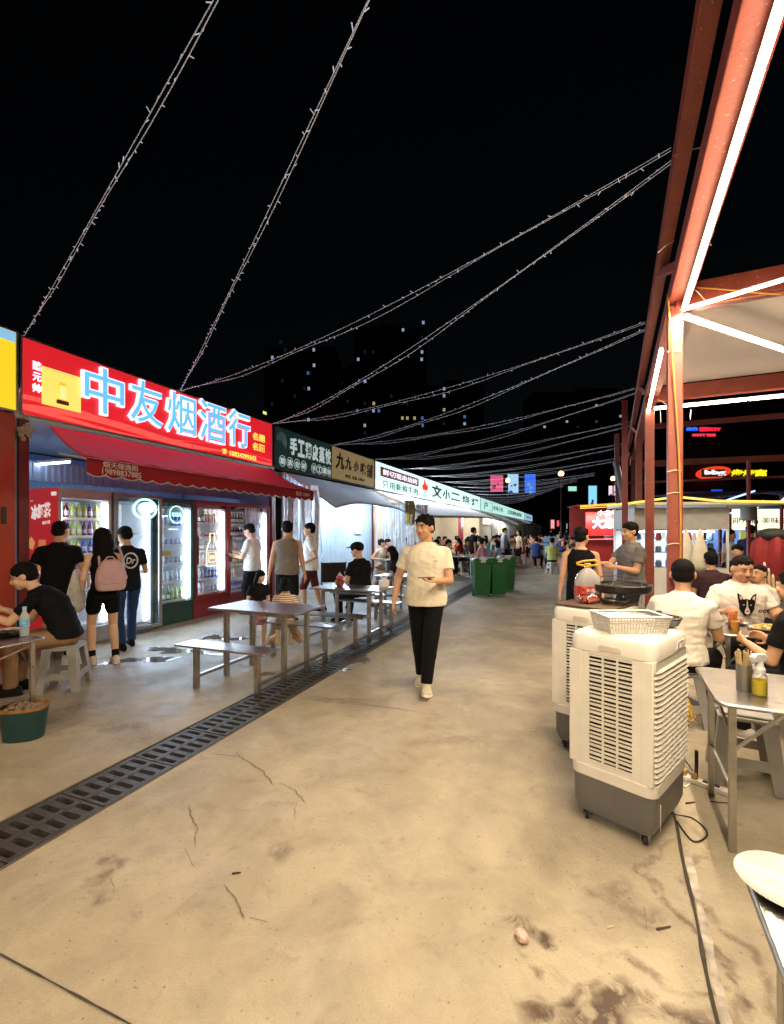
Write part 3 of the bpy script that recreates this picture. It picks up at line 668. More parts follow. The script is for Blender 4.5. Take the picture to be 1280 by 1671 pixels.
wf = mat('open_cooler_grey', (.42, .44, .46), .4, var=.08)
B = [lt(93, FS), lt(183, FS), lt(250, FS), lt(314, FS), lt(369, FS), lt(436, FS)]
ZF = 2.17
def fill(fr_label, t0, w_, zs, plan, x0=-.16, sp=.082, depth2=True):
    for si, z in enumerate(zs):
        kinds = plan[min(si, len(plan)-1)]; n = int((w_-.16)/sp)
        if not kinds: continue
        for k in range(n):
            kd = kinds[int(k*len(kinds)/n)]
            y = .08+k*(w_-.16)/n+sp*.5+random.uniform(-.006, .006)
            p = L(t0, FS+.03)+V((0, 0, z+.001)); lx, ly = x0+random.uniform(-.012, .01), y
            p += V((lx*.930+ly*.367, -lx*.367+ly*.930, 0))
            put_bottle(kd, p, random.random()*6, '%s %s, %s from left, %s shelf up, %s' % (kd if CATN(kd) != 'can' else kd.replace(' can', ''), CATN(kd), ordinal(k), ordinal(si), fr_label), CATN(kd)+'s in the drinks fridges')
# 1 open display cooler with red printed side
o, w_, zs = fridge('open_cooler', 'open display cooler with a red printed side panel and shelves of tea bottles', B[0], B[1]-.03, ZF, wf, n_sh=7, base=.25, le=14, led=(225, 235, 255), cat='display cooler', sp=.08)
q = MB(); q.box(-.675, -.004, -.012, -.002, .10, ZF-.01); q.build('side_panel', emis('cooler_side_red', (196, 34, 24), .55), o, .002)
def side(q_or_txt, *a): pass
wp = emis('side_white', (240, 225, 220), .7)
X_ = XF((-.33, -.013, 1.86), (1, 0, .12), (-.12, 0, 1)); text_mb('冰红茶', .40, .20, .006, .04, .1, X=X_).build('lettering', wp, o)
text_mb('冰力十足', .16, .045, .004, .01, X=XF((-.22, -.013, 1.71), (1, 0, .1), (-.1, 0, 1))).build('lettering', wp, o)
text_mb('一', .05, .008, .004, .01, X=XF((-.52, -.013, 2.0), (1, 0, 0), (0, 0, 1))).build('lettering', wp, o)
q = MB(); bx, bz = -.30, .62
q.prism([(bx-.16, bz), (bx+.16, bz), (bx+.15, bz+.35), (bx+.16, bz+.62), (bx+.07, bz+.80), (bx+.07, bz+.86), (bx-.07, bz+.86), (bx-.07, bz+.80), (bx-.16, bz+.62), (bx-.15, bz+.35)], 'y', -.018, -.0125); q.build('bottle_picture', emis('side_orange', (225, 130, 70), .6), o)
q = MB(); q.prism([(bx-.15, bz+.12), (bx+.15, bz+.2), (bx+.15, bz+.5), (bx-.15, bz+.42)], 'y', -.022, -.0185); q.build('label_picture', emis('side_pink', (235, 190, 190), .7), o)
text_mb('冰红茶', .22, .12, .004, .02, .1, X=XF((bx, -.0225, bz+.32), (1, 0, .25), (-.25, 0, 1))).build('lettering', emis('side_red2', (170, 20, 25), .5), o)
q = MB(); q.prism([(bx-.28, 1.38), (bx-.20, 1.34), (bx-.15, 1.44), (bx-.22, 1.52), (bx-.28, 1.47)], 'y', -.018, -.0125).prism([(bx+.20, 1.05), (bx+.27, 1.02), (bx+.28, 1.12), (bx+.22, 1.14)], 'y', -.018, -.0125); q.build('ice_picture', emis('side_gold', (230, 160, 90), .6), o)
q = MB(); q.box(-.12, -.02, -.016, -.0125, 2.06, 2.11); q.build('white_sticker', wp, o)
fill('open display cooler', B[0], w_, zs[2:], [['clear water', 'milky'], ['dark cola', 'milky', 'purple'], ['dark cola', 'green tea', 'blue', 'clear water'], ['dark cola', 'green tea', 'purple', 'green tea'], ['dark cola', 'green tea', 'green tea', 'purple', 'green tea']], sp=.080)
# 2 open-door cabinet
o, w_, zs = fridge('f', 'glass door cabinet with its door ajar and almost empty frosty shelves', B[1], B[2]-.03, ZF, greyf, n_sh=4, base=.14, led=(180, 220, 255), le=14)
d = fdoor(o, w_, ZF, .14, greyf, ang=R(-18))
q = MB()
for rr in (.17, .155): q.tube([(.045, w_*.62+rr*math.cos(a_), 1.93+rr*.9*math.sin(a_)) for a_ in [k*math.pi/14 for k in range(29)]], .007, 5)
q.build('ring_logo', emis('logo_cyan', (170, 245, 240), 2.2), d)
q = MB(); q.ell((.05, w_*.66, 1.95), (.008, .12, .09)); q.build('round_logo', emis('logo_blur', (225, 235, 235), 1.1), d)
# 3 green cabinet
o, w_, zs = fridge('f', 'dark green framed glass door fridge with a round lit logo', B[2], B[3]-.02, ZF-.03, grn, n_sh=5, base=.38, led=(190, 235, 250), le=15)
d = fdoor(o, w_, ZF-.03, .38, grn)
q = MB(); q.tube([(.045, w_*.5+.15*math.cos(a_), 1.87+.14*math.sin(a_)) for a_ in [k*math.pi/14 for k in range(29)]], .008, 5); q.build('ring_logo', emis('logo_cyan', (170, 245, 240), 2.2), d)
text_mb('BEER', .2, .06, .004, .02, X=on_left(w_*.5, 1.87, .045)).build('lettering', emis('logo_cyan', (170, 245, 240), 2.2), d)
q = MB(); q.box(.023, .026, .1, .3, 1.18, 1.26); q.build('yellow_sticker', mat('sticker', (.5, .4, .1), .5), d)
fill('dark green framed fridge', B[2], w_, zs, [['green beer', 'green tea'], ['clear water'], ['clear water', 'silver can'], ['silver can'], ['clear water', 'blue']], sp=.09)
# 4 + 5 red cabinets
o, w_, zs = fridge('f', 'red fridge with closed glass door and a white bottle outline drawn on it', B[3], B[4]-.01, ZF-.02, redf, n_sh=6, base=.42, led=(235, 240, 255), le=17)
d = fdoor(o, w_, ZF-.02, .42, redf)
letter(d, '文化啤酒', w_*.5, 1.95, .42, .10, emis('print_white', (235, 238, 245), 1.1), .003, .01, s=.024)
q = MB(); q.tube([(.026, w_*.5+a_, z_) for a_, z_ in ((-.14, .95), (-.14, 1.25), (-.06, 1.42), (-.06, 1.55), (.06, 1.55), (.06, 1.42), (.14, 1.25), (.14, .95), (-.14, .95))], .008, 5)
q.tube([(.026, w_*.5+a_, z_) for a_, z_ in ((-.09, 1.02), (-.09, 1.2), (.09, 1.2), (.09, 1.02), (-.09, 1.02))], .005, 5); q.build('bottle_outline', emis('print_gold', (250, 245, 200), 1.6), d)
letter(d, '鲜啤', w_*.5, 1.11, .12, .07, emis('print_gold', (250, 245, 200), 1.6), .003, .01, s=.024)
fill('red fridge with the bottle outline', B[3], w_, zs, [['clear water', 'silver can'], ['clear water', 'blue'], ['milky', 'orange'], ['brown beer', 'dark cola'], ['silver can', 'red can'], ['green beer', 'milky']], sp=.085)
o, w_, zs = fridge('f', 'right hand red fridge with six full shelves, beside the man holding a clipboard', B[4], B[5], ZF-.02, redf, n_sh=6, base=.36, led=(225, 236, 255), le=24)
d = fdoor(o, w_, ZF-.02, .36, redf)
fill('right hand red fridge', B[4], w_, zs, [['blue', 'purple', 'red can', 'orange'], ['milky', 'clear water'], ['orange', 'green tea', 'milky'], ['milky', 'clear water', 'blue'], ['dark cola', 'clear water'], ['brown beer', 'silver can']], sp=.08)
for t, pw in ((B[0]+.4, 6), (B[1]+.35, 22), (B[2]+.4, 10), (B[3]+.4, 12), (B[4]+.5, 24)):   # what the fridges throw on the floor
    area('fridge_light', L(t, FS+.14, 1.25), .55, 1.5, pw*1.7, (.58, .78, 1), (R(90), 0, LA-R(90)))

# ================================================================ STEEL PICNIC TABLES
def picnic(label, x, y, grp):
    o = thing('picnic_table', label, 'picnic table', (x, y, 0), LA, grp); o.scale = (.94, 1, 1)
    q = MB(); q.box(-.60, .60, -.31, .31, .725, .75); q.build('tabletop', steel, o, .008)
    for sy, nmz in ((-.66, 'b'), (.64, 'c')):
        q = MB(); q.box(-.58, .58, sy-.13, sy+.13, .435, .455); q.build('bench', steel, o, .008)
        for sx_ in (-.40, .40): q = MB(); q.box(sx_-.025, sx_+.025, sy-.025, sy+.025, 0, .435); q.build('bench_leg', steel_d, o, .003)
    for sx_ in (-.40, .40):
        q = MB(); q.box(sx_-.018, sx_+.018, -.635, .615, .10, .135); q.build('floor_rail', steel_d, o, .003)
        for sy in (-.22, .22): q = MB(); q.box(sx_-.025, sx_+.025, sy-.025, sy+.025, 0, .725); q.build('leg', steel_d, o, .003)
    q = MB(); q.box(-.40, .40, -.015, .015, .64, .67); q.build('cross_rail', steel_d, o)
    return o
pt = picnic('nearest steel picnic table with benches, two little girls at its far bench', -1.40, 5.22, 'steel picnic tables by the drain')
copy_tree(pt, (-.60, 7.02, 0), None, 'second steel picnic table, with the man in the black cap behind it')
copy_tree(pt, (.30, 8.9, 0), None, 'farthest steel picnic table, behind the walking man')

# ================================================================ FOLDING TABLES
def folding(label, x, y, rz, wd=1.2, dp=.68, near=(-1, -1)):
    """local origin at the near-left top corner; x right, y away"""
    o = thing('folding_table', label, 'folding table', (x, y, 0), rz)
    r = .05; pts = []
    for cx, cy, a0_ in ((r, r, 180), (wd-r, r, 270), (wd-r, dp-r, 0), (r, dp-r, 90)):
        pts += [(cx+r*math.cos(R(a0_+k*22.5)), cy+r*math.sin(R(a0_+k*22.5))) for k in range(5)]
    q = MB(); q.prism(pts, 'z', .742, .752); q.build('tabletop', steel, o)
    q = MB(); q.tube([V((a_, b2, .742)) for a_, b2 in pts+[pts[0]]], .011, 8); q.build('rim', steel, o, smooth=60)
    for lx in (.07, wd-.07):
        for ly in (.06, dp-.06):
            q = MB(); q.box(lx-.016, lx+.016, ly-.016, ly+.016, 0, .735); q.build('leg', steel_d, o, .003)
            q = MB(); sgn = 1 if lx < wd/2 else -1
            q.bar((lx, ly, .50), (lx+sgn*.22, ly, .73), .014); q.build('brace', steel_d, o)
        q = MB(); q.bar((lx, .06, .30), (lx, dp-.06, .30), .014).bar((lx, .06, .55), (lx, dp-.06, .70), .012); q.build('cross_bar', steel_d, o)
    return o
folding('bare steel folding table with a chopstick holder and spray bottle on it', 1.61, 2.30, RA)
folding('steel folding table at the lower right corner carrying white plates', .90-.4302*.68+.0, 1.19-.9027*.68, RA)
folding('steel folding table with dishes before the man in the dog print shirt', 2.70, 3.84, RA)
folding('steel folding table at the left edge carrying the water bottle', -4.126, 3.52, LA)
# --- things on the near right table
def TR(x, y, tx, ty, z=.753): return V((tx, ty, z))+V((x*.9027+y*.4302, -x*.4302+y*.9027, 0))
p = W(1215, 1122, 2.47); p.z = .753
o = thing('chopstick_holder', 'steel holder full of pale bamboo chopsticks on the near right table', 'chopstick holder', p)
q = MB(); q.lathe([(.035, 0), (.036, .14), (.033, .14), (.032, .01)], 20, False); q.lathe([(.034, .001), (.034, .003)], 20); q.build('cup', steel, o, smooth=40)
q = MB(); random.seed(3)
for k in range(26):
    a_ = random.random()*6.28; r_ = random.random()*.024; tl = random.uniform(.0, .022)
    q.bar((r_*math.cos(a_)*.8, r_*math.sin(a_)*.8, .01), (r_*math.cos(a_)+tl*math.cos(a_*2), r_*math.sin(a_)+tl*math.sin(a_), random.uniform(.19, .215)), .006)
q.build('chopsticks', mat('bamboo', (.62, .47, .24), .6, var=.2), o)
p = W(1240, 1128, 2.40); p.z = .753
def sprayer(label, p, rz=0):
    o = thing('spray_bottle', label, 'spray bottle', p, rz)
    q = MB(); q.lathe([(.028, 0), (.032, .004), (.032, .075), (.031, .08)], 20); q.build('oil', mat('yellow_oil', (.75, .56, .03), .08, var=0, bump=0, coat=1, emit=.05), o, smooth=40)
    q = MB(); q.lathe([(.034, 0), (.034, .10), (.024, .12)], 20, False); q.build('bottle_wall', GL, o, smooth=50)
    q = MB(); q.lathe([(.026, .11), (.026, .135), (.018, .15), (.017, .175)], 16); q.prism([(-.05, .175), (-.055, .20), (-.03, .215), (.03, .21), (.045, .19), (.02, .17)], 'y', -.014, .014); q.build('spray_head', white_m, o, .003)
    q = MB(); q.tube([(-.03, 0, .18), (-.045, 0, .155), (-.042, 0, .135)], .005, 6); q.build('trigger', white_m, o)
    return o
sprayer('white topped spray bottle of yellow oil on the near right table', p, .3)
sprayer('white spray bottle standing behind the dishes of the farther right table', TR(.75, .45, 2.70, 3.84), .8)
# --- corner plates
p = W(1290, 1440, 1.10); p.z = .7535
for k in range(1):
    o = thing('plate', 'empty white plate on the corner of the table at the lower right', 'plate', p)
    q = MB(); q.lathe([(.045, .0), (.075, .003), (.105, .014), (.108, .017), (.10, .014), (.072, .006), (.0, .005)], 40, False); q.build('dish', mat('porcelain', (.50, .48, .44), .25, var=.03, bump=0, coat=.5), o, smooth=50)
# --- dishes on the farther right table
def tplate(lab, x, y, r, m, food=None, fc=(.3, .2, .05), n=24):
    o = thing('plate', lab, 'plate', TR(x, y, 2.70, 3.84))
    q = MB(); q.lathe([(r*.5, 0), (r*.9, .012), (r, .02), (r*.95, .016), (r*.5, .005), (0, .004)], 28, False); q.build('dish', m, o, smooth=50)
    if food:
        q = MB(); random.seed(n)
        for k in range(n):
            a_ = random.random()*6.28; r_ = random.random()**.5*r*.6
            q.ell((r_*math.cos(a_), r_*math.sin(a_), .018+random.random()*.03*(1-r_/r)), (.022, .014, .010), M.Rotation(random.random()*3, 3, 'Z'), 7, 5)
        q.build('food', mat(food, fc, .35, var=.4, scale=30), o, smooth=60)
    return o
pw = mat('porcelain', (.62, .6, .55))
tplate('white plate of greens at the right end of the farther table', .78, .28, .13, pw, 'food_greens', (.20, .32, .03), 40)
tplate('plate of yellow fried food in the middle of the farther table', .40, .33, .14, pw, 'food_fried', (.62, .42, .12), 46)
tplate('nearly empty white plate near the edge of the farther table', .50, .10, .12, pw)
tplate('white bowl plate in front of the man in the dog print shirt', .22, .52, .09, pw, 'food_red', (.30, .08, .03), 14)
o = thing('drink_cup', 'clear cup of amber beer on the farther right table', 'cup', TR(.13, .12, 2.70, 3.84)); q = MB(); q.lathe([(.028, 0), (.036, .09)], 16); q.build('beer', mat('beer', (.75, .38, .05), .1, var=0, bump=0, coat=1), o, smooth=40); q = MB(); q.lathe([(.029, 0), (.041, .115)], 16, False); q.build('cup_wall', GL, o, smooth=40)
o = thing('drink_can', 'orange printed can standing beside the cup of beer', 'can', TR(.14, .26, 2.70, 3.84)); q = MB(); q.lathe([(.028, 0), (.034, .008), (.034, .145), (.028, .155)], 16); q.build('body', mat('can_orange', (.45, .14, .04), .3, var=.8, scale=40), o, smooth=40)
# --- left table things
p = W(40, 1037, 3.74); p.z = .753
o = thing('water_bottle', 'clear water bottle with a blue label on the left edge table', 'bottle', p)
q = MB(); q.lathe([(.028, 0), (.033, .008), (.031, .03), (.033, .05), (.033, .145), (.030, .165), (.014, .20), (.013, .215)], 20); q.build('body', mat('clear_pet', (.70, .76, .80), .06, var=0, bump=.0, coat=.8, alpha=.45), o, smooth=60)
q = MB(); q.lathe([(.034, .075), (.0343, .076), (.0343, .135), (.034, .136)], 20); q.build('blue_label', mat('blue_label', (.18, .42, .66), .4, var=.5, scale=30), o, smooth=40)
q = MB(); q.lathe([(.015, .215), (.0155, .235), (.012, .237)], 14); q.build('cap', mat('pale_blue_cap', (.35, .55, .75), .4, var=0), o)
for k, (px, py, Y, cc) in enumerate(((6, 1028, 3.85, (.75, .72, .62)), (14, 1040, 3.75, (.03, .03, .03)))):
    p = W(px, py, Y); p.z = .753
    o = thing('dish', ('pale dish of leftovers on the left edge table', 'small black dish beside the water bottle')[k], 'dish', p)
    q = MB(); q.lathe([(.07, 0), (.11, .014), (.12, .025), (.10, .015), (0, .005)], 24, False); q.build('bowl', mat('dish%d' % k, cc, .3), o, smooth=50)
    q = MB()
    for j in range(8): q.ell((random.uniform(-.06, .06), random.uniform(-.05, .05), .03), (.035, .02, .012), n=7, m=5)
    q.build('leftovers', mat('leftover%d' % k, (.5, .42, .28) if k == 0 else (.03, .03, .02), .6), o, smooth=60)
# --- bucket
o = thing('waste_bucket', 'dark teal bucket with an orange rimmed liner full of waste by the left table', 'bucket', G(36, 1206)+V((0, .02, 0)), .25); o.scale = (.9, .9, .9)
def sq(r, z, k=.82, jit=0): return [V((r*math.copysign(abs(math.cos(a_))**k, math.cos(a_))*1.08, r*math.copysign(abs(math.sin(a_))**k, math.sin(a_))*.8, z+random.uniform(-jit, jit))) for a_ in (2*math.pi*i/28 for i in range(28))]
q = MB(); q.loft([sq(.13, 0), sq(.135, .01), sq(.165, .27), sq(.16, .27), sq(.128, .02)], False); q.loft([sq(.129, .012), sq(.129, .014)]); q.build('tub', mat('teal_plastic', (.008, .045, .05), .4), o, smooth=40)
q = MB(); q.loft([sq(.168, .255), sq(.176, .285), sq(.166, .285), sq(.15, .24)], False); q.build('liner_rim', mat('liner_orange', (.34, .17, .06), .45, var=.4, scale=12), o, smooth=50)
q = MB(); random.seed(12)
for k in range(22): q.ell((random.uniform(-.11, .11), random.uniform(-.08, .08), .25+random.uniform(-.01, .05)), (random.uniform(.025, .06), random.uniform(.02, .045), .02), M.Rotation(random.random()*3, 3, (random.random(), random.random(), 1)), 7, 5)
q.build('waste', mat('waste_paper', (.24, .16, .11), .7, var=.6, scale=14, bump=.3), o, smooth=30)
# --- plastic stools
def stool(label, p, rz=0, m=stool_pl, h=.45, grp='grey plastic stools', sc=1, proto=[None]):
    o = thing('plastic_stool', label, 'stool', p, rz, grp); o.scale = (sc, sc, sc)
    q = MB(); q.box(-.14, .14, -.14, .14, h-.02, h).box(-.152, .152, -.152, .152, h-.045, h-.018); q.build('seat', m, o, .012)
    for k in range(4):
        q = MB(); c_, s_ = math.cos(k*math.pi/2), math.sin(k*math.pi/2)
        def P2(x, y, z): return V((x*c_-y*s_, x*s_+y*c_, z))
        # corner leg: L-section splayed outwards
        for z0, z1, e0, e1 in ((0, h-.03, .19, .148),):
            vs = [P2(e0, e0, 0), P2(e0-.065, e0, 0), P2(e0-.065, e0-.012, 0), P2(e0-.012, e0-.012, 0), P2(e0-.012, e0-.065, 0), P2(e0, e0-.065, 0)]
            vt = [P2(e1, e1, z1), P2(e1-.085, e1, z1), P2(e1-.085, e1-.012, z1), P2(e1-.012, e1-.012, z1), P2(e1-.012, e1-.085, z1), P2(e1, e1-.085, z1)]
            q.loft([vs, vt])
        q.build('leg', m, o, .003)
        q = MB(); e_ = .176; q.loft([[P2(-e_+.05, e_, .13), P2(e_-.05, e_, .13), P2(e_-.05, e_-.01, .13), P2(-e_+.05, e_-.01, .13)], [P2(-e_+.05, e_-.005, .19), P2(e_-.05, e_-.005, .19), P2(e_-.05, e_-.015, .19), P2(-e_+.05, e_-.015, .19)]]); q.build('side_bar', m, o)
    return o
stool('grey plastic stool under the seated man at the left edge', V((-3.33, 4.74, 0)), .25)
stool('grey plastic stool behind the near right table, showing its cut-out side', V((2.28, 3.02, 0)), -.5)
stool('grey plastic stool under the man in the plain white shirt at right', V((2.36, 3.90, 0)), .1)
stool('red plastic stool standing near the men at the right stalls', V((2.93, 6.75, 0)), .4, mat('red_stool', (.35, .02, .03), .45), grp='red stool')

# ================================================================ AIR COOLERS
def air_cooler(label, p, rz):
    o = thing('air_cooler', label, 'air cooler', p, rz, 'portable air coolers'); wx, wy = .50, .42
    def rr(x0, x1, y0, y1, r, z):
        out = []
        for cx, cy, a0_ in ((x0+r, y0+r, 180), (x1-r, y0+r, 270), (x1-r, y1-r, 0), (x0+r, y1-r, 90)):
            out += [V((cx+r*math.cos(R(a0_+k*18)), cy+r*math.sin(R(a0_+k*18)), z)) for k in range(6)]
        return out
    q = MB(); q.loft([rr(.02, wx-.02, .02, wy-.02, .04, .065), rr(.0, wx, 0, wy, .045, .12), rr(-.004, wx+.004, -.004, wy+.004, .05, .275)]); q.build('water_tank', grey_pl, o, .004, smooth=35)
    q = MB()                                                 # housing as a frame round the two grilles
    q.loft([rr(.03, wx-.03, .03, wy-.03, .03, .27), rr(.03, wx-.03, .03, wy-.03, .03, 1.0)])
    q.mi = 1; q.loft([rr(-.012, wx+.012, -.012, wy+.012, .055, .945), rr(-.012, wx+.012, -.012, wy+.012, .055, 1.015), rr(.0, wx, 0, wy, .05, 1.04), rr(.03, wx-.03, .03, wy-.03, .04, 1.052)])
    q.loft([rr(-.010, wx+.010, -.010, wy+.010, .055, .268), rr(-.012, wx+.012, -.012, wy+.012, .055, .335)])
    # corner posts
    def post(x0, x1, y0, y1): q.box(x0, x1, y0, y1, .33, .95)
    post(-.011, .05, -.0, .06); post(-.011, .05, wy-.06, wy+.011); post(wx-.05, wx+.011, wy-.06, wy+.011); post(wx-.02, wx+.008, .0, .04)
    q.build('housing', [mat('dark_inside', (.018, .012, .008), .9, var=.3), white_pl], o, .006, smooth=35)  # core coloured near black to put shade behind the louvres
    q = MB(); n = 27; z0, z1 = .36, .93                      # inset louvre grille (-x face)
    q.box(-.010, .0, .055, .10, .33, .95).box(-.010, 0, wy-.10, wy-.055, .33, .95)
    for k in range(n):
        z = z0+(z1-z0)*k/(n-1)
        q.at(-.004, 0, z, 0, R(-8), 0).box(-.005, .003, .10, wy-.10, -.0050, .0022 if k % 2 else .0062)
    q.at()
    for yy in (.10+(wy-.2)/3, .10+2*(wy-.2)/3): q.box(-.013, .0, yy-.004, yy+.004, z0-.01, z1+.01)
    q.box(-.0105, 0, .09, wy-.09, .33, z0-.008).box(-.0105, 0, .09, wy-.09, z1+.008, .95)
    q.build('inlet_grille', white_pl, o)
    q = MB(); n = 21
    for k in range(n):                                       # ribbed front with slats wrapping the corner (-y face)
        z = .36+(.90-.36)*k/(n-1)
        q.loft([[V((-.010, .05, z-.008)), V((-.010, .05, z+.006)), V((.02, .05, z+.006)), V((.02, .05, z-.008))],
                [V((-.008, .01, z-.008)), V((-.008, .01, z+.006)), V((.02, .03, z+.006)), V((.02, .03, z-.008))],
                [V((.012, -.012, z-.008)), V((.012, -.006, z+.006)), V((.03, .03, z+.006)), V((.03, .03, z-.008))],
                [V((.06, -.018, z-.009)), V((.06, -.008, z+.007)), V((.06, .03, z+.006)), V((.06, .03, z-.008))],
                [V((wx+.006, -.018, z-.009)), V((wx+.006, -.008, z+.007)), V((wx, .03, z+.006)), V((wx, .03, z-.008))]])
    q.box(0, wx, .012, .03, .33, .95); q.box(0, wx, -.008, .012, .90, .95)
    q.build('front_slats', white_pl, o, .0015)
    q = MB(); q.prism([(wy/2-.055, .965), (wy/2+.055, .965), (wy/2+.06, .985), (wy/2+.045, .995), (wy/2-.045, .995), (wy/2-.06, .985)], 'x', -.017, -.0115); q.build('badge', mat('badge_beige', (.62, .58, .50), .4), o, .002)
    text_mb('A2T', .12, .04, .003, .015, X=XF((wx*.72, -.0135, .985), (1, 0, 0), (0, 0, 1))).build('raised_lettering', mat('pl_light', (.7, .66, .6), .4), o)
    q = MB(); q.box(.075, .08, -.0065, -.003, .09, .22); q.build('water_gauge', mat('gauge', (.7, .7, .66), .4), o)
    for cx, cy in ((.06, .06), (wx-.06, .06), (.06, wy-.06), (wx-.06, wy-.06)):
        c_ = bpy.data.objects.new('castor', None); link(c_, o); c_.location = (cx, cy, 0)
        q = MB(); q.at(0, 0, .028, R(90), 0, .4).lathe([(.010, -.012), (.027, -.011), (.028, 0), (.027, .011), (.010, .012)], 18); q.build('wheel', rubber, c_, smooth=40)
        q = MB(); q.box(-.016, .016, -.022, -.016, .02, .07).box(-.016, .016, .016, .022, .02, .07).box(-.018, .018, -.022, .022, .062, .075); q.build('fork', steel_d, c_, .002)
    return o
CR = R(43)
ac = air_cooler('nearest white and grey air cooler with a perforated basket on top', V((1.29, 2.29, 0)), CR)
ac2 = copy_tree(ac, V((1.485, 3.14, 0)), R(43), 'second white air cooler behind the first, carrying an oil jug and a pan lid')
def AC(x, y, z=1.053, b=V((1.29, 2.29, 0)), a_=CR): return b+V((x*math.cos(a_)-y*math.sin(a_), x*math.sin(a_)+y*math.cos(a_), z))
def AC2(x, y, z=1.053): return AC(x, y, z, V((1.485, 3.14, 0)), R(43))
# basket: perforated walls cut as a real lattice
o = thing('plastic_basket', 'white perforated plastic basket lying on the nearest air cooler', 'basket', AC(.20, .19), CR-R(42)); bw, bd, bh = .30, .19, .085
def wallgrid(q, p0, ux, n, m, lx, hz, lean):
    """lattice in the plane p0 + ux*lx, rising hz, leaning outwards"""
    u_ = V(ux).normalized(); ow = V(lean)
    def pt(a_, b2): return V(p0)+u_*(lx*(a_))+V((0, 0, hz*b2))+ow*b2+u_*((a_-.5)*.03*b2)
    th = ow.normalized()*.003
    for i in range(n+1):
        a_ = i/n; q.bar(pt(a_, 0), pt(a_, 1), .0055, .004)
    for j in range(m+1):
        q.bar(pt(0, j/m), pt(1, j/m), .0055, .004)
q = MB()
wallgrid(q, (-bw/2, -bd/2, .0), (1, 0, 0), 20, 7, bw, bh, (0, -.015, 0)); wallgrid(q, (-bw/2, bd/2, .0), (1, 0, 0), 20, 7, bw, bh, (0, .015, 0))
wallgrid(q, (-bw/2, -bd/2, .0), (0, 1, 0), 12, 7, bd, bh, (-.015, 0, 0)); wallgrid(q, (bw/2, -bd/2, .0), (0, 1, 0), 12, 7, bd, bh, (.015, 0, 0))
q.build('lattice_wall', white_pl, o)
q = MB(); q.box(-bw/2, bw/2, -bd/2, bd/2, 0, .004); q.build('bottom', white_pl, o)
q = MB(); ex, ey = bw/2+.022, bd/2+.022
q.box(-ex, ex, -ey, -ey+.02, bh, bh+.008).box(-ex, ex, ey-.02, ey, bh, bh+.008).box(-ex, -ex+.02, -ey+.02, ey-.02, bh, bh+.008).box(ex-.02, ex, -ey+.02, ey-.02, bh, bh+.008); q.build('rim', white_pl, o, .003)
for k in range(3):
    o2 = thing('rolled_packet', ('white rolled packet at the front of the basket', 'white rolled packet in the middle of the basket', 'grey handled tongs lying in the basket')[k], 'packet' if k < 2 else 'tongs', AC(.19+.02*k, .17+.03*k, 1.053+.055+.012*k), CR-R(38+6*k))
    q = MB(); q.caps((-.12, 0, 0), (.11, 0, 0), .018 if k < 2 else .008, .014 if k < 2 else .006, 10); o3 = q.build('wrapper' if k < 2 else 'tong_arm', white_m if k < 2 else steel, o2, smooth=60)
# frying pan
o = thing('frying_pan', 'black frying pan with steel sides on the right corner of the nearest cooler', 'frying pan', AC(.46, .12), 0)
q = MB(); q.lathe([(.075, .0), (.095, .008), (.112, .045), (.116, .047), (.108, .043), (.09, .008), (0, .005)], 32, False); q.build('bowl', steel, o, smooth=40)
q = MB(); q.lathe([(.0, .058), (.06, .056), (.113, .048), (.116, .052), (.06, .062), (0, .064)], 32, False); q.build('black_lid', mat('black_enamel', (.012, .012, .014), .25), o, smooth=40)
q = MB(); q.lathe([(.012, .062), (.018, .075), (.012, .085)], 12); q.build('knob', black, o)
# wire stand with griddle tray on the second cooler
o = thing('wire_stand', 'thin wire stand on the second cooler holding a round black tray', 'wire stand', AC2(.47, .14), .2)
q = MB()
for sx_ in (-.12, .12):
    for sy in (-.10, .10): q.tube([(sx_, sy, 0), (sx_, sy, .19)], .004, 6)
q.tube([(-.12, -.10, .19), (.12, -.10, .19), (.12, .10, .19), (-.12, .10, .19), (-.12, -.10, .19)], .004, 6); q.tube([(-.12, -.10, .075), (.12, -.10, .075), (.12, .10, .075), (-.12, .10, .075), (-.12, -.10, .075)], .004, 6)
q.build('wire', steel, o)
o = thing('round_griddle', 'round black cast griddle tray resting on the wire stand', 'griddle', AC2(.49, .13, 1.053+.083), .2)
q = MB(); q.lathe([(.0, .0), (.205, .0), (.215, .012), (.217, .055), (.21, .057), (.203, .02), (0, .018)], 40, False); q.build('tray', mat('griddle_black', (.014, .013, .012), .35, var=.4, scale=20), o, smooth=35)
q = MB()
for k in range(9): q.box(-.18*math.cos(math.asin((k-4)/5)), .18*math.cos(math.asin((k-4)/5)), (k-4)*.038-.005, (k-4)*.038+.005, .018, .045)
q.build('griddle_ribs', mat('griddle_black', (.014, .013, .012)), o, .002)
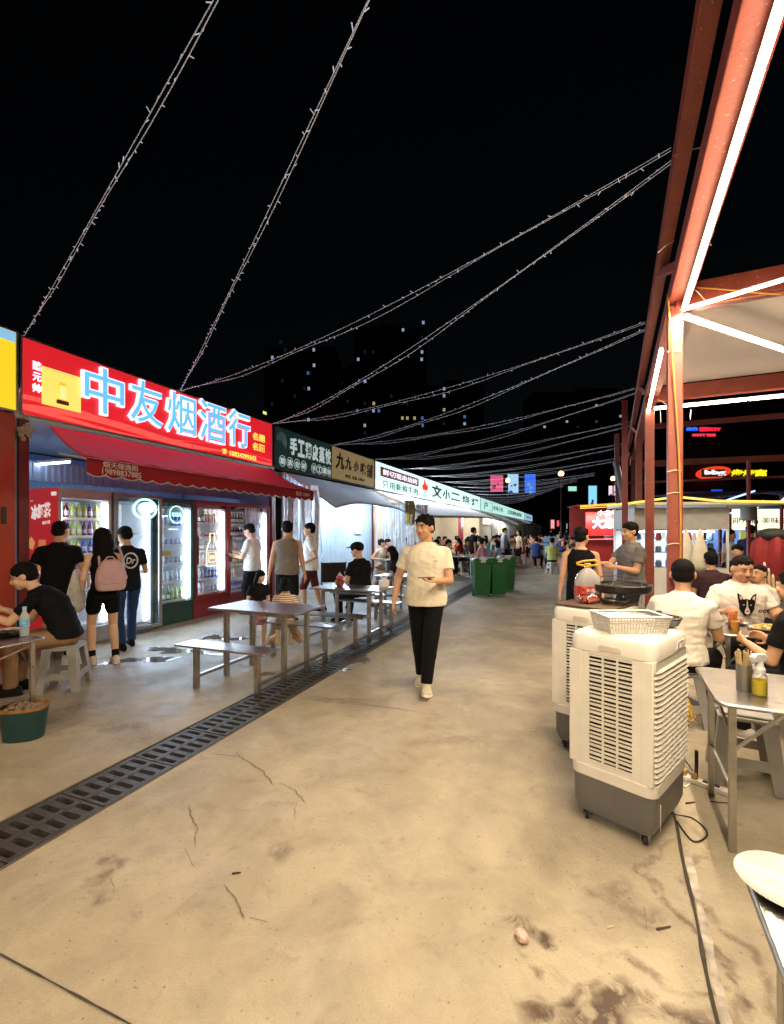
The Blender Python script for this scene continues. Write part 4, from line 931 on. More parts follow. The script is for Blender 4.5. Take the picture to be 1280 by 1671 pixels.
# wooden board + jug + bag on the second cooler
o = thing('chopping_board', 'dark wooden board covering the top of the second cooler', 'board', AC2(0, 0, 1.053), R(43)); q = MB(); q.box(.005, .495, .005, .415, 0, .012); q.build('board', wood_d, o, .003)
o = thing('oil_jug', 'large clear oil jug with an amber handle and red label on the second cooler', 'jug', AC2(.34, .32, 1.066), .1)
q = MB(); q.loft([sq(.085, 0), sq(.09, .01), sq(.088, .07), sq(.09, .13), sq(.085, .17), sq(.05, .225), sq(.022, .245), sq(.02, .26)]); q.build('body', mat('clear_jug', (.62, .60, .58), .08, var=.1, bump=0, coat=1, alpha=.55), o, smooth=60)
q = MB(); q.lathe([(.024, .255), (.025, .28), (.02, .283)], 16); q.build('cap', mat('amber_plastic', (.75, .40, .05), .3), o)
q = MB(); q.tube([(-.02, 0, .262), (-.085, 0, .275), (-.09, 0, .285), (-.02, 0, .30), (.06, 0, .305), (.095, 0, .29), (.08, 0, .268), (.02, 0, .262)], .008, 8); q.build('handle', mat('amber_plastic', (.75, .40, .05), .3), o, smooth=60)
q = MB(); q.loft([sq(.0925, .03), sq(.0925, .11)], False); q.build('paper_label', mat('red_label', (.62, .06, .03), .4, var=.7, scale=30), o, smooth=50)
text_mb('食用油', .10, .05, .004, .02, X=XF((0, -.077, .07), (1, 0, 0), (0, 0, 1))).build('lettering', white_m, o)
o = thing('sausage_bag', 'clear bag of red sausages lying on the wooden board', 'bag', AC2(.20, .24, 1.066), .5)
q = MB(); random.seed(5)
for k in range(9): q.caps((-.06+random.uniform(-.01, .01), -.04+.011*k, .015+.012*(k % 3)), (.06+random.uniform(-.01, .01), -.03+.010*k, .018+.010*(k % 3)), .011, .010, 8)
q.build('sausages', mat('sausage_red', (.50, .10, .06), .3, var=.4, scale=30), o, smooth=60)
q = MB(); q.ell((0, 0, .035), (.095, .07, .042)); q.build('film', glass('film', (.96, .93, .92), .22, .12), o, smooth=60)
o = thing('foil_bowl', 'crumpled foil bowl on the wooden board under the tray', 'foil', AC2(.27, .08, 1.066)); random.seed(4)
q = MB(); q.loft([[V((r_*math.cos(a_)*(1+random.uniform(-.08, .08)), r_*math.sin(a_)*(1+random.uniform(-.08, .08)), z_+random.uniform(-.003, .003))) for a_ in (2*math.pi*i/22 for i in range(22))] for r_, z_ in ((.04, .003), (.065, .015), (.085, .035), (.09, .036), (.075, .025))], False); q.build('foil', steel, o)
# cables, power strip
def cable(label, pts, r, m, cat='cable'):
    o = thing('power_cable', label, cat, pts[0]); P0 = V(pts[0])
    cu = []                                                   # catmull-rom
    P_ = [V(p) for p in pts]; P_ = [P_[0]]+P_+[P_[-1]]
    for i in range(1, len(P_)-2):
        for k in range(8):
            t = k/8; a_, b2, c_, d_ = P_[i-1:i+3]
            cu.append(.5*((2*b2)+(c_-a_)*t+(2*a_-5*b2+4*c_-d_)*t*t+(3*b2-a_-3*c_+d_)*t**3))
    cu.append(P_[-2]); q = MB(); q.tube([p-P0 for p in cu], r, 7); q.build('cord', m, o, smooth=70); return o
cable('thin black cable looping down the nearest cooler onto the floor', [W(1112, 1120, 2.72), W(1113, 1200, 2.70), W(1098, 1260, 2.66), W(1090, 1300, 2.6), G(1098, 1327, .008), G(1130, 1335, .006), G(1153, 1355, .006), G(1150, 1368, .006), G(1130, 1372, .006), G(1105, 1340, .012)], .004, rubber)
o = thing('power_strip', 'white power strip on the floor beside the nearest cooler', 'power strip', G(1146, 1282, .0), -.9)
q = MB(); q.box(-.15, .15, -.028, .028, 0, .03); q.build('body', white_pl, o, .006)
for k in range(4): q = MB(); q.cbox((-.10+.06*k, 0, .0315), (.03, .03, .003)); q.build('socket', black, o)
for k in range(2): q = MB(); q.cbox((-.10+.06*k, 0, .05), (.032, .035, .034)); q.build('plug', mat('plug_orange', (.55, .35, .12), .4), o, .004)
cable('thin black cable rising from the power strip', [G(1133, 1262, .06), W(1122, 1245, 3.1), W(1108, 1228, 3.0), W(1104, 1215, 2.95)], .004, rubber)
cable('flat black cable bundle standing up from the power strip', [G(1136, 1264, .06), W(1137, 1250, 3.0), W(1137, 1225, 3.0)], .011, rubber)
cable('thin dark cable curling from the power strip under the table leg', [G(1150, 1275, .03), G(1180, 1288, .006), G(1200, 1300, .006), G(1197, 1310, .006), G(1160, 1308, .006)], .003, rubber)
cable('pale coiled wire behind the power strip', [G(1118, 1262, .01), G(1128, 1275, .006), G(1118, 1284, .006), G(1112, 1272, .01), G(1126, 1268, .008)], .004, white_m)
o = thing('wire_bundle', 'yellow wire bundle hanging off the back edge of the nearest cooler', 'wire bundle', W(1119, 1135, 2.72))
q = MB(); random.seed(8)
for k in range(12): x_ = random.uniform(-.02, .03); q.tube([(0, 0, 0), (x_*.6, -.01, -.04), (x_+.02, random.uniform(-.02, .02), -.13+random.uniform(-.02, .02))], .0045, 6)
q.build('wires', mat('yellow_wire', (.62, .40, .06), .45), o, smooth=60)
o = thing('litter_scrap', 'crumpled pinkish paper lump on the floor in the foreground', 'litter', G(852, 1535)); random.seed(2)
q = MB(); q.ell((0, 0, .018), (.022, .032, .018), M.Rotation(.5, 3, 'Z'), 14, 10); q.v = [v+V((random.uniform(-1, 1), random.uniform(-1, 1), random.uniform(-.3, 1)))*.003 for v in q.v]; q.build('paper', mat('pink_paper', (.62, .42, .36), .7, var=.4, scale=60), o, smooth=30)
for lab, px, py, sc, cc in (('tiny twig on the floor in front of the air cooler', 1085, 1518, .03, (.06, .05, .03)), ('small pale leaf scrap between the walking man and the coolers', 870, 1192, .02, (.6, .6, .5)), ('small dark scrap left of the paper lump', 386, 1427, .016, (.03, .025, .02)), ('small dark object on the floor beside the cooler wheel', 1128, 1312, .028, (.05, .012, .01)), ('pale green scrap on the floor under the near right table', 1195, 1330, .03, (.5, .55, .25)), ('pale twig right of the paper lump', 998, 1515, .012, (.6, .5, .3))):
    o = thing('litter_scrap', lab, 'litter', G(px, py, .001)); q = MB(); q.caps((-sc, 0, .004), (sc, sc*.4, .004), .005, .003, 6); q.build('scrap', mat('scrap_%d' % px, cc, .8), o)

# ================================================================ RED PERGOLA (frame R)
SP = .483
pg = thing('pergola', 'red painted steel pergola frame with beams rising along the right side', 'pergola', Rr(0, 0), RA)
def pbar(nm, a_, b2, wd, ht=None, m=red_paint): q = MB(); q.bar(a_, b2, wd, ht); return q.build(nm, m, pg, .006)
PT = [1.57, 4.77, 7.98, 11.2, 14.4]
for t in PT[1:]: pbar('post', (SP, t, 0), (SP, t, 3.56), .115 if t < 7 else .12)
for t in (7.98, 11.2, 14.4): pbar('post', (SP+4.8, t, 0), (SP+4.8, t, 3.5), .12)
pbar('eaves_beam', (SP+.035, -5, 3.66), (SP+.035, 16, 3.66), .17, .14)
pbar('fascia_beam', (SP-.09, -5, 4.02), (SP-.09, 17.5, 4.02), .09, .14)
for t in PT[:3]: pbar('cross_beam', (SP, t, 3.63), (SP+5, t, 3.63), .14, .2)
pbar('cross_beam', (SP, 11.2, 3.79), (SP+5, 11.2, 3.79), .10, .10, m=dark_red); pbar('cross_beam', (SP, 14.4, 3.42), (SP+5, 14.4, 3.36), .12, .16)
for t in (-2, 1.57, 4.2, 7.98, 11.2, 14.4): pbar('bracket', (SP, t, 3.66), (SP-.10, t+.8, 4.0), .07)
pbar('back_beam', (SP+4.8, -5, 3.66), (SP+4.8, 16, 3.66), .14)
sheetm = mat('ceiling_sheet', (.36, .335, .315), .6, var=.06, scale=1.5)
q = MB(); q.box(SP+.14, SP+4.75, 4.85, 7.9, 3.74, 3.76); q.build('ceiling_sheet', sheetm, pg)
pbar('low_rail', (SP-.3, 14.2, 2.9), (SP+4.8, 14.2, 2.9), .06, m=dark_red)
pbar('side_post', (SP-.3, 9.6, 0), (SP-.3, 9.6, 4.0), .10, m=dark_red)
q = MB(); q.prism([(SP-.36, 3.95), (SP-.34, 2.1), (SP-.44, 2.1), (SP-.47, 3.95)], 'y', 12.5, 15.2); q.build('side_board', mat('board_dull', (.22, .07, .06), .5), pg)
# LED tubes
warm = (255, 222, 188)
LE = 30
ledm = emis('warm_led', warm, LE)
def led(label, a_, b2, r=.020, grp='warm LED strips on the red pergola'):
    a_, b2 = V(a_), V(b2); o = thing('led_strip', label, 'LED strip', a_, 0, grp); d = b2-a_
    n = max(1, round(d.length/1.2))
    for k in range(n):
        q = MB(); q.tube([d*((k+.012)/n), d*((k+.988)/n)], r, 8); q.build('led_tube', ledm, o)
    q = MB(); q.bar(V((0, 0, r+.008)), d+V((0, 0, r+.008)), .03, .008); q.build('channel', white_m, o)
    return o
def led_lamp(a_, b2, pw, z=-.02, col=(1, .80, .56)):          # the strip's own light, along its whole length
    a_, b2 = V(a_), V(b2); d = b2-a_; m_ = (a_+b2)/2; area('led_lamp', m_+V((0, 0, z)), d.length, .03, pw, col, (0, 0, math.atan2(d.y, d.x)))
def RP(t, s, z): return Rr(t, s, z)
zL = 3.50
led('longest warm LED strip under the eaves beam, running overhead past the picture top', RP(-4.6, SP+.06, zL), RP(4.70, SP+.06, zL))
led('warm LED strip between the two orange posts', RP(5.4, SP-.05, 3.42), RP(7.9, SP-.02, 3.38))
led('warm LED strip slanting across from the near orange post', RP(4.78, SP+.08, 3.47), W(1330, 588, 4.9+.25)*1.0)
led('warm LED strip hanging level along the far cross beam', RP(7.95, SP+.05, 3.42), RP(7.85, SP+4.6, 3.40))
led('thin warm LED strip slanting up to the right from the near orange post', RP(4.70, SP+.06, 3.50), W(1330, 442, 3.3), .010)
led_lamp(RP(-4.6, SP+.06, zL), RP(4.70, SP+.06, zL), 455)
led_lamp(RP(5.4, SP-.05, 3.42), RP(7.9, SP-.02, 3.38), 60)
led_lamp(RP(4.78, SP+.08, 3.45), RP(5.2, SP+2.6, 3.45), 70)
led_lamp(RP(7.95, SP+.05, 3.40), RP(7.85, SP+4.6, 3.38), 100)
oc = mat('orange_wire', (.55, .28, .05), .45)
cable('orange cable running down the near red post', [W(1090, 480, 4.02), W(1093, 520, 4.0), W(1099, 600, 4.0), W(1108, 740, 4.0), W(1111, 850, 4.0), W(1110, 1000, 4.0)], .008, oc)
cable('orange cables sagging along the near cross beam', [W(1125, 468, 4.0), W(1180, 472, 3.85), W(1240, 478, 3.7), W(1310, 484, 3.6)], .007, oc)
cable('pinkish cable along the near cross beam under the orange ones', [W(1122, 498, 4.05), W(1180, 492, 3.9), W(1240, 482, 3.8), W(1310, 474, 3.7)], .007, mat('pink_wire', (.6, .25, .15), .5))
ties = [(W(1089, 574, 4.03), W(1115, 574, 4.03)), (W(1089, 770, 4.03), W(1114, 768, 4.03)), (W(1089, 806, 4.03), W(1114, 805, 4.03)), (W(1089, 889, 4.03), W(1114, 888, 4.03)),
        (W(1054, 632, 6.9), W(1066, 608, 6.9)), (W(1048, 645, 6.9), W(1062, 625, 6.9)), (W(1127, 466, 3.9), W(1152, 491, 3.9)), (W(1078, 668, 6.8), W(1079, 690, 6.8)), (W(1128, 668, 6.8), W(1127, 684, 6.8)), (W(1074, 652, 6.8), W(1088, 660, 6.8)),
        (W(1101, 254, 2.9), W(1148, 240, 2.9)), (W(1152, 389, 3.3), W(1161, 401, 3.3)), (W(1074, 412, 3.4), W(1101, 393, 3.4))]
for k, (a_, b2) in enumerate(ties):
    o = thing('cable_tie', 'pale plastic cable tie sticking out from the red pergola', 'cable tie', a_, 0, 'cable ties on the pergola'); q = MB(); q.tube([V((0, 0, 0)), (b2-a_)*.5+V((0, 0, .01)), b2-a_], .004, 5); q.build('tie', mat('tie_cream', (.7, .6, .42), .5), o)

# ================================================================ STRING LIGHTS over the lane
RAf = lambda k: Rr(.95+2.60*k, SP-.39, 3.98)
R_ = [V((.69, .70, 3.93))]+[V((.354+.4766*y, y, 3.93)) for y in (2.88, 5.28, 7.73, 10.1, 12.5, 14.9)]+[V((.354+.4766*16+.25*(k), 16.5+2.4*k, 3.9)) for k in range(1, 9)]
L_ = [L(lt(33, FS)+.05, FS, 4.0), L(lt(295, FS), FS, 4.0), L(lt(447, FS), FS, 4.0), L(lt(545, FS), FS, 4.0), L(lt(612, FS), FS, 4.0)]+[L(lt(612, FS)+2.6*k, FS, 4.0) for k in range(1, 11)]
wirem = mat('string_wire', (.55, .55, .58), .5, var=0, bump=0, emit=.14, ecol=(.7, .74, .9)); bulbm = emis('bulb_dim', (200, 205, 230), .6)  # wire glows faintly to imitate the light it catches
SG = 'twinkle strings across the lane'
def string(label, a_, b2, sag, dbl=True, n=60, seed=0):
    random.seed(seed); o = thing('string_light', label, 'string light', a_, 0, SG); d = b2-a_; ln = d.length
    def pt(u, k): return d*u+V((0, 0, -4*(sag+.05*k)*u*(1-u)))+V((0, 0, .02*k*math.sin(u*17)))
    for k in range(2 if dbl else 1):
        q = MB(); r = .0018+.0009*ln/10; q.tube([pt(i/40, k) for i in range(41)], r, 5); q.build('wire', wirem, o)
    q = MB(); n = int(ln/(.085 if ln < 9 else .2))
    for i in range(n):
        u = (i+random.random()*.4)/n; p = pt(u, 0 if random.random() < .5 else (1 if dbl else 0)); a2_ = random.random()*6.28
        q.tube([p, p+V((.024*math.cos(a2_), .024*math.sin(a2_), random.uniform(-.02, .024)))], .003, 4)
    q.build('bulb_stubs', bulbm, o); return o
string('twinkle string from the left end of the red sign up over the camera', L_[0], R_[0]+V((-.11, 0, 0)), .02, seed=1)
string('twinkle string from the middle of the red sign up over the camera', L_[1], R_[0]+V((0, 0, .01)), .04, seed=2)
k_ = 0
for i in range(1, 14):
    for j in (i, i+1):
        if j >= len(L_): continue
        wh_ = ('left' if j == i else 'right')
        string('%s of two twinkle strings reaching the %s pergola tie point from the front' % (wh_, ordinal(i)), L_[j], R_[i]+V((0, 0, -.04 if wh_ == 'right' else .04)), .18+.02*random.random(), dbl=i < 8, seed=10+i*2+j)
# ================================================================ PEOPLE
def remesh(mb, vox, smooth=6, wr=0, name='m', ws=.11):
    me = mb.mesh(name, True); o = bpy.data.objects.new('tmp', me); C.objects.link(o)
    md = o.modifiers.new('r', 'REMESH'); md.mode = 'VOXEL'; md.voxel_size = vox; md.adaptivity = 0
    if smooth: sm = o.modifiers.new('s', 'SMOOTH'); sm.factor = .5; sm.iterations = smooth
    if wr:
        tx = bpy.data.textures.get('wrinkle%d' % int(ws*100)) or bpy.data.textures.new('wrinkle%d' % int(ws*100), 'CLOUDS'); tx.noise_scale = ws; tx.noise_depth = 2
        dm = o.modifiers.new('d', 'DISPLACE'); dm.texture = tx; dm.strength = wr; dm.mid_level = .5; dm.texture_coords = 'LOCAL'
        if ws > .05:
            dm.strength = wr*.35; fe = bpy.data.objects.new('fold', None); C.objects.link(fe); fe.rotation_euler = (.25, .45, 0); fe.scale = (2.2, 2.2, .75)
            t2 = bpy.data.textures.get('folds') or bpy.data.textures.new('folds', 'CLOUDS'); t2.noise_scale = .09; t2.noise_depth = 1; t2.noise_type = 'HARD_NOISE'
            d2 = o.modifiers.new('d2', 'DISPLACE'); d2.texture = t2; d2.strength = wr*1.0; d2.mid_level = .35; d2.texture_coords = 'OBJECT'; d2.texture_coords_object = fe
            s2 = o.modifiers.new('s2', 'SMOOTH'); s2.factor = .5; s2.iterations = 1
    dg = bpy.context.evaluated_depsgraph_get(); m2 = bpy.data.meshes.new_from_object(o.evaluated_get(dg)); m2.name = name
    bpy.data.objects.remove(o); bpy.data.meshes.remove(me)
    if bpy.data.objects.get('fold'): bpy.data.objects.remove(bpy.data.objects['fold'])
    m2.polygons.foreach_set('use_smooth', [True]*len(m2.polygons)); m2.materials.clear(); return m2
def mk(name, me, m, parent):
    me.materials.append(m); return link(bpy.data.objects.new(name, me), parent)
def ik(a, b, l1, l2, hint):
    a, b = V(a), V(b); d = b-a; Ln = min(max(d.length, .05), (l1+l2)*.998); n = d.normalized()
    x = (Ln*Ln+l1*l1-l2*l2)/(2*Ln); h = math.sqrt(max(l1*l1-x*x, 0)); hv = V(hint); p = hv-n*hv.dot(n)
    p = p.normalized() if p.length > 1e-4 else V((0, 1, 0)); return a+n*x+p*h, a+n*Ln
skin = mat('skin', lin((205, 158, 122)), .5, var=.06, scale=10, bump=.03, bscale=60, subs=.08, spec=.35)
skin_p = mat('skin_pale', lin((226, 186, 155)), .5, var=.05, scale=10, bump=.03, bscale=60, subs=.08, spec=.35)
hairm = mat('black_hair', (.006, .005, .0045), .75, var=.5, scale=30, bump=.5, bscale=90, spec=.15, stretch=(1, 1, .2))
eyew = mat('eye_white', (.75, .72, .68), .3, var=0, bump=0); iris = mat('eye_dark', (.02, .012, .008), .2, var=0, bump=0); lipm = mat('lips', lin((165, 90, 80)), .45, var=0, bump=0)
STAND = dict(hip=(0, 0, .92), lean=(0, -.02, 1), hl=(.24, .0, .80), hr=(-.24, 0, .80), fl=(.10, 0, 0), fr=(-.10, 0, 0))
PROT = {}
def person(label, loc, face, P=None, top=(230, 225, 210), tk='tee', bot=(15, 15, 18), bk='long', shoe=(200, 195, 185), hair='short', H=1.72, fat=1.0, sk=None, group=None, vox=.014,
           fingers=False, facef=True, z=0, seated=False, key=None, female=False, sock=None, cat='person', wr=.012, curl=.5, hs=1.09, longsleeve=False):
    p = dict(STAND); p.update(P or {}); sk = sk or skin; s = H/1.72
    yaw = math.atan2(face[1], face[0])+math.pi/2
    root = thing('person', label, cat, (loc[0], loc[1], z), yaw, group)
    X, Y_, Z = V((1, 0, 0)), V((0, 1, 0)), V((0, 0, 1))
    hip = V(p['hip'])*s; ld = V(p['lean']).normalized(); neck = hip+ld*.52*s
    tw = p.get('twist', 0); shx = M.Rotation(tw, 3, ld)@X; shx = (shx-ld*shx.dot(ld)).normalized(); f_sh = ld.cross(shx)*1.0      # f_sh points to the back (+Y)
    ptw = p.get('ptwist', 0); px_ = M.Rotation(ptw, 3, 'Z')@X; bk_ = Z.cross(px_)
    hu = (ld*.6+Z*.8).normalized() if not p.get('hdir') else V(p['hdir']).normalized()
    hy, hp = p.get('hyaw', 0), p.get('hpitch', 0)
    headrot = M.Rotation(hy, 3, 'Z')@M.Rotation(hp, 3, 'X')   # face along local -Y; +hp looks down
    hc = neck+hu*.085*s+headrot@V((0, -.03, .075))*s
    sw = .185*s*(1+.12*(fat-1))*(.88 if female else 1)
    shd = {1: neck-ld*.092*s+shx*sw, -1: neck-ld*.092*s-shx*sw}
    hj = {1: hip+px_*.09*s-Z*.02*s, -1: hip-px_*.09*s-Z*.02*s}
    ua, fa, th, sn = .285*s, .245*s, .42*s, .42*s
    el, wr_, kn, an = {}, {}, {}, {}
    for sd, k in ((1, 'l'), (-1, 'r')):
        el[sd], wr_[sd] = ik(shd[sd], V(p['h'+k])*s, ua, fa, p.get('e'+k, (sd*.35, .8, -.5)))
        ft = V(p['f'+k])*s; a_ = V((ft.x, ft.y, ft.z+.085*s))
        kn[sd], an[sd] = ik(hj[sd], a_, th, sn, p.get('k'+k, (sd*.12, -1, .15)))
    F_ = fat
    prof = [(-.20, .085, .085), (-.13, .135, .105), (0, .168, .118), (.25, .150*(.9 if female else 1), .105), (.45, .150, .108), (.66, .166, .118), (.80, .164, .104), (.90, .128, .088), (.97, .088, .07), (1.03, .058, .055)]
    bulge = p.get('hump', .0)
    def torso(mb, inf=0, t0=-.3, t1=2, flat=0):
        rings = []
        for t, rx, ry in (prof if not flat else [(-.19, .160, .116), (-.13, .166, .118), (-.06, .167, .118)]+prof[2:]):
            if t < t0-1e-6 or t > t1+1e-6: continue
            c = hip+ld*.52*s*t if t >= 0 else hip+Z*.52*s*t; w_ = max(0, min(1, t)); ax = (px_*(1-w_)+shx*w_).normalized(); bb = (bk_*(1-w_)+f_sh*w_).normalized()
            c = c+bb*(bulge*math.sin(math.pi*max(0, min(1, t))))*s+bb*(-.012*(F_-1)*4*(1 if .0 < t < .6 else 0))
            rx2 = (rx*(1+(F_-1)*.9)*(.90 if female else 1)+inf)*s; ry2 = (ry*(1+(F_-1)*1.2)+inf)*s
            rings.append([c+ax*rx2*math.cos(a_)*abs(math.cos(a_))**-.12 if False else c+ax*rx2*math.copysign(abs(math.cos(a_))**.82, math.cos(a_))+bb*ry2*math.copysign(abs(math.sin(a_))**.9, math.sin(a_)) for a_ in (2*math.pi*(k+.5)/20 for k in range(20))])
        mb.loft(rings)
    # ---- body (one continuous surface)
    b = MB(); torso(b)
    k_ = .5+.5*F_
    b.caps(neck-ld*.06*s, hc-headrot@V((0, -.02, .04))*s, .060*s*k_, .052*s*k_)
    for sd in (1, -1):
        b.caps(neck-ld*.045*s, shd[sd], .042*s, .050*s*k_); b.caps(shd[sd], el[sd], .050*s*k_*(.85 if female else 1), .039*s*k_); b.caps(el[sd], wr_[sd], .040*s*k_, .026*s)
        b.caps(hj[sd], kn[sd], .086*s*k_, .054*s*k_)
        mc = kn[sd].lerp(an[sd], .3)+Y_*.0; cb = (kn[sd]-hj[sd]).cross(X).cross(kn[sd]-an[sd])
        b.caps(kn[sd], kn[sd].lerp(an[sd], .35), .052*s*k_, .056*s*k_); b.caps(kn[sd].lerp(an[sd], .35), an[sd], .055*s*k_, .036*s)
        b.caps(an[sd], an[sd]+V((0, -.08, -.04))*s, .036*s, .028*s, 8)
        # hand
        fd = (wr_[sd]-el[sd]).normalized(); hd = V(p.get('hd'+('l' if sd == 1 else 'r'), fd)).normalized()
        pn = V(p.get('pn'+('l' if sd == 1 else 'r'), (-sd, 0, 0))); pn = (pn-hd*pn.dot(hd)).normalized(); sx_ = hd.cross(pn)*sd   # pn: palm faces; sx_: thumb side
        if p.get('thumb'+('l' if sd == 1 else 'r'), 0): sx_ = -sx_
        w0 = wr_[sd]
        if fingers:
            for u in (-.026, -.009, .009, .026): b.caps(w0+hd*.01*s, w0+hd*.085*s+sx_*u*s, .018*s, .0125*s, 8)
            cu = p.get('curl'+('l' if sd == 1 else 'r'), curl)
            for u, ln in ((.028, .072), (.0095, .082), (-.0095, .076), (-.027, .060)):
                q0 = w0+hd*.088*s+sx_*u*s; a1 = cu*.9; a2 = cu*1.9; a3 = cu*2.6
                q1 = q0+(hd*math.cos(a1)+pn*math.sin(a1)+sx_*u*2)*ln*.45*s; q2 = q1+(hd*math.cos(a2)+pn*math.sin(a2)+sx_*u)*ln*.32*s; q3 = q2+(hd*math.cos(a3)+pn*math.sin(a3))*ln*.25*s
                b.caps(q0, q1, .0100*s, .0092*s, 7); b.caps(q1, q2, .0090*s, .0085*s, 7); b.caps(q2, q3, .0084*s, .0072*s, 7)
            t0_ = w0+hd*.02*s+sx_*.022*s; t1_ = t0_+(hd*.65+sx_*.75+pn*.25).normalized()*.045*s; t2_ = t1_+(hd*.9+sx_*.25+pn*.45*cu).normalized()*.032*s
            b.caps(t0_, t1_, .0145*s, .0110*s, 8); b.caps(t1_, t2_, .0105*s, .0088*s, 8)
        else:
            b.caps(w0, w0+hd*.085*s, .026*s, .030*s, 8)
            for u in (.02, 0, -.02): b.caps(w0+hd*.08*s+sx_*u*s, w0+hd*.15*s+sx_*u*1.2*s+pn*.03*s, .013*s, .010*s, 6)
            b.caps(w0+hd*.02*s, w0+hd*.06*s+sx_*.045*s, .014*s, .011*s, 6)
    # head: skull, jaw, nose, ears
    s0 = s; s = s*hs
    def HP(v): return hc+headrot@(V(v)*s)
    hw = .074*(1+.25*(F_-1))
    b.ell(hc+headrot@V((0, .008, .018))*s, (hw*s, .094*s, .098*s), headrot, 20, 14)
    b.ell(HP((0, -.022, -.048)), (hw*.86*s, .068*s, .062*s), headrot, 16, 10)
    b.ell(HP((0, -.050, -.088)), (.034*s*F_, .034*s, .024*s), headrot, 12, 8)
    b.caps(HP((0, -.083, .012)), HP((0, -.100, -.026)), .010*s, .015*s, 8)
    for sd in (1, -1):
        b.ell(HP((sd*.015, -.092, -.030)), (.010*s, .010*s, .008*s), headrot, 8, 6)
        b.ell(HP((sd*hw*1.03, .008, -.008)), (.013*s, .022*s, .032*s), headrot, 10, 8)
        b.ell(HP((sd*.038, -.062, -.030)), (.024*s, .022*s, .022*s), headrot, 8, 6)
    b.ell(HP((0, -.080, -.052)), (.026*s, .014*s, .014*s), headrot, 10, 6)
    mk('body', remesh(b, min(vox, .0078 if fingers else vox), 3 if fingers else 2, name='body'), sk, root)
    if facef:
        for sd in (1, -1):
            q = MB(); q.ell(HP((sd*.031, -.0795, .008)), (.0145*s, .008*s, .0062*s), headrot, 12, 8); q.build('eye', eyew, root, smooth=80)
            q = MB(); q.ell(HP((sd*.030, -.0850, .008)), (.0062*s, .004*s, .0058*s), headrot, 10, 6)
            q.caps(HP((sd*.018, -.0865, .0125)), HP((sd*.045, -.0800, .0125)), .0022*s, .0020*s, 6); q.build('iris', iris, root, smooth=80)
            q = MB(); q.caps(HP((sd*.014, -.0900, .026)), HP((sd*.031, -.0865, .031)), .0042*s, .0042*s, 6); q.caps(HP((sd*.031, -.0865, .031)), HP((sd*.052, -.073, .026)), .0042*s, .0022*s, 6); q.build('eyebrow', hairm, root, smooth=80)
        q = MB(); q.ell(HP((0, -.0935, -.048)), (.022*s, .007*s, .0035*s), headrot, 12, 6); q.ell(HP((0, -.0920, -.056)), (.017*s, .007*s, .0045*s), headrot, 12, 6); q.build('mouth', lipm, root, smooth=80)
    # ---- hair
    h = MB()
    if hair in ('short', 'fringe', 'long', 'bun', 'spiky', 'crew', 'pigtails'):
        th_ = .004 if hair == 'crew' else .010
        h.ell(hc+headrot@V((0, .020, .040))*s, ((hw+th_)*s, (.091+th_)*s, (.078+th_)*s), headrot, 20, 14)
        h.ell(hc+headrot@V((0, .045, -.005))*s, ((hw+th_*.4)*s, (.060+th_)*s, .068*s), headrot, 16, 10)
        random.seed(hash(label) % 1000 if False else len(label)*7)
        if hair in ('spiky', 'short', 'fringe'):
            for k in range(46 if hair == 'spiky' else 26):
                a_ = random.uniform(-.2, 3.34) if random.random() < .5 else random.uniform(0, 6.28); e_ = random.uniform(.15, 1.4)
                d = V((math.cos(a_)*math.cos(e_)*hw*1.1, math.sin(a_)*math.cos(e_)*.098+.02, .035+math.sin(e_)*.082))
                o2 = d+V((d.x*.15, -.01+d.y*.1, .018 if hair == 'spiky' else .007)); h.caps(HP(d*.95), HP(o2), .012*s, .006*s, 6)
        if hair in ('fringe', 'spiky', 'short', 'crew'):
            for k in range(9):
                u = (k-4)/4; h.caps(HP((u*.052, -.055+.02*abs(u), .088)), HP((u*.060+random.uniform(-.008, .008), -.080+.032*abs(u), (.066 if hair != 'fringe' else .036)+random.uniform(-.008, .008))), .012*s, .005*s, 6)
        if hair in ('long',):
            for k in range(26):
                a_ = -.35+k*(math.pi+.7)/25; r0 = V((math.cos(a_)*(hw+.006), .02+math.sin(a_)*.085, .02)); 
                tip = r0*1.15+V((random.uniform(-.01, .01), .02, -.34-random.uniform(0, .06)))
                m1 = HP(r0*1.12+V((0, .005, -.10))); tp = HP((0, 0, 0))+headrot@(V((r0.x*1.2, r0.y*1.05+.015, 0))*s)-Z*(.34+random.uniform(0, .07))*s
                h.caps(HP(r0), m1, .018*s, .022*s, 6); h.caps(m1, tp, .022*s, .010*s, 6)
        if hair in ('bun', 'pigtails'):
            if hair == 'bun': h.ell(HP((0, .11, .06)), (.035*s, .035*s, .035*s), headrot, 10, 8)
            for k in range(14):
                a_ = -.2+k*(math.pi+.4)/13; r0 = V((math.cos(a_)*(hw+.004), .02+math.sin(a_)*.08, .0)); h.caps(HP(r0), HP(r0*1.05+V((0, .01, -.10 if hair == 'bun' else -.16))), .018*s, .014*s, 6)
        mk('hair', remesh(h, max(.007, vox*.6), 1, wr=.006, name='hair', ws=.02), hairm, root)
    if hair == 'cap':
        h.ell(hc+headrot@V((0, .012, .036))*s, ((hw+.012)*s, .108*s, .082*s), headrot, 20, 14)
        mk('hair', remesh(h, .009, 1, name='hair'), hairm, root)
        q = MB(); q.ell(HP((0, .010, .052)), ((hw+.020)*s, .112*s, .078*s), headrot, 22, 14); q.ell(HP((0, -.115, .055)), (.062*s, .07*s, .008*s), headrot@M.Rotation(.15, 3, 'X'), 18, 8); q.build('cap', fab((18, 18, 20)), root, smooth=80)
    s = s0
    # ---- top
    tm_ = fab(top) if isinstance(top, tuple) else top
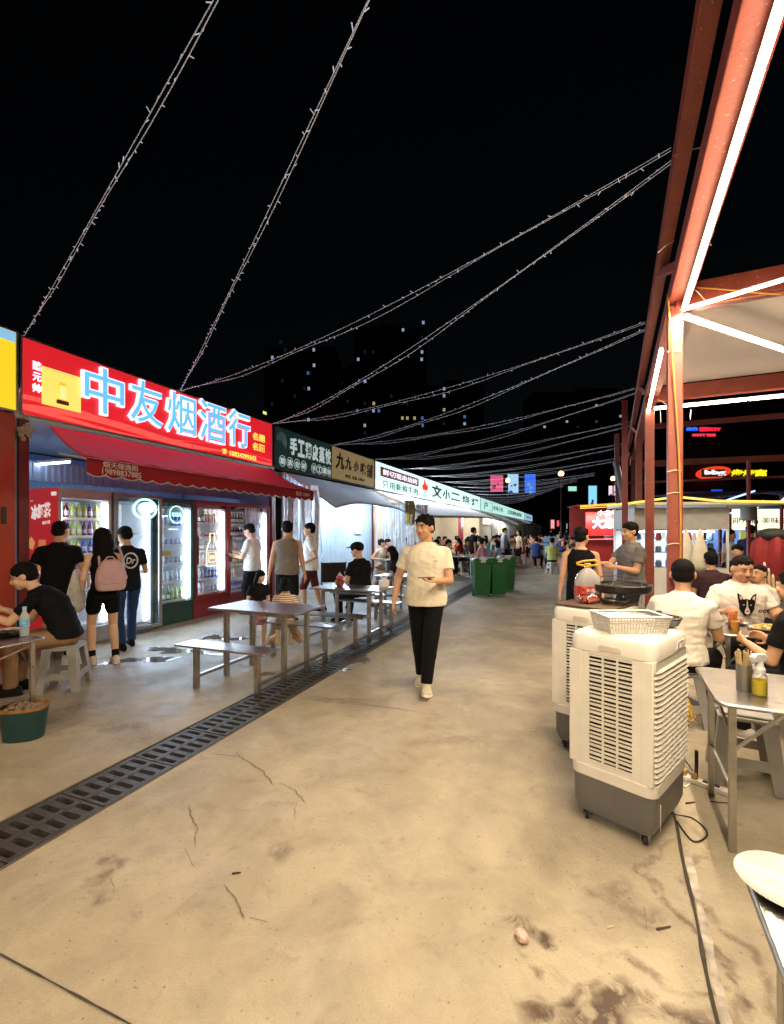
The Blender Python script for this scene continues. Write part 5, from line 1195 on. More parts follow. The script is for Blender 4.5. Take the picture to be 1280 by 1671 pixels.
    if tk:
        c = MB(); lo = p.get('hem', -.19 if not seated else -.06); inf = .020 if tk in ('tee',) else .013
        if tk == 'dress': inf = .012
        torso(c, inf, lo, .97, 1)
        if tk == 'tee':
            torso(c, .011, .8, 1.04)
            sl = .62 if not longsleeve else 1.0
            for sd in (1, -1):
                e = shd[sd].lerp(el[sd], sl); c.caps(neck-ld*.050*s, shd[sd], .046*s, .060*s*k_); c.caps(shd[sd], shd[sd].lerp(e, .5), .060*s*k_, .056*s*k_); c.cone(shd[sd], e, .058*s*k_, (.062 if not longsleeve else .055)*s*k_)
                if longsleeve: c.caps(el[sd], wr_[sd]-(wr_[sd]-el[sd])*.06, .055*s*k_, .036*s)
        else:
            for sd in (1, -1): c.caps(hip.lerp(neck, .8)+shx*sd*.09*s, neck-ld*.040*s+shx*sd*.082*s, .07*s, .042*s)
        mk('shirt' if tk != 'dress' else 'dress', remesh(c, max(vox*.75, .0095), 3, wr=wr*s*1.3, name='shirt'), tm_, root)
    # ---- bottom
    if bk:
        c = MB(); bm_ = fab(bot) if isinstance(bot, tuple) else bot; infl = .015
        torso(c, .010, -.2, .12)
        if bk in ('long', 'shorts', 'knee'):
            for sd in (1, -1):
                c.caps(hj[sd], hj[sd].lerp(kn[sd], .98 if bk != 'shorts' else .5), .094*s*k_, (.073 if bk != 'shorts' else .092)*s*k_)
                if bk == 'long': c.caps(kn[sd], kn[sd].lerp(an[sd], .4), .071*s*k_, .066*s*k_); c.cone(kn[sd], kn[sd].lerp(an[sd], 1.0), .068*s*k_, .058*s)
        else:
            for t, r in ((-.1, .16), ):
                rings = []
                for t2, r2 in ((.1, .13), (-.1, .165), (-.45, .19), (-.72, .215)):
                    cc = hip+(Z*.52*s*t2); rings.append([cc+(px_*math.cos(a_)+bk_*.8*math.sin(a_))*r2*s*(1+.05*math.sin(a_*7)) for a_ in (2*math.pi*k/28 for k in range(28))])
                c.loft(rings)
        mk('trousers' if bk == 'long' else ('skirt' if bk == 'skirt' else 'shorts'), remesh(c, max(vox*.8, .0105), 4, wr=wr*.9*s, name='trousers'), bm_, root)
    # ---- shoes
    for sd, k in ((1, 'l'), (-1, 'r')):
        fdv = V(p.get('toe'+k, (sd*.12, -1, 0))).normalized(); sxv = fdv.cross(Z).normalized(); upv = sxv.cross(fdv).normalized()
        A = an[sd]; q = MB(); rings = []
        for u, w_, hgt in ((-.088, .022, .040), (-.078, .036, .085), (-.035, .040, .102), (.02, .042, .100), (.07, .047, .078), (.12, .051, .062), (.165, .047, .055), (.192, .030, .038)):
            c0 = A-upv*.085*s+fdv*u*s; ring = []
            for a_ in (2*math.pi*j/14 for j in range(14)):
                xx, zz = math.copysign(abs(math.cos(a_))**.8, math.cos(a_))*w_, (math.copysign(abs(math.sin(a_))**.8, math.sin(a_))*.5+.5)*hgt
                ring.append(c0+sxv*xx*s+upv*(zz+.004)*s)
            rings.append(ring)
        q.loft(rings); sh = q.build('shoe', fab(shoe), root, smooth=70)
        if fingers:
            q = MB(); q.loft([[A-upv*.085*s+fdv*u*s+sxv*math.cos(a_)*w_*s+upv*((.011+.011*math.sin(a_)) if False else (.012+.012*math.sin(a_)))*s for a_ in (2*math.pi*j/14 for j in range(14))] for u, w_ in ((-.093, .026), (-.080, .041), (-.03, .044), (.05, .048), (.12, .055), (.17, .050), (.198, .030))]); q.build('sole', fab((235, 230, 220)) if sum(shoe) > 200 else fab((28, 28, 28)), root, smooth=60)
        q = MB(); q.loft([[c0+(r_-c0).normalized()*0 + r_ for r_ in [V(v) for v in rr_]] for rr_, c0 in ((rings[i_], V()) for i_ in (1, 2, 4, 6))]) if False else None
        if sock:
            q = MB(); q.caps(an[sd]-(an[sd]-kn[sd])*.0, an[sd].lerp(kn[sd], .17), .045*s, .044*s, 12); q.build('sock', fab(sock), root, smooth=80)
    root['neckz'] = neck.z
    return root, dict(hc=hc, hr=headrot, wr=wr_, el=el, neck=neck, hip=hip, s=s, ld=ld, shx=shx, fb=f_sh, an=an, kn=kn, yaw=yaw, shd=shd)
def wp_(root, v): return root.matrix_basis @ V(v) if False else V(root.location)+M.Rotation(root.rotation_euler[2], 3, 'Z')@V(v)

# --- the walking man (facing the camera, looking to the picture's left)
wl = V((W(697, 0, 4.78).x, 4.78))
man, I = person('man in a cream tee and black trousers walking down the lane holding a phone', wl, (-.10, -1), dict(
    hip=(-.01, 0, .925), lean=(.01, -.03, 1), hyaw=-.55, hpitch=.05, hl=(.10, -.31, 1.10), el=(.55, .5, -.8), hdl=(-.85, -.5, .05), pnl=(.0, -.1, 1), curll=.25,
    hr=(-.33, -.02, .86), er=(-.3, .7, 0), hdr=(-.12, -.25, -1), curlr=.55, fl=(.0, -.24, .012), fr=(-.06, .16, .0), toel=(.05, -1, .12), toer=(-.15, -1, -.10), kl=(.05, -1, 0), kr=(-.1, -1, 0)),
    top=(236, 228, 204), bot=(10, 10, 11), shoe=(196, 188, 168), hair='spiky', H=1.75, fat=1.18, fingers=True, vox=.009, wr=.007, hs=1.05)
ph_ = I['wr'][1]+V((-.10, -.05, .035)); o = thing('phone', 'dark phone held flat in the walking man\'s left hand', 'phone', wp_(man, ph_), man.rotation_euler[2]+.35)
q = MB(); q.at(0, 0, 0, R(-6), 0, 0).box(-.075, .075, -.038, .038, -.004, .005); q.build('case', black, o, .002)
q = MB(); q.at(0, 0, 0, R(-6), 0, 0).box(-.07, .07, -.034, .034, .0055, .0062); q.build('screen', emis('screen_dim', (60, 60, 75), .4), o)
# small chest mark
c_ = I['neck']-I['ld']*.17+V((.095, -.158, 0)); text_mb('NOINOI', .042, .008, .002, X=XF(c_, (1, .25, 0), (0, 0, 1))).build('shirt_print', fab((90, 80, 70)), man)

# --- shoppers at the fridges
away = (-.93, .367)
sd_ = L(6.0, -6.27)
p1 = W(100, 0, 6.0); person('man in plain black tee and shorts, back turned, at the open cooler', (p1.x, 5.95), (-.45, .9), dict(hl=(.26, -.22, 1.02), hr=(-.24, -.22, 1.0), hyaw=-.5, hpitch=.1, lean=(0, -.06, 1), fl=(.12, .05, 0), fr=(-.10, -.08, 0)), top=(14, 14, 20), bot=(16, 16, 20), bk='knee', shoe=(20, 20, 24), hair='crew', H=1.72, fat=1.12, fingers=True, vox=.011)
p2 = W(172, 0, 5.65)
wmn, I = person('woman with long black hair, black vest and shorts, and a pink backpack on her back', (p2.x, 5.62), (-.78, .80), dict(hl=(.24, -.02, .88), hr=(-.20, -.26, 1.0), fl=(.11, -.10, 0), fr=(-.12, .06, 0), hyaw=.25, hpitch=.15, lean=(0, -.04, 1)), top=(12, 12, 14), tk='tank', bot=(12, 12, 14), bk='shorts', shoe=(225, 215, 195), sock=(14, 14, 16), hair='long', H=1.63, female=True, fingers=True, vox=.010, sk=skin_p, fat=.98)
bp0 = wp_(wmn, I['hip'].lerp(I['neck'], .42)+V((-.03, .20, 0)))
o = thing('backpack', 'dusty pink backpack worn low on the long haired woman\'s back', 'backpack', bp0, wmn.rotation_euler[2]-.12)
q = MB(); pk_ = mat('pink_canvas', lin((205, 168, 172)), .8, var=.08, scale=8, bump=.2, bscale=25)
q.loft([[V((x_*w__*1.15, y_*d__+(.0), z_)) for x_, y_ in ((-1, -.4), (-.85, -.8), (0, -1), (.85, -.8), (1, -.4), (1, .5), (.8, .9), (0, 1), (-.8, .9), (-1, .5))] for z_, w__, d__ in ((-.19, .10, .05), (-.175, .135, .075), (-.05, .145, .085), (.08, .125, .075), (.16, .085, .055), (.185, .05, .03))])
q.build('bag', pk_, o, smooth=60, sub=2)
q = MB(); q.tube([(-.06, -.03, .17), (-.02, -.03, .21), (.03, -.03, .21), (.06, -.03, .17)], .010, 6).tube([(-.11, -.03, .10), (-.13, -.12, .22), (-.10, -.16, .33), (-.06, -.22, .34)], .014, 6).tube([(.11, -.03, .10), (.11, -.12, .22), (.10, -.16, .33), (.09, -.22, .34)], .014, 6); q.build('strap', pk_, o, smooth=60)
q = MB(); q.box(-.10, .10, .083, .088, -.10, -.095); q.build('zip', mat('zip_grey', (.35, .3, .3), .4), o)
o = thing('plastic_bag', 'crinkled pale grey bag hanging from the long haired woman\'s arm', 'bag', wp_(wmn, I['el'][1]+V((.06, -.05, .02))), wmn.rotation_euler[2]+.7)
q = MB(); random.seed(6); q.loft([[V((math.cos(a_)*r_*(1+random.uniform(-.18, .18)), math.sin(a_)*r_*.5*(1+random.uniform(-.2, .2)), z_+random.uniform(-.01, .01))) for a_ in (2*math.pi*i/16 for i in range(16))] for r_, z_ in ((.04, -.42), (.11, -.39), (.13, -.30), (.12, -.18), (.09, -.08), (.05, .02), (.03, .10))])
q.build('film', mat('grey_film', lin((190, 190, 182)), .35, var=.2, scale=20, bump=.4, bscale=20), o, smooth=60, sub=1)
o3 = W(208, 0, 6.35)
mn, I = person('young man in jeans and black shirt with white round print, beside the long haired woman', (o3.x, 6.35), (-.75, .75), dict(hl=(.20, -.25, 1.0), hr=(-.18, -.25, 1.05), hyaw=.3, hpitch=.35, fl=(.10, .12, 0), fr=(-.08, -.10, 0)), top=(20, 24, 34), bot=(38, 62, 98), shoe=(22, 22, 26), hair='short', H=1.66, fat=.92, vox=.012)
bc = I['hip'].lerp(I['neck'], .62)+V((0, .145, 0)); q = MB()
q.tube([bc+V((.085*math.cos(a_), -.0+.0*a_, .10*math.sin(a_))) for a_ in [k*math.pi/10 for k in range(21)]], .012, 5); q.build('shirt_print', fab((215, 220, 225)), mn)
text_mb('Dr', .12, .09, .004, .03, .2, X=XF(bc+V((0, .006, 0)), (-1, 0, 0), (0, 0, 1))).build('shirt_print', fab((215, 220, 225)), mn)

# --- group by the right hand fridge
q0 = W(412, 0, 9.0)
m6, I = person('man in white tee reading a clipboard before the red fridges', (q0.x, 9.0), (-.9, .15), dict(hl=(.10, -.34, 1.10), hr=(-.06, -.36, 1.14), hpitch=.35, hyaw=0, pnl=(0, 0, 1), pnr=(0, 0, 1)), top=(222, 220, 212), bot=(15, 15, 18), hair='short', H=1.74, fat=1.05, vox=.012)
o = thing('clipboard', 'thin board held in front of him by the man at the red fridge', 'clipboard', wp_(m6, I['wr'][1]+V((-.06, -.11, .05))), m6.rotation_euler[2]); q = MB(); q.at(0, 0, 0, R(-22), 0, 0).box(-.11, .11, -.15, .15, 0, .006); q.build('board', mat('board_brown', (.25, .2, .16), .6), o); q = MB(); q.at(0, 0, 0, R(-22), 0, 0).box(-.10, .10, -.13, .13, .0065, .0075); q.build('paper', mat('paper', (.75, .75, .75), .7), o)
q0 = W(469, 0, 8.1); person('man in a loose grey brown vest and dark shorts seen from behind', (q0.x, 8.1), (-.05, 1), dict(hl=(.30, .04, .80), hr=(-.30, .02, .80), hyaw=.15), top=(128, 118, 104), tk='tank', bot=(20, 20, 24), bk='knee', shoe=(40, 36, 34), hair='short', H=1.76, fat=1.2, vox=.012)
q0 = W(508, 0, 9.1); mm, I = person('man in white tee and maroon shorts beside the grey brown vest wearer', (q0.x, 9.1), (-1, -.1), dict(hl=(.20, -.10, .98), hr=(-.22, -.16, .95), hyaw=.1, fl=(.1, -.12, 0), fr=(-.1, .2, 0), toer=(-.1, -1, -.2)), top=(226, 224, 218), bot=(84, 34, 30), bk='knee', shoe=(30, 30, 30), hair='short', H=1.74, fat=1.08, vox=.012)
text_mb('A', .08, .06, .003, .03, X=XF(I['neck']-I['ld']*.2+V((.07, -.16, 0)), (1, .2, 0), (0, 0, 1))).build('shirt_print', fab((50, 60, 100)), mm)

# --- little girls
def seat_pose(hz=.54, dy=-.40, spread=.11, **k):
    d = dict(hip=(0, 0, hz), lean=(0, -.14, 1), fl=(spread, dy, 0), fr=(-spread, dy, 0), hl=(.14, -.34, hz+.22), hr=(-.14, -.34, hz+.22), kl=(.25, -1, .8), kr=(-.25, -1, .8)); d.update(k); return d
stripe = bpy.data.materials.new('striped_cloth'); stripe.use_nodes = True
n_ = stripe.node_tree.nodes; l_ = stripe.node_tree.links; wv = n_.new('ShaderNodeTexWave'); wv.bands_direction = 'Z'; wv.inputs['Scale'].default_value = 12; tc_ = n_.new('ShaderNodeTexCoord'); rp_ = n_.new('ShaderNodeValToRGB')
rp_.color_ramp.interpolation = 'CONSTANT'; rp_.color_ramp.elements[0].color = (*lin((225, 212, 185)), 1); rp_.color_ramp.elements[1].color = (*lin((150, 96, 76)), 1); rp_.color_ramp.elements[1].position = .62
l_.new(tc_.outputs['Object'], wv.inputs[0]); l_.new(wv.outputs[1], rp_.inputs[0]); l_.new(rp_.outputs[0], n_['Principled BSDF'].inputs[0]); n_['Principled BSDF'].inputs['Roughness'].default_value = .9
q0 = W(424, 0, 6.35); person('little girl with black hair and a pink skirt standing at the near picnic table', (q0.x, 6.30), (.4, -1), dict(hl=(.12, -.30, 1.08), hr=(-.18, -.30, 1.05), hyaw=.9, hpitch=.3, lean=(0, -.12, 1)), top=(25, 22, 26), bot=(205, 140, 140), bk='skirt', shoe=(170, 120, 120), hair='pigtails', H=1.07, female=True, vox=.009, sk=skin_p, facef=False)
q0 = W(465, 0, 5.95); gp = V((q0.x, 5.95)); person('little girl in striped top kneeling on the far bench of the near picnic table', gp, (-.2, 1), dict(hip=(0, 0, .58), lean=(0, -.1, 1), fl=(.12, .30, .30), fr=(-.12, .30, .30), kl=(.1, -1, .2), kr=(-.1, -1, .2), hl=(.15, -.25, .92), hr=(-.20, -.2, .90), hyaw=.2, toel=(0, .3, -1), toer=(0, .3, -1)), top=stripe, bot=(214, 196, 158), bk='knee', shoe=(215, 195, 150), hair='bun', H=1.16, fat=1.05, female=True, vox=.009, sk=skin_p, z=.06)
# --- man with cap and woman behind the walking man
q0 = W(590, 0, 8.0); person('seated man in black with a black cap behind the second picnic table', (q0.x, 7.95), (-.7, .6), seat_pose(hz=.58, lean=(0, -.10, 1), hyaw=.35, hpitch=.1), top=(14, 14, 17), bot=(24, 24, 28), shoe=(25, 25, 25), hair='cap', H=1.74, fat=1.25, vox=.012, seated=True)
q0 = W(652, 0, 9.6); person('seated woman in dark clothes half hidden behind the walking man', (q0.x-.05, 9.9), (-.9, .1), seat_pose(hpitch=.3), top=(40, 34, 34), bot=(150, 105, 85), bk='knee', shoe=(120, 60, 30), hair='long', H=1.64, female=True, vox=.016, seated=True)
o = thing('folding_chair', 'black folding fabric chair behind the second picnic table', 'folding chair', W(548, 0, 9.3)*1, .3); o.location.z = 0
fbm = fab((52, 46, 42))
q = MB(); q.box(-.24, .24, -.22, .22, .42, .43); q.build('seat', fbm, o); q = MB(); q.box(-.25, .25, .21, .225, .55, .95); q.build('backrest', fbm, o)
for sx_ in (-.25, .25): q = MB(); q.bar((sx_, -.24, 0), (sx_, .22, .60), .02).bar((sx_, .24, 0), (sx_, -.22, .43), .02).bar((sx_, .22, .4), (sx_, .22, .96), .02); q.build('leg', black, o)
# small things on the second table
o = thing('condiment_pot', 'small red and brown pot on the second picnic table', 'pot', (-.80, 7.12, .753)); q = MB(); q.lathe([(.05, 0), (.07, .03), (.072, .09), (.05, .10)], 14); q.build('pot', mat('pot_brown', (.25, .08, .05), .4, var=.5, scale=30), o, smooth=50); q = MB(); q.ell((0, 0, .13), (.055, .05, .04)); q.build('red_lid', mat('pot_red', (.5, .05, .05), .4), o)
o = thing('tissue_box', 'white tissue packet at the right end of the second picnic table', 'tissue box', (-.12, 6.95, .753), .4); q = MB(); q.box(-.07, .07, -.05, .05, 0, .11); q.build('box', white_m, o, .01); q = MB(); q.prism([(-.03, .11), (.03, .11), (.045, .16), (0, .14), (-.04, .165)], 'y', -.01, .01); q.build('tissue', white_m, o)

# --- man eating at the left edge
q0 = V((-3.32, 4.74)); m5, I = person('man in a black tee and khaki trousers bent over his food at the left edge', q0, (-1, -.35), seat_pose(hz=.55, dy=-.42, lean=(0, -.55, 1), hump=.05, hyaw=.15, hpitch=.35, hl=(.10, -.62, .80), hr=(-.12, -.55, .80), hdir=(0, -.7, 1)), top=(14, 14, 19), bot=(150, 120, 92), shoe=(30, 26, 24), hair='fringe', H=1.74, fat=1.02, vox=.010, seated=True, fingers=True, sk=skin_p)
hp_ = I['hc']; q = MB()
for sd in (1, -1): q.tube([hp_+I['hr']@V((sd*.033+.026*math.cos(a_), -.098, .006+.020*math.sin(a_))) for a_ in [k*math.pi/8 for k in range(17)]], .0018, 4); q.tube([hp_+I['hr']@V(v) for v in ((sd*.058, -.095, .01), (sd*.080, .0, .008))], .002, 4)
q.build('glasses', black, m5)

# --- right side people
q0 = W(948, 0, 6.0); person('person in a black tank top with hanging arms, head turned away to the right', (q0.x, 6.0), (.25, 1), dict(hl=(.27, .0, .82), hr=(-.27, .02, .82), hyaw=-.7, fl=(.1, 0, 0), fr=(-.1, 0, 0)), top=(10, 10, 11), tk='tank', bot=(14, 14, 16), bk='long', shoe=(30, 30, 30), hair='short', H=1.64, fat=1.05, vox=.011, hem=-.2) if False else person('person in a black tank top with hanging arms, head turned away to the right', (q0.x, 6.0), (.25, 1), dict(hl=(.27, .0, .82), hr=(-.27, .02, .82), hyaw=-.7, hem=-.13), top=(10, 10, 11), tk='tank', bot=(14, 14, 16), bk='long', shoe=(30, 30, 30), hair='short', H=1.64, fat=1.05, vox=.011, fingers=True)
q0 = W(1030, 0, 6.3); person('man in grey tee reaching out to the left beside the red posts', (q0.x, 6.3), (-1, -.1), dict(hl=(.15, -.30, 1.13), hr=(-.12, -.42, 1.16), hyaw=.1, hpitch=.1, lean=(0, .02, 1)), top=(112, 110, 108), bot=(40, 40, 44), hair='short', H=1.71, fat=1.15, vox=.011, fingers=True)
q0 = V((2.38, 3.86)); person('seated man in a plain white tee seen from behind at the farther right table', q0, (.75, .75), seat_pose(hz=.55, dy=-.42, lean=(0, -.22, 1), hump=.035, hyaw=.25, hpitch=.1, hl=(.22, -.40, .80), hr=(-.16, -.42, .78)), top=(228, 220, 206), bot=(25, 25, 28), shoe=(190, 185, 175), hair='crew', H=1.74, fat=1.12, vox=.010, seated=True, fingers=True)
q0 = V((3.60, 4.86)); m15, I = person('plump man in a white tee with a black dog print, looking down at the dishes', q0, (-.30, -1), seat_pose(hz=.55, dy=-.40, lean=(0, -.12, 1), hpitch=.30, hyaw=.15, hl=(.24, -.34, .80), hr=(-.24, -.34, .80)), top=(226, 218, 208), bot=(25, 25, 28), hair='crew', H=1.72, fat=1.34, vox=.010, seated=True, fingers=True)
c_ = I['hip'].lerp(I['neck'], .60)+V((0, -.205, 0)); q = MB()
q.prism([(-.078, .115), (-.070, .04), (-.062, -.005), (-.060, -.04), (-.042, -.07), (-.022, -.10), (.022, -.10), (.042, -.07), (.060, -.04), (.062, -.005), (.070, .04), (.078, .115), (.052, .095), (.030, .052), (0, .060), (-.030, .052), (-.052, .095)], 'y', -.004, .016); q.v = [v+c_ for v in q.v]; q.build('dog_print', fab((16, 14, 16)), m15)
q = MB(); q.prism([(-.004, .045), (.004, .045), (.006, -.02), (.020, -.05), (.022, -.08), (0, -.095), (-.022, -.08), (-.020, -.05), (-.006, -.02)], 'y', -.008, -.003).prism([(-.068, .095), (-.060, .05), (-.042, .065), (-.052, .085)], 'y', -.008, -.003).prism([(.068, .095), (.060, .05), (.042, .065), (.052, .085)], 'y', -.008, -.003).ell((-.030, -.006, .002), (.007, .003, .006), n=8, m=5).ell((.030, -.006, .002), (.007, .003, .006), n=8, m=5); q.v = [v+c_ for v in q.v]; q.build('muzzle_print', fab((215, 195, 180)), m15); q = MB(); q.ell(tuple(c_+V((0, -.010, -.058))), (.009, .003, .007), n=8, m=5); q.build('nose_print', fab((16, 14, 16)), m15)
text_mb('ect', .10, .04, .006, .01, .2, X=XF(c_+V((.14, -.004, -.05)), (1, 0, 0), (0, 0, 1))).build('shirt_print', fab((16, 14, 16)), m15)
q0 = W(1247, 0, 5.9); person('small boy with cropped hair looking left behind the farther right table', (q0.x, 5.9), (-1, -.35), seat_pose(), top=(205, 200, 190), bot=(40, 40, 44), hair='crew', H=1.5, vox=.012, seated=True, fingers=True)
q0 = V((2.93, 3.25)); person('person in black at the right edge, mostly cut off by the picture', q0, (-.35, 1), seat_pose(), top=(14, 14, 16), bot=(16, 16, 20), hair='short', H=1.7, fat=1.1, vox=.014, seated=True, fingers=True)
q0 = W(1172, 0, 6.6); person('dark haired diner behind the seated man in the plain white tee', (q0.x, 6.7), (.3, 1), seat_pose(), top=(60, 40, 44), bot=(30, 30, 34), hair='short', H=1.66, vox=.016, seated=True, facef=False)

# --- the crowd at the tables under the long canopy: seven builds, copied with clothes of their own
CR_ = []
def proto(kind, **k):
    r, I = person('p', (0, 0), (0, -1), vox=.02, fingers=False, facef=False, group='diners at the tables of the far stalls', wr=.016, **k); return r
PR = dict(sit=proto('s', P=seat_pose(), seated=True, fat=1.05), sitlean=proto('s', P=seat_pose(lean=(0, -.4, 1), hpitch=.3, hl=(.1, -.5, .80), hr=(-.14, -.46, .80)), seated=True, hair='fringe'),
          sitw=proto('s', P=seat_pose(lean=(0, -.2, 1), hl=(.1, -.42, .82), hr=(-.2, -.3, .8)), seated=True, hair='long', female=True, H=1.62),
          sitarm=proto('s', P=seat_pose(lean=(0, -.05, 1), hl=(.25, -.30, 1.10), hr=(-.25, -.1, .75), hyaw=.6), seated=True, tk='tank', fat=1.15),
          stand=proto('s', fat=1.05), walk=proto('s', P=dict(fl=(.08, -.28, 0), fr=(-.08, .26, .04), hl=(.26, .16, .84), hr=(-.26, -.2, .86))), standw=proto('s', hair='long', female=True, H=1.62, bk='knee'))
pused = set()
colors = {'white': (225, 222, 215), 'black': (18, 18, 20), 'red': (165, 40, 42), 'blue': (48, 66, 118), 'grey': (120, 120, 122), 'yellow green': (190, 200, 120), 'tan': (160, 138, 112), 'pink': (205, 140, 142), 'dark green': (30, 70, 50), 'pale blue': (150, 175, 200), 'maroon': (80, 26, 30), 'beige': (196, 178, 150)}
def crowd(kind, loc, rz, col, bot, label, sk=None, grp=None):
    remat = {'shirt': fab(colors[col]), 'trousers': fab(bot), 'shorts': fab(bot)}
    pr = PR[kind]
    if kind not in pused:
        pused.add(kind); pr.location = (loc[0], loc[1], 0); pr.rotation_euler = (0, 0, rz); pr['label'] = label
        if grp: pr['group'] = grp
        for ch in KIDS[pr.name]:
            b0 = ch.name.split('.')[0]
            if b0 in remat: ch.material_slots[0].link = 'OBJECT'; ch.material_slots[0].material = remat[b0]
        return pr
    return copy_tree(pr, (loc[0], loc[1], 0), rz, label, grp, remat=remat)
# tables and stools of the crowd
lowst = stool('low pale plastic stool under the diner in the yellow green tee', L(19.6, -1.35), .2, mat('pale_stool', (.55, .55, .52), .5), .28, 'low stools of the far diners')
ct = thing('dining_table', 'nearest long dining table under the long white canopy', 'dining table', L(13.4, -4.9), LA, 'dining tables under the far canopies')
q = MB(); q.box(-.40, .40, -.65, .65, .72, .75); q.build('tabletop', mat('pale_top', (.5, .5, .5), .3), ct, .005)
for sx_ in (-.35, .35):
    for sy in (-.58, .58): q = MB(); q.box(sx_-.018, sx_+.018, sy-.018, sy+.018, 0, .72); q.build('leg', steel_d, ct)
dish_p = thing('dish_pile', '', 'dishes', (0, 0, 0), 0, 'dishes on the far tables')
q = MB(); random.seed(9)
for k in range(7): x_, y_ = random.uniform(-.28, .28), random.uniform(-.5, .5); q.at(x_, y_, 0).lathe([(.05, 0), (.09, .02), (.085, .018), (0, .006)], 12, False)
q.at(); q.build('plates', pw, dish_p)
q = MB()
for k in range(4): x_, y_ = random.uniform(-.28, .28), random.uniform(-.5, .5); q.at(x_, y_, 0).lathe([(.03, 0), (.035, .10), (.013, .17), (.013, .22)], 10)
q.at(); q.build('bottles', mat('drink_10_80_30', (.01, .08, .02)), dish_p)
tb = [(13.4, -4.9), (15.6, -5.1), (15.9, -3.6), (18.0, -4.9), (18.2, -3.4), (20.6, -5.0), (21.0, -3.5), (23.4, -4.9), (24.0, -3.2), (26.5, -4.6), (27.2, -2.9), (30.5, -4.2), (31.2, -2.4), (35, -3.6), (36, -1.8), (40, -3.2), (41, -1.0)]
where = ['nearest', 'second nearest', 'third', 'fourth', 'fifth', 'sixth', 'seventh', 'eighth', 'ninth', 'tenth', 'eleventh', 'twelfth', 'thirteenth', 'fourteenth', 'fifteenth', 'sixteenth', 'farthest']
random.seed(21); cn = list(colors); skn = 0
for i, (t, s) in enumerate(tb):
    if i: copy_tree(ct, L(t, s), LA+random.uniform(-.08, .08), '%s dining table under the far canopies, counted up the lane' % where[i].capitalize().lower())
    if i == 0: dish_p.location = L(t, s, .752); dish_p.rotation_euler = (0, 0, LA); dish_p['label'] = 'plates and bottles on the nearest dining table'
    else: copy_tree(dish_p, L(t, s, .752), LA+random.choice((0, math.pi))+random.uniform(-.1, .1), 'plates and bottles on the %s dining table' % where[i])
    seats = [(-.72, -.32, 'left near'), (-.72, .36, 'left far'), (.72, -.32, 'right near'), (.72, .36, 'right far')]
    if i in (0,): seats = seats[:2]+[(.72, .3, 'right far')]
    if i > 9: seats = seats[1:]
    for (ds, dt, nm) in seats:
        if random.random() < .08: continue
        c_ = random.choice(cn); kd = random.choice(('sit', 'sitlean', 'sitw', 'sitarm', 'sit')); bt = random.choice(((20, 20, 24), (40, 44, 60), (90, 80, 66)))
        fx = 1 if ds < 0 else -1; d_ = V((fx*.93, -fx*.367)); rz = math.atan2(d_.y, d_.x)+math.pi/2+random.uniform(-.3, .3)
        p_ = L(t+dt+random.uniform(-.06, .06), s+ds+random.uniform(-.05, .05))
        crowd(kd, p_, rz, c_, bt, 'diner in %s on the %s seat of the %s dining table' % (c_, nm, where[i]))
        if i < 11: copy_tree(lowst, p_, LA+random.uniform(-.3, .3), 'low stool under the %s seat of the %s dining table' % (nm, where[i])).scale = (1, 1, 1.55)
pz = G(902, 936); crowd('sit', (pz.x, pz.y), -.15+math.pi, 'yellow green', (24, 24, 26), 'diner in yellow green tee on a low stool in the open lane'); lowst.location = (pz.x, pz.y, 0)
lowst.scale = (1, 1, 1.55)
mid = [('sitlean', 928, 22.0, 'tan', (60, 60, 60), 'diner in a tan shirt bending forward beyond the one in yellow green', .4), ('sit', 875, 19.5, 'blue', (20, 20, 30), 'diner in a blue shirt sitting left of the one in yellow green', 2.6), ('stand', 940, 27.0, 'white', (30, 30, 34), 'standing person in white beyond the diner in the tan shirt', 3.),
       ('walk', 970, 30.0, 'black', (18, 18, 20), 'person in black walking in the far lane', .2), ('standw', 985, 28.0, 'maroon', (120, 90, 80), 'woman in maroon standing in the far lane', 1.2), ('stand', 995, 25.0, 'pale blue', (190, 190, 190), 'person in pale blue and light trousers standing near the red sign stall', 2.8),
       ('walk', 957, 36.0, 'grey', (30, 30, 34), 'person in grey walking far up the lane', 3.0), ('stand', 948, 39, 'red', (30, 30, 34), 'person in red far up the lane', 0.1), ('stand', 823, 20.0, 'pale blue', (30, 30, 40), 'waiter in pale blue standing at the tables under the long canopy', 1.3), ('standw', 848, 21.5, 'beige', (30, 30, 30), 'woman in beige standing at the tables under the long canopy', -1.2), ('stand', 772, 17.4, 'black', (25, 25, 25), 'person in black standing by the red column', 1.8),
       ('standw', 913, 33, 'white', (50, 50, 60), 'woman in white far up the lane beside the last canopy', .5), ('walk', 925, 42, 'blue', (30, 30, 40), 'person in blue at the far end of the lane', 0), ('stand', 899, 40, 'black', (30, 30, 30), 'person in black under the last canopy', .7), ('sitarm', 915, 26, 'blue', (30, 30, 50), 'diner in a blue shirt at the lane side of the far tables', 1.9), ('sitw', 945, 24.5, 'white', (30, 30, 50), 'woman in white seated right of the diner in the tan shirt', 2.2)]
for kd, px, Y, c_, bt, lb, rz in mid: p_ = W(px, 0, Y); crowd(kd, p_, rz, c_, bt, lb, grp='people along the far lane')
for kd in PR:
    if kd not in pused: crowd(kd, L(44, 0), 0, 'grey', (30, 30, 30), 'person in grey at the very end of the lane')
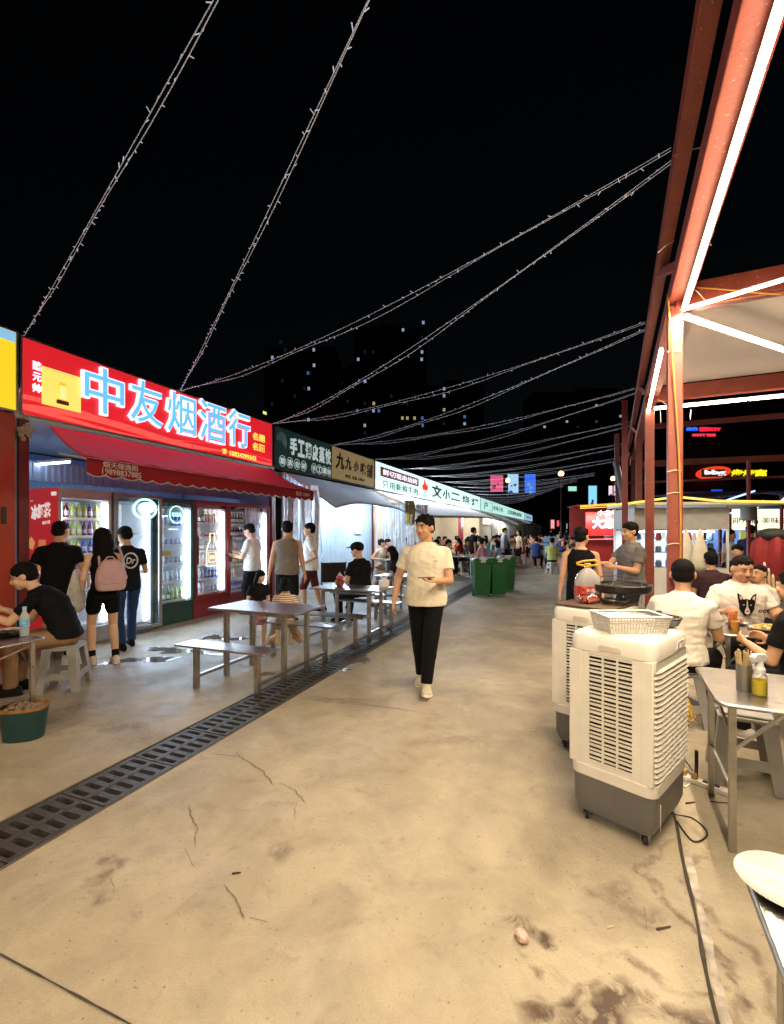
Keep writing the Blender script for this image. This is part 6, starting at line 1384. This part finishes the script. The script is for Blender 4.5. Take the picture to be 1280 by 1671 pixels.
# right hand crowd
rr_ = [('sitlean', 1130, 8.4, 'grey', 'diner in grey behind the two red posts'), ('sit', 1205, 8.6, 'black', 'diner in black beyond the man in the dog print shirt'), ('standw', 1190, 10.2, 'white', 'woman in white standing behind the food cart'), ('stand', 1225, 10.4, 'blue', 'person in blue beside the yellow sign stall'), ('sitw', 1262, 8.0, 'maroon', 'diner in maroon at the right edge beyond the closed parasol'),
       ('stand', 1010, 17, 'grey', 'person in grey standing behind the man in the grey tee'), ('walk', 1060, 14, 'black', 'person in black passing behind the food cart')]
for kd, px, Y, c_, lb in rr_: p_ = W(px, 0, Y); crowd(kd, p_, random.uniform(-1, 3), c_, (28, 28, 32), lb, grp='people at the right hand stalls')
# ================================================================ WHEELIE BINS
o = thing('wheelie_bin', 'nearest green wheelie bin, left of the three beside the drain', 'wheelie bin', W(786, 0, 11.3), 0, 'green wheelie bins'); o.location.z = 0
def bring(hx, hy, z, r=.03): 
    out = []
    for cx, cy, a0_ in ((-hx+r, -hy+r, 180), (hx-r, -hy+r, 270), (hx-r, hy-r, 0), (-hx+r, hy-r, 90)): out += [V((cx+r*math.cos(R(a0_+k*30)), cy+r*math.sin(R(a0_+k*30)), z)) for k in range(4)]
    return out
q = MB(); q.loft([bring(.17, .17, .05), bring(.175, .175, .07), bring(.205, .225, .82), bring(.225, .245, .83), bring(.225, .245, .87)]); q.build('body', green_pl, o, .004, smooth=35)
q = MB(); q.loft([bring(.235, .255, .872), bring(.235, .255, .90), bring(.18, .2, .93)]); q.build('lid', green_pl, o, .006, smooth=35)
q = MB(); q.bar((-.16, .29, .86), (.16, .29, .86), .025).bar((-.16, .22, .86), (-.16, .29, .86), .02).bar((.16, .22, .86), (.16, .29, .86), .02); q.build('handle', green_pl, o)
for sx_ in (-.17, .17): q = MB(); q.at(sx_, .17, .10, 0, R(90), 0).lathe([(.03, -.02), (.10, -.02), (.10, .02), (.03, .02)], 18); q.build('wheel', rubber, o)
q = MB(); random.seed(4); q.loft([[V((math.cos(a_)*.20*f_, math.sin(a_)*.22*f_, z_+random.uniform(-.015, .015))) for a_ in (2*math.pi*i/18 for i in range(18))] for f_, z_ in ((1.15, .85), (1.2, .90), (1.1, .935), (.5, .94), (.02, .935))]); lin_ = q.build('bin_liner', mat('liner_pale', (.55, .6, .55), .4, bump=.4), o, smooth=60)
b2 = copy_tree(o, W(811, 0, 11.45)*1, .12, 'middle green wheelie bin of the three beside the drain'); b2.location.z = 0
b3 = copy_tree(o, W(827, 0, 12.3)*1, -.1, 'rear green wheelie bin of the three beside the drain'); b3.location.z = 0
o = thing('stacking_crate', 'pale blue plastic crate stack standing by the far diners', 'crate', W(898, 0, 24)*1, LA); o.location.z = 0
q = MB()
for k in range(4): q.box(-.3, .3, -.25, .25, .05+.32*k, .33+.32*k)
q.build('crates', mat('crate_blue', (.16, .30, .50), .5), o, .01)

# ================================================================ RIGHT HAND STALLS
def at0(px, Y): p = W(px, 0, Y); p.z = 0; return p
# white food cart
o = thing('food_cart', 'white food cart with flat canopy and bright glazed counter behind the red posts', 'food cart', at0(1036, 8.6), RA+.30)
wx, wy = 1.6, 1.2
q = MB(); q.box(0, wx, 0, wy, .10, .92); q.build('counter', white_m, o, .01)
q = MB(); q.box(0, wx, 0, .02, 1.62, 2.02).box(0, .02, .021, wy, 1.62, 2.02); q.build('blank_sign', mat('cart_sign', (.42, .42, .40), .5), o)
q = MB(); q.box(-.1, wx+.9, -.25, wy+.1, 2.06, 2.11); q.build('roof', mat('roof_pale', (.6, .6, .5), .5), o)
q = MB(); q.tube([(-.12, -.27, 2.10), (.6, -.27, 2.2), (1.3, -.27, 2.12), (wx+.9, -.27, 2.09)], .022, 6).tube([(-.12, -.27, 2.10), (-.12, wy, 2.13)], .02, 6); q.build('yellow_trim', emis('trim_yellow', (250, 225, 110), 1.1), o)
for x_, y_ in ((.02, .02), (wx-.02, .02), (.02, wy-.02), (wx-.02, wy-.02), (.8, .02)): q = MB(); q.bar((x_, y_, .92), (x_, y_, 2.06), .035); q.build('upright', white_m, o)
q = MB(); q.box(.03, wx-.03, .005, .011, .92, 1.6); q.build('glazing', GL, o)
for z in (1.2, 1.42): q = MB(); q.box(.05, wx-.05, .1, .5, z-.01, z); q.build('shelf', steel, o)
q = MB(); q.box(.04, wx-.04, wy-.05, wy-.03, .92, 1.6); q.build('lit_back', emis('cart_back', (205, 220, 230), .65), o)
q = MB(); q.tube([(.1, .3, 1.58), (wx-.1, .3, 1.58)], .015, 6); q.build('tube', emis('tube_18', (235, 240, 255), 14), o)
cartM = M.Translation(o.location)@M.Rotation(o.rotation_euler[2], 4, 'Z'); area('cart_lamp', cartM@V((.8, .45, 1.56)), 1.3, .25, 40, (.9, .95, 1), (0, 0, RA))
random.seed(11)
cc_ = [('red', (.5, .06, .04)), ('white', (.7, .7, .68)), ('yellow', (.65, .45, .08)), ('dark', (.05, .05, .06)), ('blue', (.08, .2, .5))]
for zi, z in enumerate((.925, 1.203, 1.423)):
    for k in range(8):
        nm_, c_ = random.choice(cc_); p_ = cartM@V((.16+.18*k, .28, z)); t_ = thing('jar', '%s jar, %s from the left on the %s level of the white food cart' % (nm_, ordinal(k), ('counter', 'lower shelf', 'upper shelf')[zi]), 'jar', p_, 0, 'jars on the food cart')
        h_ = random.uniform(.09, .16); q = MB(); q.lathe([(.045, 0), (.055, .01), (.055, h_*.8), (.04, h_)], 12); q.build('jar_body', mat('jar_'+nm_, c_, .3), t_, smooth=40); q = MB(); q.lathe([(.042, h_), (.042, h_+.02)], 12); q.build('lid', white_m, t_)
for k, (px, Y) in enumerate(((1143, 7.6), (1120, 7.7))):
    t_ = thing('hanging_bag', ('pale bag hanging on the right corner of the food cart', 'white bag hanging behind the near red post')[k], 'bag', W(px, 870, Y)); q = MB()
    q.loft([[V((math.cos(a_)*r_*(1+random.uniform(-.15, .15)), math.sin(a_)*r_*.5, z_)) for a_ in (2*math.pi*i/12 for i in range(12))] for r_, z_ in ((.06, -.62), (.15, -.58), (.16, -.40), (.12, -.22), (.05, -.05), (.015, .08))]); q.build('bag_film', mat('bag_cream', (.62, .60, .48), .6, bump=.3), t_, smooth=50, sub=1)
# stall with lime sign
o = thing('market_stall', 'stall with a pale yellow sign over blue wares at the right', 'stall', at0(1150, 11.8), 0)
q = MB(); q.box(0, 2.6, 0, .05, 1.62, 2.15); q.build('sign_panel', emis('lime_white', (250, 252, 215), 1.25), o); q = MB(); q.box(.9, 2.5, -.02, .03, 1.28, 1.60); q.build('sign_panel', emis('lime_green', (176, 178, 92), .75), o)
text_mb('火焰红', 1.0, .22, .01, .02, X=XF((1.55, -.035, 1.44), (1, 0, 0), (0, 0, 1))).build('lettering', mat('sign_brown', (.18, .03, .02), .5), o)
text_mb('小吃', .35, .12, .01, .0, X=XF((2.28, -.035, 1.46), (1, 0, 0), (0, 0, 1))).build('lettering', mat('sign_brown', (.18, .03, .02), .5), o)
text_mb('欢迎光临 美味烧烤', 1.9, .16, .01, .0, X=XF((1.4, -.012, 1.86), (1, 0, 0), (0, 0, 1))).build('lettering', mat('sign_brown', (.18, .03, .02), .5), o)
for x_ in (0, .65, 1.3, 2.6): q = MB(); q.bar((x_, 0, 0), (x_, 0, 2.3), .05); q.build('upright', dark_red, o)
q = MB(); q.box(0, 3, -.3, .8, .0, .85); q.build('counter', mat('counter_blue', (.12, .2, .35), .5, var=.4), o)
q = MB(); q.box(-.1, 3.4, 1.4, 1.5, 0, 2.3); q.build('back_wall', mat('back_blue', (.08, .14, .32), .6, var=.3), o)
q = MB(); q.box(0, 3, -.2, 1.4, 2.3, 2.34); q.build('roof', mat('roof_dark', (.12, .10, .10), .6), o)
area('stall_lamp', at0(1210, 11.9)+V((0, .4, 2.2)), 2, .3, 110, (.75, .85, 1), (0, 0, 0))
t_ = tube_light('white tube light behind the yellow sign', at0(1165, 12.3)+V((0, .3, 1.66)), (1, 0), .9, e=14)
random.seed(17)
for k in range(26):
    nm_, c_ = random.choice([('blue', (.05, .16, .50)), ('white', (.6, .65, .7)), ('teal', (.05, .3, .35)), ('green', (.3, .45, .08)), ('black', (.03, .03, .03)), ('red', (.4, .04, .04))])
    p_ = at0(1150, 11.8)+V((.12+.22*(k % 13), -.18+.3*(k//13), .852)); t_ = thing('ware_box', '%s packed ware, %s in the %s row on the counter of the yellow sign stall' % (nm_, ordinal(k % 13), ('front', 'back')[k//13]), 'wares', p_, random.random(), 'wares on the blue stall')
    a_ = random.uniform(.05, .09); h_ = random.uniform(.05, .22); q = MB(); q.loft([[V((x_*a_, y_*a_, 0)) for x_, y_ in ((-1, -1), (1, -1), (1.1, 1), (-1, 1))], [V((x_*a_*1.1, y_*a_, h_*.7)) for x_, y_ in ((-1, -1), (1, -1), (1, 1), (-1, 1))], [V((x_*a_*.5, y_*a_*.5, h_)) for x_, y_ in ((-1, -1), (1, -1), (1, 1), (-1, 1))]]); q.build('packet', mat('ware_'+nm_, c_, .5, var=.4, scale=12), t_, smooth=40)
# red sign stall far
o = thing('market_stall', 'far stall with a glowing red signboard and yellow roof edge', 'stall', at0(950, 24), -.12)
q = MB(); q.box(.2, 2.2, 0, .08, 1.35, 2.55); q.build('red_sign', emis('far_red', (235, 40, 40), 1.1), o); text_mb('大龙虾', 1.5, .62, .02, .05, X=XF((1.25, -.03, 2.0), (1, 0, 0), (0, 0, 1))).build('lettering', emis('letter_white', (245, 240, 255), 1.25), o)
text_mb('小龙虾', 1.0, .28, .02, .03, X=XF((1.25, -.03, 2.52), (1, 0, 0), (0, 0, 1))).build('lettering', emis('letter_white', (245, 240, 255), 1.25), o)
q = MB(); q.bar((-.1, -.1, 2.85), (2.2, -.1, 3.0), .10).bar((-.1, -.1, 2.75), (2.2, -.1, 2.85), .04); q.build('yellow_trim', emis('trim_amber', (250, 190, 60), 1.2), o)
q = MB(); q.box(0, 3.2, .5, 2.5, 0, 1.1).box(0, 3.2, 2.45, 2.5, 1.1, 2.9); q.build('counter', mat('stall_red', (.2, .03, .03), .5), o); q = MB(); q.box(2.2, 3.4, 0, .06, 1.5, 2.9); q.build('white_sign', emis('far_white', (215, 220, 230), 1.0), o)
q = MB(); q.box(-.1, 3.3, -.1, 2.6, 2.9, 2.95); q.build('roof', dark_red, o); q = MB(); q.bar((.2, -.05, 1.15), (2.3, -.05, 1.2), .03).bar((.2, -.05, 1.35), (.2, -.05, 1.15), .03); q.build('neon_edge', emis('neon_pink', (250, 150, 140), 1.2), o)
area('stall_lamp', at0(985, 23.2)+V((0, 0, 2.3)), 2.5, .4, 150, (1, .45, .4), (R(50), 0, 0))
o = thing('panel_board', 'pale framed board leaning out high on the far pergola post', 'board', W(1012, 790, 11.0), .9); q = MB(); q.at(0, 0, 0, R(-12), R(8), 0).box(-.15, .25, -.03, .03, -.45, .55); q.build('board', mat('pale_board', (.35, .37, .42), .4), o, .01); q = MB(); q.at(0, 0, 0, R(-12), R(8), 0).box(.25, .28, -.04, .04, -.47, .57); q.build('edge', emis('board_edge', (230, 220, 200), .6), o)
# closed red parasol
o = thing('closed_parasol', 'closed dark red parasol with a black cap at the right edge', 'parasol', at0(1262, 6.9), 0)
q = MB(); random.seed(3); rings = []
for z_, r_ in ((.75, .16), (.95, .24), (1.2, .25), (1.4, .23), (1.55, .14), (1.6, .05)):
    rings.append([V((math.cos(a_)*r_*(1+.18*math.sin(a_*6+z_)), math.sin(a_)*r_*(1+.18*math.sin(a_*6+z_)), z_+.04*math.sin(a_*3))) for a_ in (2*math.pi*i/48 for i in range(48))])
q.loft(rings); q.build('canopy_cloth', mat('parasol_red', (.22, .012, .014), .75, var=.2, bump=.2, bscale=20), o, smooth=70)
q = MB(); q.ell((0, 0, 1.53), (.20, .20, .11), n=24, m=12); q.build('black_cap', mat('parasol_cap', (.012, .012, .014), .7), o, smooth=60)
q = MB(); q.tube([(0, 0, 0), (0, 0, .8)], .02, 8); q.build('pole', steel_d, o); q = MB(); q.lathe([(.22, 0), (.22, .05), (.03, .07)], 20); q.build('base', grey_pl, o)
for k in range(4):
    t_ = thing('pale_pole', '%s of the pale poles leaning beside the closed parasol, counted from the left' % ordinal(k), 'pole', at0(1252+7*k, 6.0), 0, 'pale poles by the parasol'); q = MB(); q.bar((0, 0, 0), (.05, .1, 1.15-.08*k), .022); q.build('shaft', mat('bamboo', (.6, .5, .3)), t_); q = MB(); q.caps((.05, .1, 1.15-.08*k), (.052, .104, 1.18-.08*k), .014, .010, 6); q.build('tip', white_m, t_)
# dark blue tent / sagging canopy lights on right
o = thing('blue_lit_canopy', 'dark blue canopy with looping white light tubes at the right edge', 'canopy', at0(1190, 10.6), 0)
q = MB(); q.sheet(lambda u, v: (u*4-.2, v*3, 2.35+.15*math.sin(u*3)+v*.25), 16, 6); q.build('sheet', mat('blue_tarp', (.10, .12, .24), .6, bump=.3, bscale=3), o, thick=.01, smooth=60)
for k, pts in enumerate((((.0, -.05, 2.0), (.35, -.05, 2.02), (.6, -.05, 2.12), (.75, -.05, 2.28)), ((.85, -.05, 2.2), (1.1, -.05, 2.22), (1.35, -.05, 2.45), (1.5, -.05, 2.56)), ((-.45, -.05, 2.12), (0, -.05, 2.32), (.55, -.05, 2.5)), ((1.5, -.05, 2.0), (1.65, -.05, 2.12)))):
    q = MB(); q.tube(pts, .022, 6); q.build('light_tube', emis('tube_blue', (190, 215, 255), 1.6 if k != 2 else .8), o, smooth=60)
q = MB()
for x_ in (-.2, 1.2, 3.6): q.bar((x_, 0, 0), (x_, 0, 2.4), .05)
q.build('upright', dark_red, o)
o = thing('hanging_basin', 'pale metal drum lamp hanging in front of the yellow sign stall', 'drum', W(1222, 836, 9.0)); q = MB(); q.lathe([(.10, -.16), (.13, -.14), (.13, .14), (.10, .16)], 18); q.build('drum', mat('drum_grey', (.3, .32, .3), .35, .6), o, smooth=40); q = MB(); q.bar((0, 0, -1.6), (0, 0, 1.0), .05); q.build('pole', dark_red, o)

# ================================================================ FAR BUILDINGS, SIGNS, LAMPS
fac = mat('tower_facade', (.022, .022, .026), .8, var=.2, scale=.1, bump=0); fac2 = mat('tower_band', (.03, .03, .034), .8, var=.2, scale=.2, bump=0)
def wincol(k): return {'w': emis('win_white', (200, 215, 255), .55), 'y': emis('win_warm', (250, 225, 160), .5), 'b': emis('win_blue', (90, 150, 240), .5), 'd': emis('win_dim', (70, 80, 110), .15)}[k]
def tower(label, x0, x1, ytop, Y, wins, dep=22):
    a_ = W(x0, ytop, Y); b_2 = W(x1, ytop, Y); w_ = b_2.x-a_.x; h_ = a_.z
    o = thing('tower_block', label, 'tower block', (a_.x, Y, 0), 0, 'dark residential towers')
    q = MB(); q.box(0, w_, 0, dep, 0, h_); q.build('wall', fac, o)
    q = MB(); z = 4
    while z < h_-1: q.box(-.4, w_+.4, -.5, -.01, z, z+.35); z += 3.0
    q.build('balcony_band', fac2, o)
    q = MB(); q.box(w_*.35, w_*.65, dep*.3, dep*.7, h_, h_+4); q.build('roof_house', fac, o)
    for px, py, c in wins:
        p = W(px, py, Y); ws = .55*Y/180
        x_ = p.x-a_.x; z_ = round((p.z-4)/3)*3+4+1.6
        q = MB(); q.box(x_-ws*.8, x_+ws*.8, -.045, -.005, z_-.7, z_+.6); wi = q.build('window', wincol(c), o)
        q = MB(); q.box(x_-.05, x_+.05, -.10, -.046, z_-.9, z_+.9).box(x_-ws*.85, x_+ws*.85, -.10, -.046, z_-1.0, z_-.92); q.build('window_frame', fac2, wi)
def Z2(L_in): return [(400+x/1.969, 500+y/1.969, c) for x, y, c in L_in]
tower('dark tower block on the left with few scattered lit windows', 432, 548, 566, 180, Z2([(115, 137, 'd'), (130, 140, 'd'), (88, 187, 'w'), (112, 188, 'd'), (221, 164, 'w'), (203, 218, 'b'), (222, 212, 'w'), (205, 284, 'w'), (192, 288, 'd'), (87, 320, 'd'), (204, 375, 'w'), (190, 378, 'd'), (208, 236, 'd'), (120, 240, 'd'), (160, 300, 'd')]))
tower('tall dark tower block right of the first with lit stair windows on its right edge', 578, 697, 534, 190, Z2([(573, 56, 'w'), (569, 110, 'd'), (569, 160, 'w'), (568, 186, 'w'), (508, 98, 'w'), (385, 163, 'd'), (412, 160, 'd'), (364, 190, 'w'), (386, 260, 'w'), (548, 290, 'd'), (385, 333, 'd'), (414, 331, 'y'), (361, 357, 'b'), (413, 354, 'w'), (430, 354, 'b'), (506, 369, 'y'), (522, 370, 'y'), (545, 366, 'y'), (570, 363, 'b'), (385, 405, 'w'), (507, 322, 'd'), (520, 320, 'd'), (571, 395, 'b'), (545, 440, 'd'), (385, 425, 'd'), (470, 300, 'd')]))
tower('dark tower block with a bright blue white lit column of windows', 698, 790, 628, 200, Z2([(640, 281, 'w'), (640, 298, 'w'), (640, 354, 'y'), (640, 380, 'd'), (706, 376, 'b'), (706, 390, 'w'), (706, 405, 'b'), (706, 440, 'b'), (640, 462, 'w'), (640, 405, 'd'), (660, 480, 'w'), (705, 515, 'w'), (705, 495, 'b'), (680, 470, 'd'), (720, 430, 'd')]), 20)
tower('low dark block behind the twinkle strings with four lit windows', 870, 1100, 640, 260, Z2([(963, 402, 'w'), (1035, 378, 'w'), (1130, 372, 'w'), (1130, 384, 'd'), (1207, 363, 'w'), (1207, 314, 'd'), (1130, 320, 'y'), (1175, 425, 'd'), (1070, 388, 'd'), (1285, 330, 'd')]), 20)
tower('low dark block in the left gap between the towers', 546, 600, 600, 230, Z2([(310, 260, 'd'), (330, 320, 'd'), (300, 390, 'w')]), 20)
# mall
mo = thing('shopping_mall', 'long dark mall building with pilasters and lit billboards at the end of the lane', 'mall', (0, 105, 0), 0)
x0, x1 = W(690, 0, 105).x, W(1340, 0, 105).x; hm = W(0, 705, 105).z
q = MB(); q.box(x0, x1, 0, 30, 0, hm); q.build('wall', mat('mall_wall', (.03, .03, .036), .7, bump=0), mo)
for k in range(14): q = MB(); xx = W(915+k*20, 0, 105).x; q.box(xx-.5, xx+.5, -.8, -.01, 5, hm-1); q.build('pilaster', mat('mall_pilaster', (.06, .06, .07), .7, bump=0), mo)
q = MB(); q.box(x0-.5, x1, -1.0, -.01, hm-.99, hm+.6); q.build('cornice', mat('mall_pilaster', (.06, .06, .07)), mo)
def board(label, xa, xb, ya, yb, rgb, e, Y=103, art=0, txt=None, tcol=None, emb=.1, shape=None):
    a_ = W(xa, yb, Y); b_2 = W(xb, ya, Y); w_, h_ = b_2.x-a_.x, b_2.z-a_.z
    o = thing('billboard' if not txt else 'neon_sign', label, 'billboard' if not txt else 'sign', (a_.x, Y, a_.z), 0)
    q = MB(); q.box(0, w_, 0, .3, 0, h_); q.build('frame', fac, o)
    if rgb: q = MB(); q.box(.1, w_-.1, -.05, -.005, .1, h_-.1); q.build('screen', emis('screen_%d_%d' % (xa, ya), rgb, e), o)
    if art:
        random.seed(xa); q = MB()
        for k in range(art):
            cx, cz, r_ = random.uniform(.25, .75)*w_, random.uniform(.05, .5)*h_, random.uniform(.08, .18)*w_; pts = [(cx+r_*random.uniform(.5, 1.3)*math.cos(a2), cz+r_*random.uniform(.5, 1.3)*math.sin(a2)) for a2 in [j*.9 for j in range(7)]]; q.prism(pts, 'y', -.09-.002*k, -.055)
        q.build('picture_shapes', emis('art_%d' % xa, tcol or (30, 60, 120), .4), o)
    if txt:
        text_mb(txt, w_*.9, h_*.8, .3, .03, X=XF((w_/2, -.2, h_/2), (1, 0, 0), (0, 0, 1))).build('lettering', emis('neon_%d' % xa, tcol, emb), o)
    return o
board('pink red lit billboard left of the row over the stalls', 800, 822, 775, 803, (225, 90, 130), 1.0, art=3, tcol=(60, 20, 60))
board('pale blue lit billboard beside the pink one', 828, 847, 773, 805, (165, 205, 240), 1.1, art=4, tcol=(70, 110, 170))
board('deep blue lit billboard with rounded artwork', 856, 875, 773, 805, (50, 110, 240), 1.1, art=5, tcol=(150, 200, 255))
board('small green white lit billboard in the middle distance', 927, 942, 793, 802, (170, 235, 220), 1.0)
board('tall blue white lit billboard right of the lamp post', 960, 975, 792, 826, (140, 215, 240), 1.1, art=4, tcol=(20, 60, 140))
board('small pinkish white lit billboard next to the pergola', 993, 1008, 792, 809, (245, 215, 225), 1.1, art=2, tcol=(60, 40, 80))
board('white and red lit shop window beyond the last canopy', 898, 906, 847, 864, (245, 160, 160), 1.2, Y=60, art=2, tcol=(200, 30, 40)); board('narrow red lit shop window right of the white and red one', 908, 914, 848, 860, (235, 90, 110), 1.1, Y=60); board('thin white lit doorway far down the lane', 924, 927, 853, 864, (235, 235, 240), 1.1, Y=60)
board('yellow neon characters of the mall sign', 1189, 1252, 765, 779, None, 0, Y=90.5, txt='步步高', tcol=(250, 225, 30), emb=1.2)
o = board('red oval logo sign with white letters beside the yellow neon characters', 1147, 1184, 766, 778, None, 0, Y=90, txt='bbg', tcol=(255, 235, 235), emb=1.2)
a_ = W(1165, 772, 90.4); q = MB(); q.prism([(3.4*math.cos(t_)*(1+.06*math.sin(t_)), 1.25*math.sin(t_)+.35*math.cos(t_)) for t_ in [k*2*math.pi/30 for k in range(30)]], 'y', .40, .55); q.v = [v+V((2.4, 0, .8)) for v in q.v]; q.build('oval_plate', emis('bbg_orange', (240, 70, 35), 1.0), o)
o = board('blue and red glowing characters high on the dark facade', 1118, 1138, 697, 704, None, 0, Y=90, txt='良缘', tcol=(40, 110, 255), emb=1.3); board('red glowing characters high on the dark facade', 1139, 1176, 697, 705, None, 0, Y=90, txt='国际KTV', tcol=(255, 35, 60), emb=1.3); board('small red glowing subtitle under the red characters', 1127, 1168, 708, 713, None, 0, Y=90, txt='HAPPY TIME', tcol=(255, 60, 80), emb=1.1)
o = thing('facade_building', 'tall black building with glowing characters beyond the pergola', 'building', (W(1075, 0, 92).x, 92, 0)); q = MB(); q.box(0, 50, 0, 12, 0, 27); q.build('wall', fac, o); q = MB(); q.box(-.3, 50, -.3, -.01, 26, 27.3); q.build('cornice', fac2, o); q = MB(); q.box(0, 50, -.2, -.01, 14, 14.5); q.build('ledge', fac2, o)
board('red dotted ticker sign low on the black building', 1113, 1158, 802, 806, (150, 20, 25), .7, Y=88); board('blue ticker sign beside the red ticker', 1160, 1180, 798, 806, (40, 80, 230), 1.0, Y=88)
o = thing('neon_sign', 'round red neon sign high above the pergola cross beam', 'sign', W(1167, 505, 90), 0); q = MB(); rr2 = 14/F*90
q.tube([(rr2*math.cos(t_), 0, rr2*.8*math.sin(t_)) for t_ in [k*math.pi/16 for k in range(33)]], .14, 6); q.build('neon_ring', emis('neon_red', (255, 40, 40), 1.3), o); text_mb('丽都', 2.0, 1.5, .2, .04, X=XF((0, -.1, 0), (1, 0, 0), (0, 0, 1))).build('lettering', emis('neon_red', (255, 40, 40), 1.3), o); q = MB(); q.bar((0, .3, -30), (0, .3, 1), .5); q.build('mast', fac, o)
# street lamps with orange globes
lp0 = None
for k, (px, py, yb, Y, lb) in enumerate(((916, 773, 866, 45, 'street lamp with an orange glowing globe above the far lane'), (1001, 781, 866, 52, 'smaller street lamp with an orange globe beside the pergola'), (829, 784, 866, 60, 'street lamp globe between the pink and pale blue billboards'))):
    p = W(px, py, Y); 
    if lp0 is None:
        lp0 = thing('street_lamp', lb, 'street lamp', (p.x, Y, 0), 0, 'street lamps'); q = MB(); q.tube([(0, 0, 0), (0, 0, p.z-.2)], .07, 8); q.build('pole', mat('lamp_pole', (.2, .09, .05), .5), lp0); q = MB(); q.ell((0, 0, p.z), (.27, .27, .27)); q.build('globe', emis('lamp_orange', (255, 190, 120), 6), lp0, smooth=80); q = MB(); q.lathe([(.12, p.z-.36), (.16, p.z-.22), (.12, p.z-.2)], 12); q.build('collar', black, lp0); hz0 = p.z
    else: c_ = copy_tree(lp0, (p.x, Y, 0), 0, lb); c_.scale = (1, 1, p.z/hz0)
# strings of festoon lamps further off
# roofline lamp on red sign
o = thing('spotlight', 'small green lit spotlight on top of the red sign at its right end', 'spotlight', L(8.4, FS-.05, 3.99), LA); q = MB(); q.bar((0, 0, 0), (0, 0, .12), .03).cbox((0, 0, .17), (.12, .16, .09)); q.build('housing', black, o, .005); q = MB(); q.cbox((.062, 0, .17), (.004, .12, .06)); q.build('lens', emis('lens_green', (200, 230, 120), 1.3), o)

# ================================================================ light the place throws on the lane from behind the camera
led2 = led('warm LED strip of the pergola row behind the camera', Rr(-6, -3.6, 3.45), Rr(-1.2, -3.6, 3.45))
led_lamp(Rr(-6, -3.6, 3.45), Rr(-1.2, -3.6, 3.45), 260)
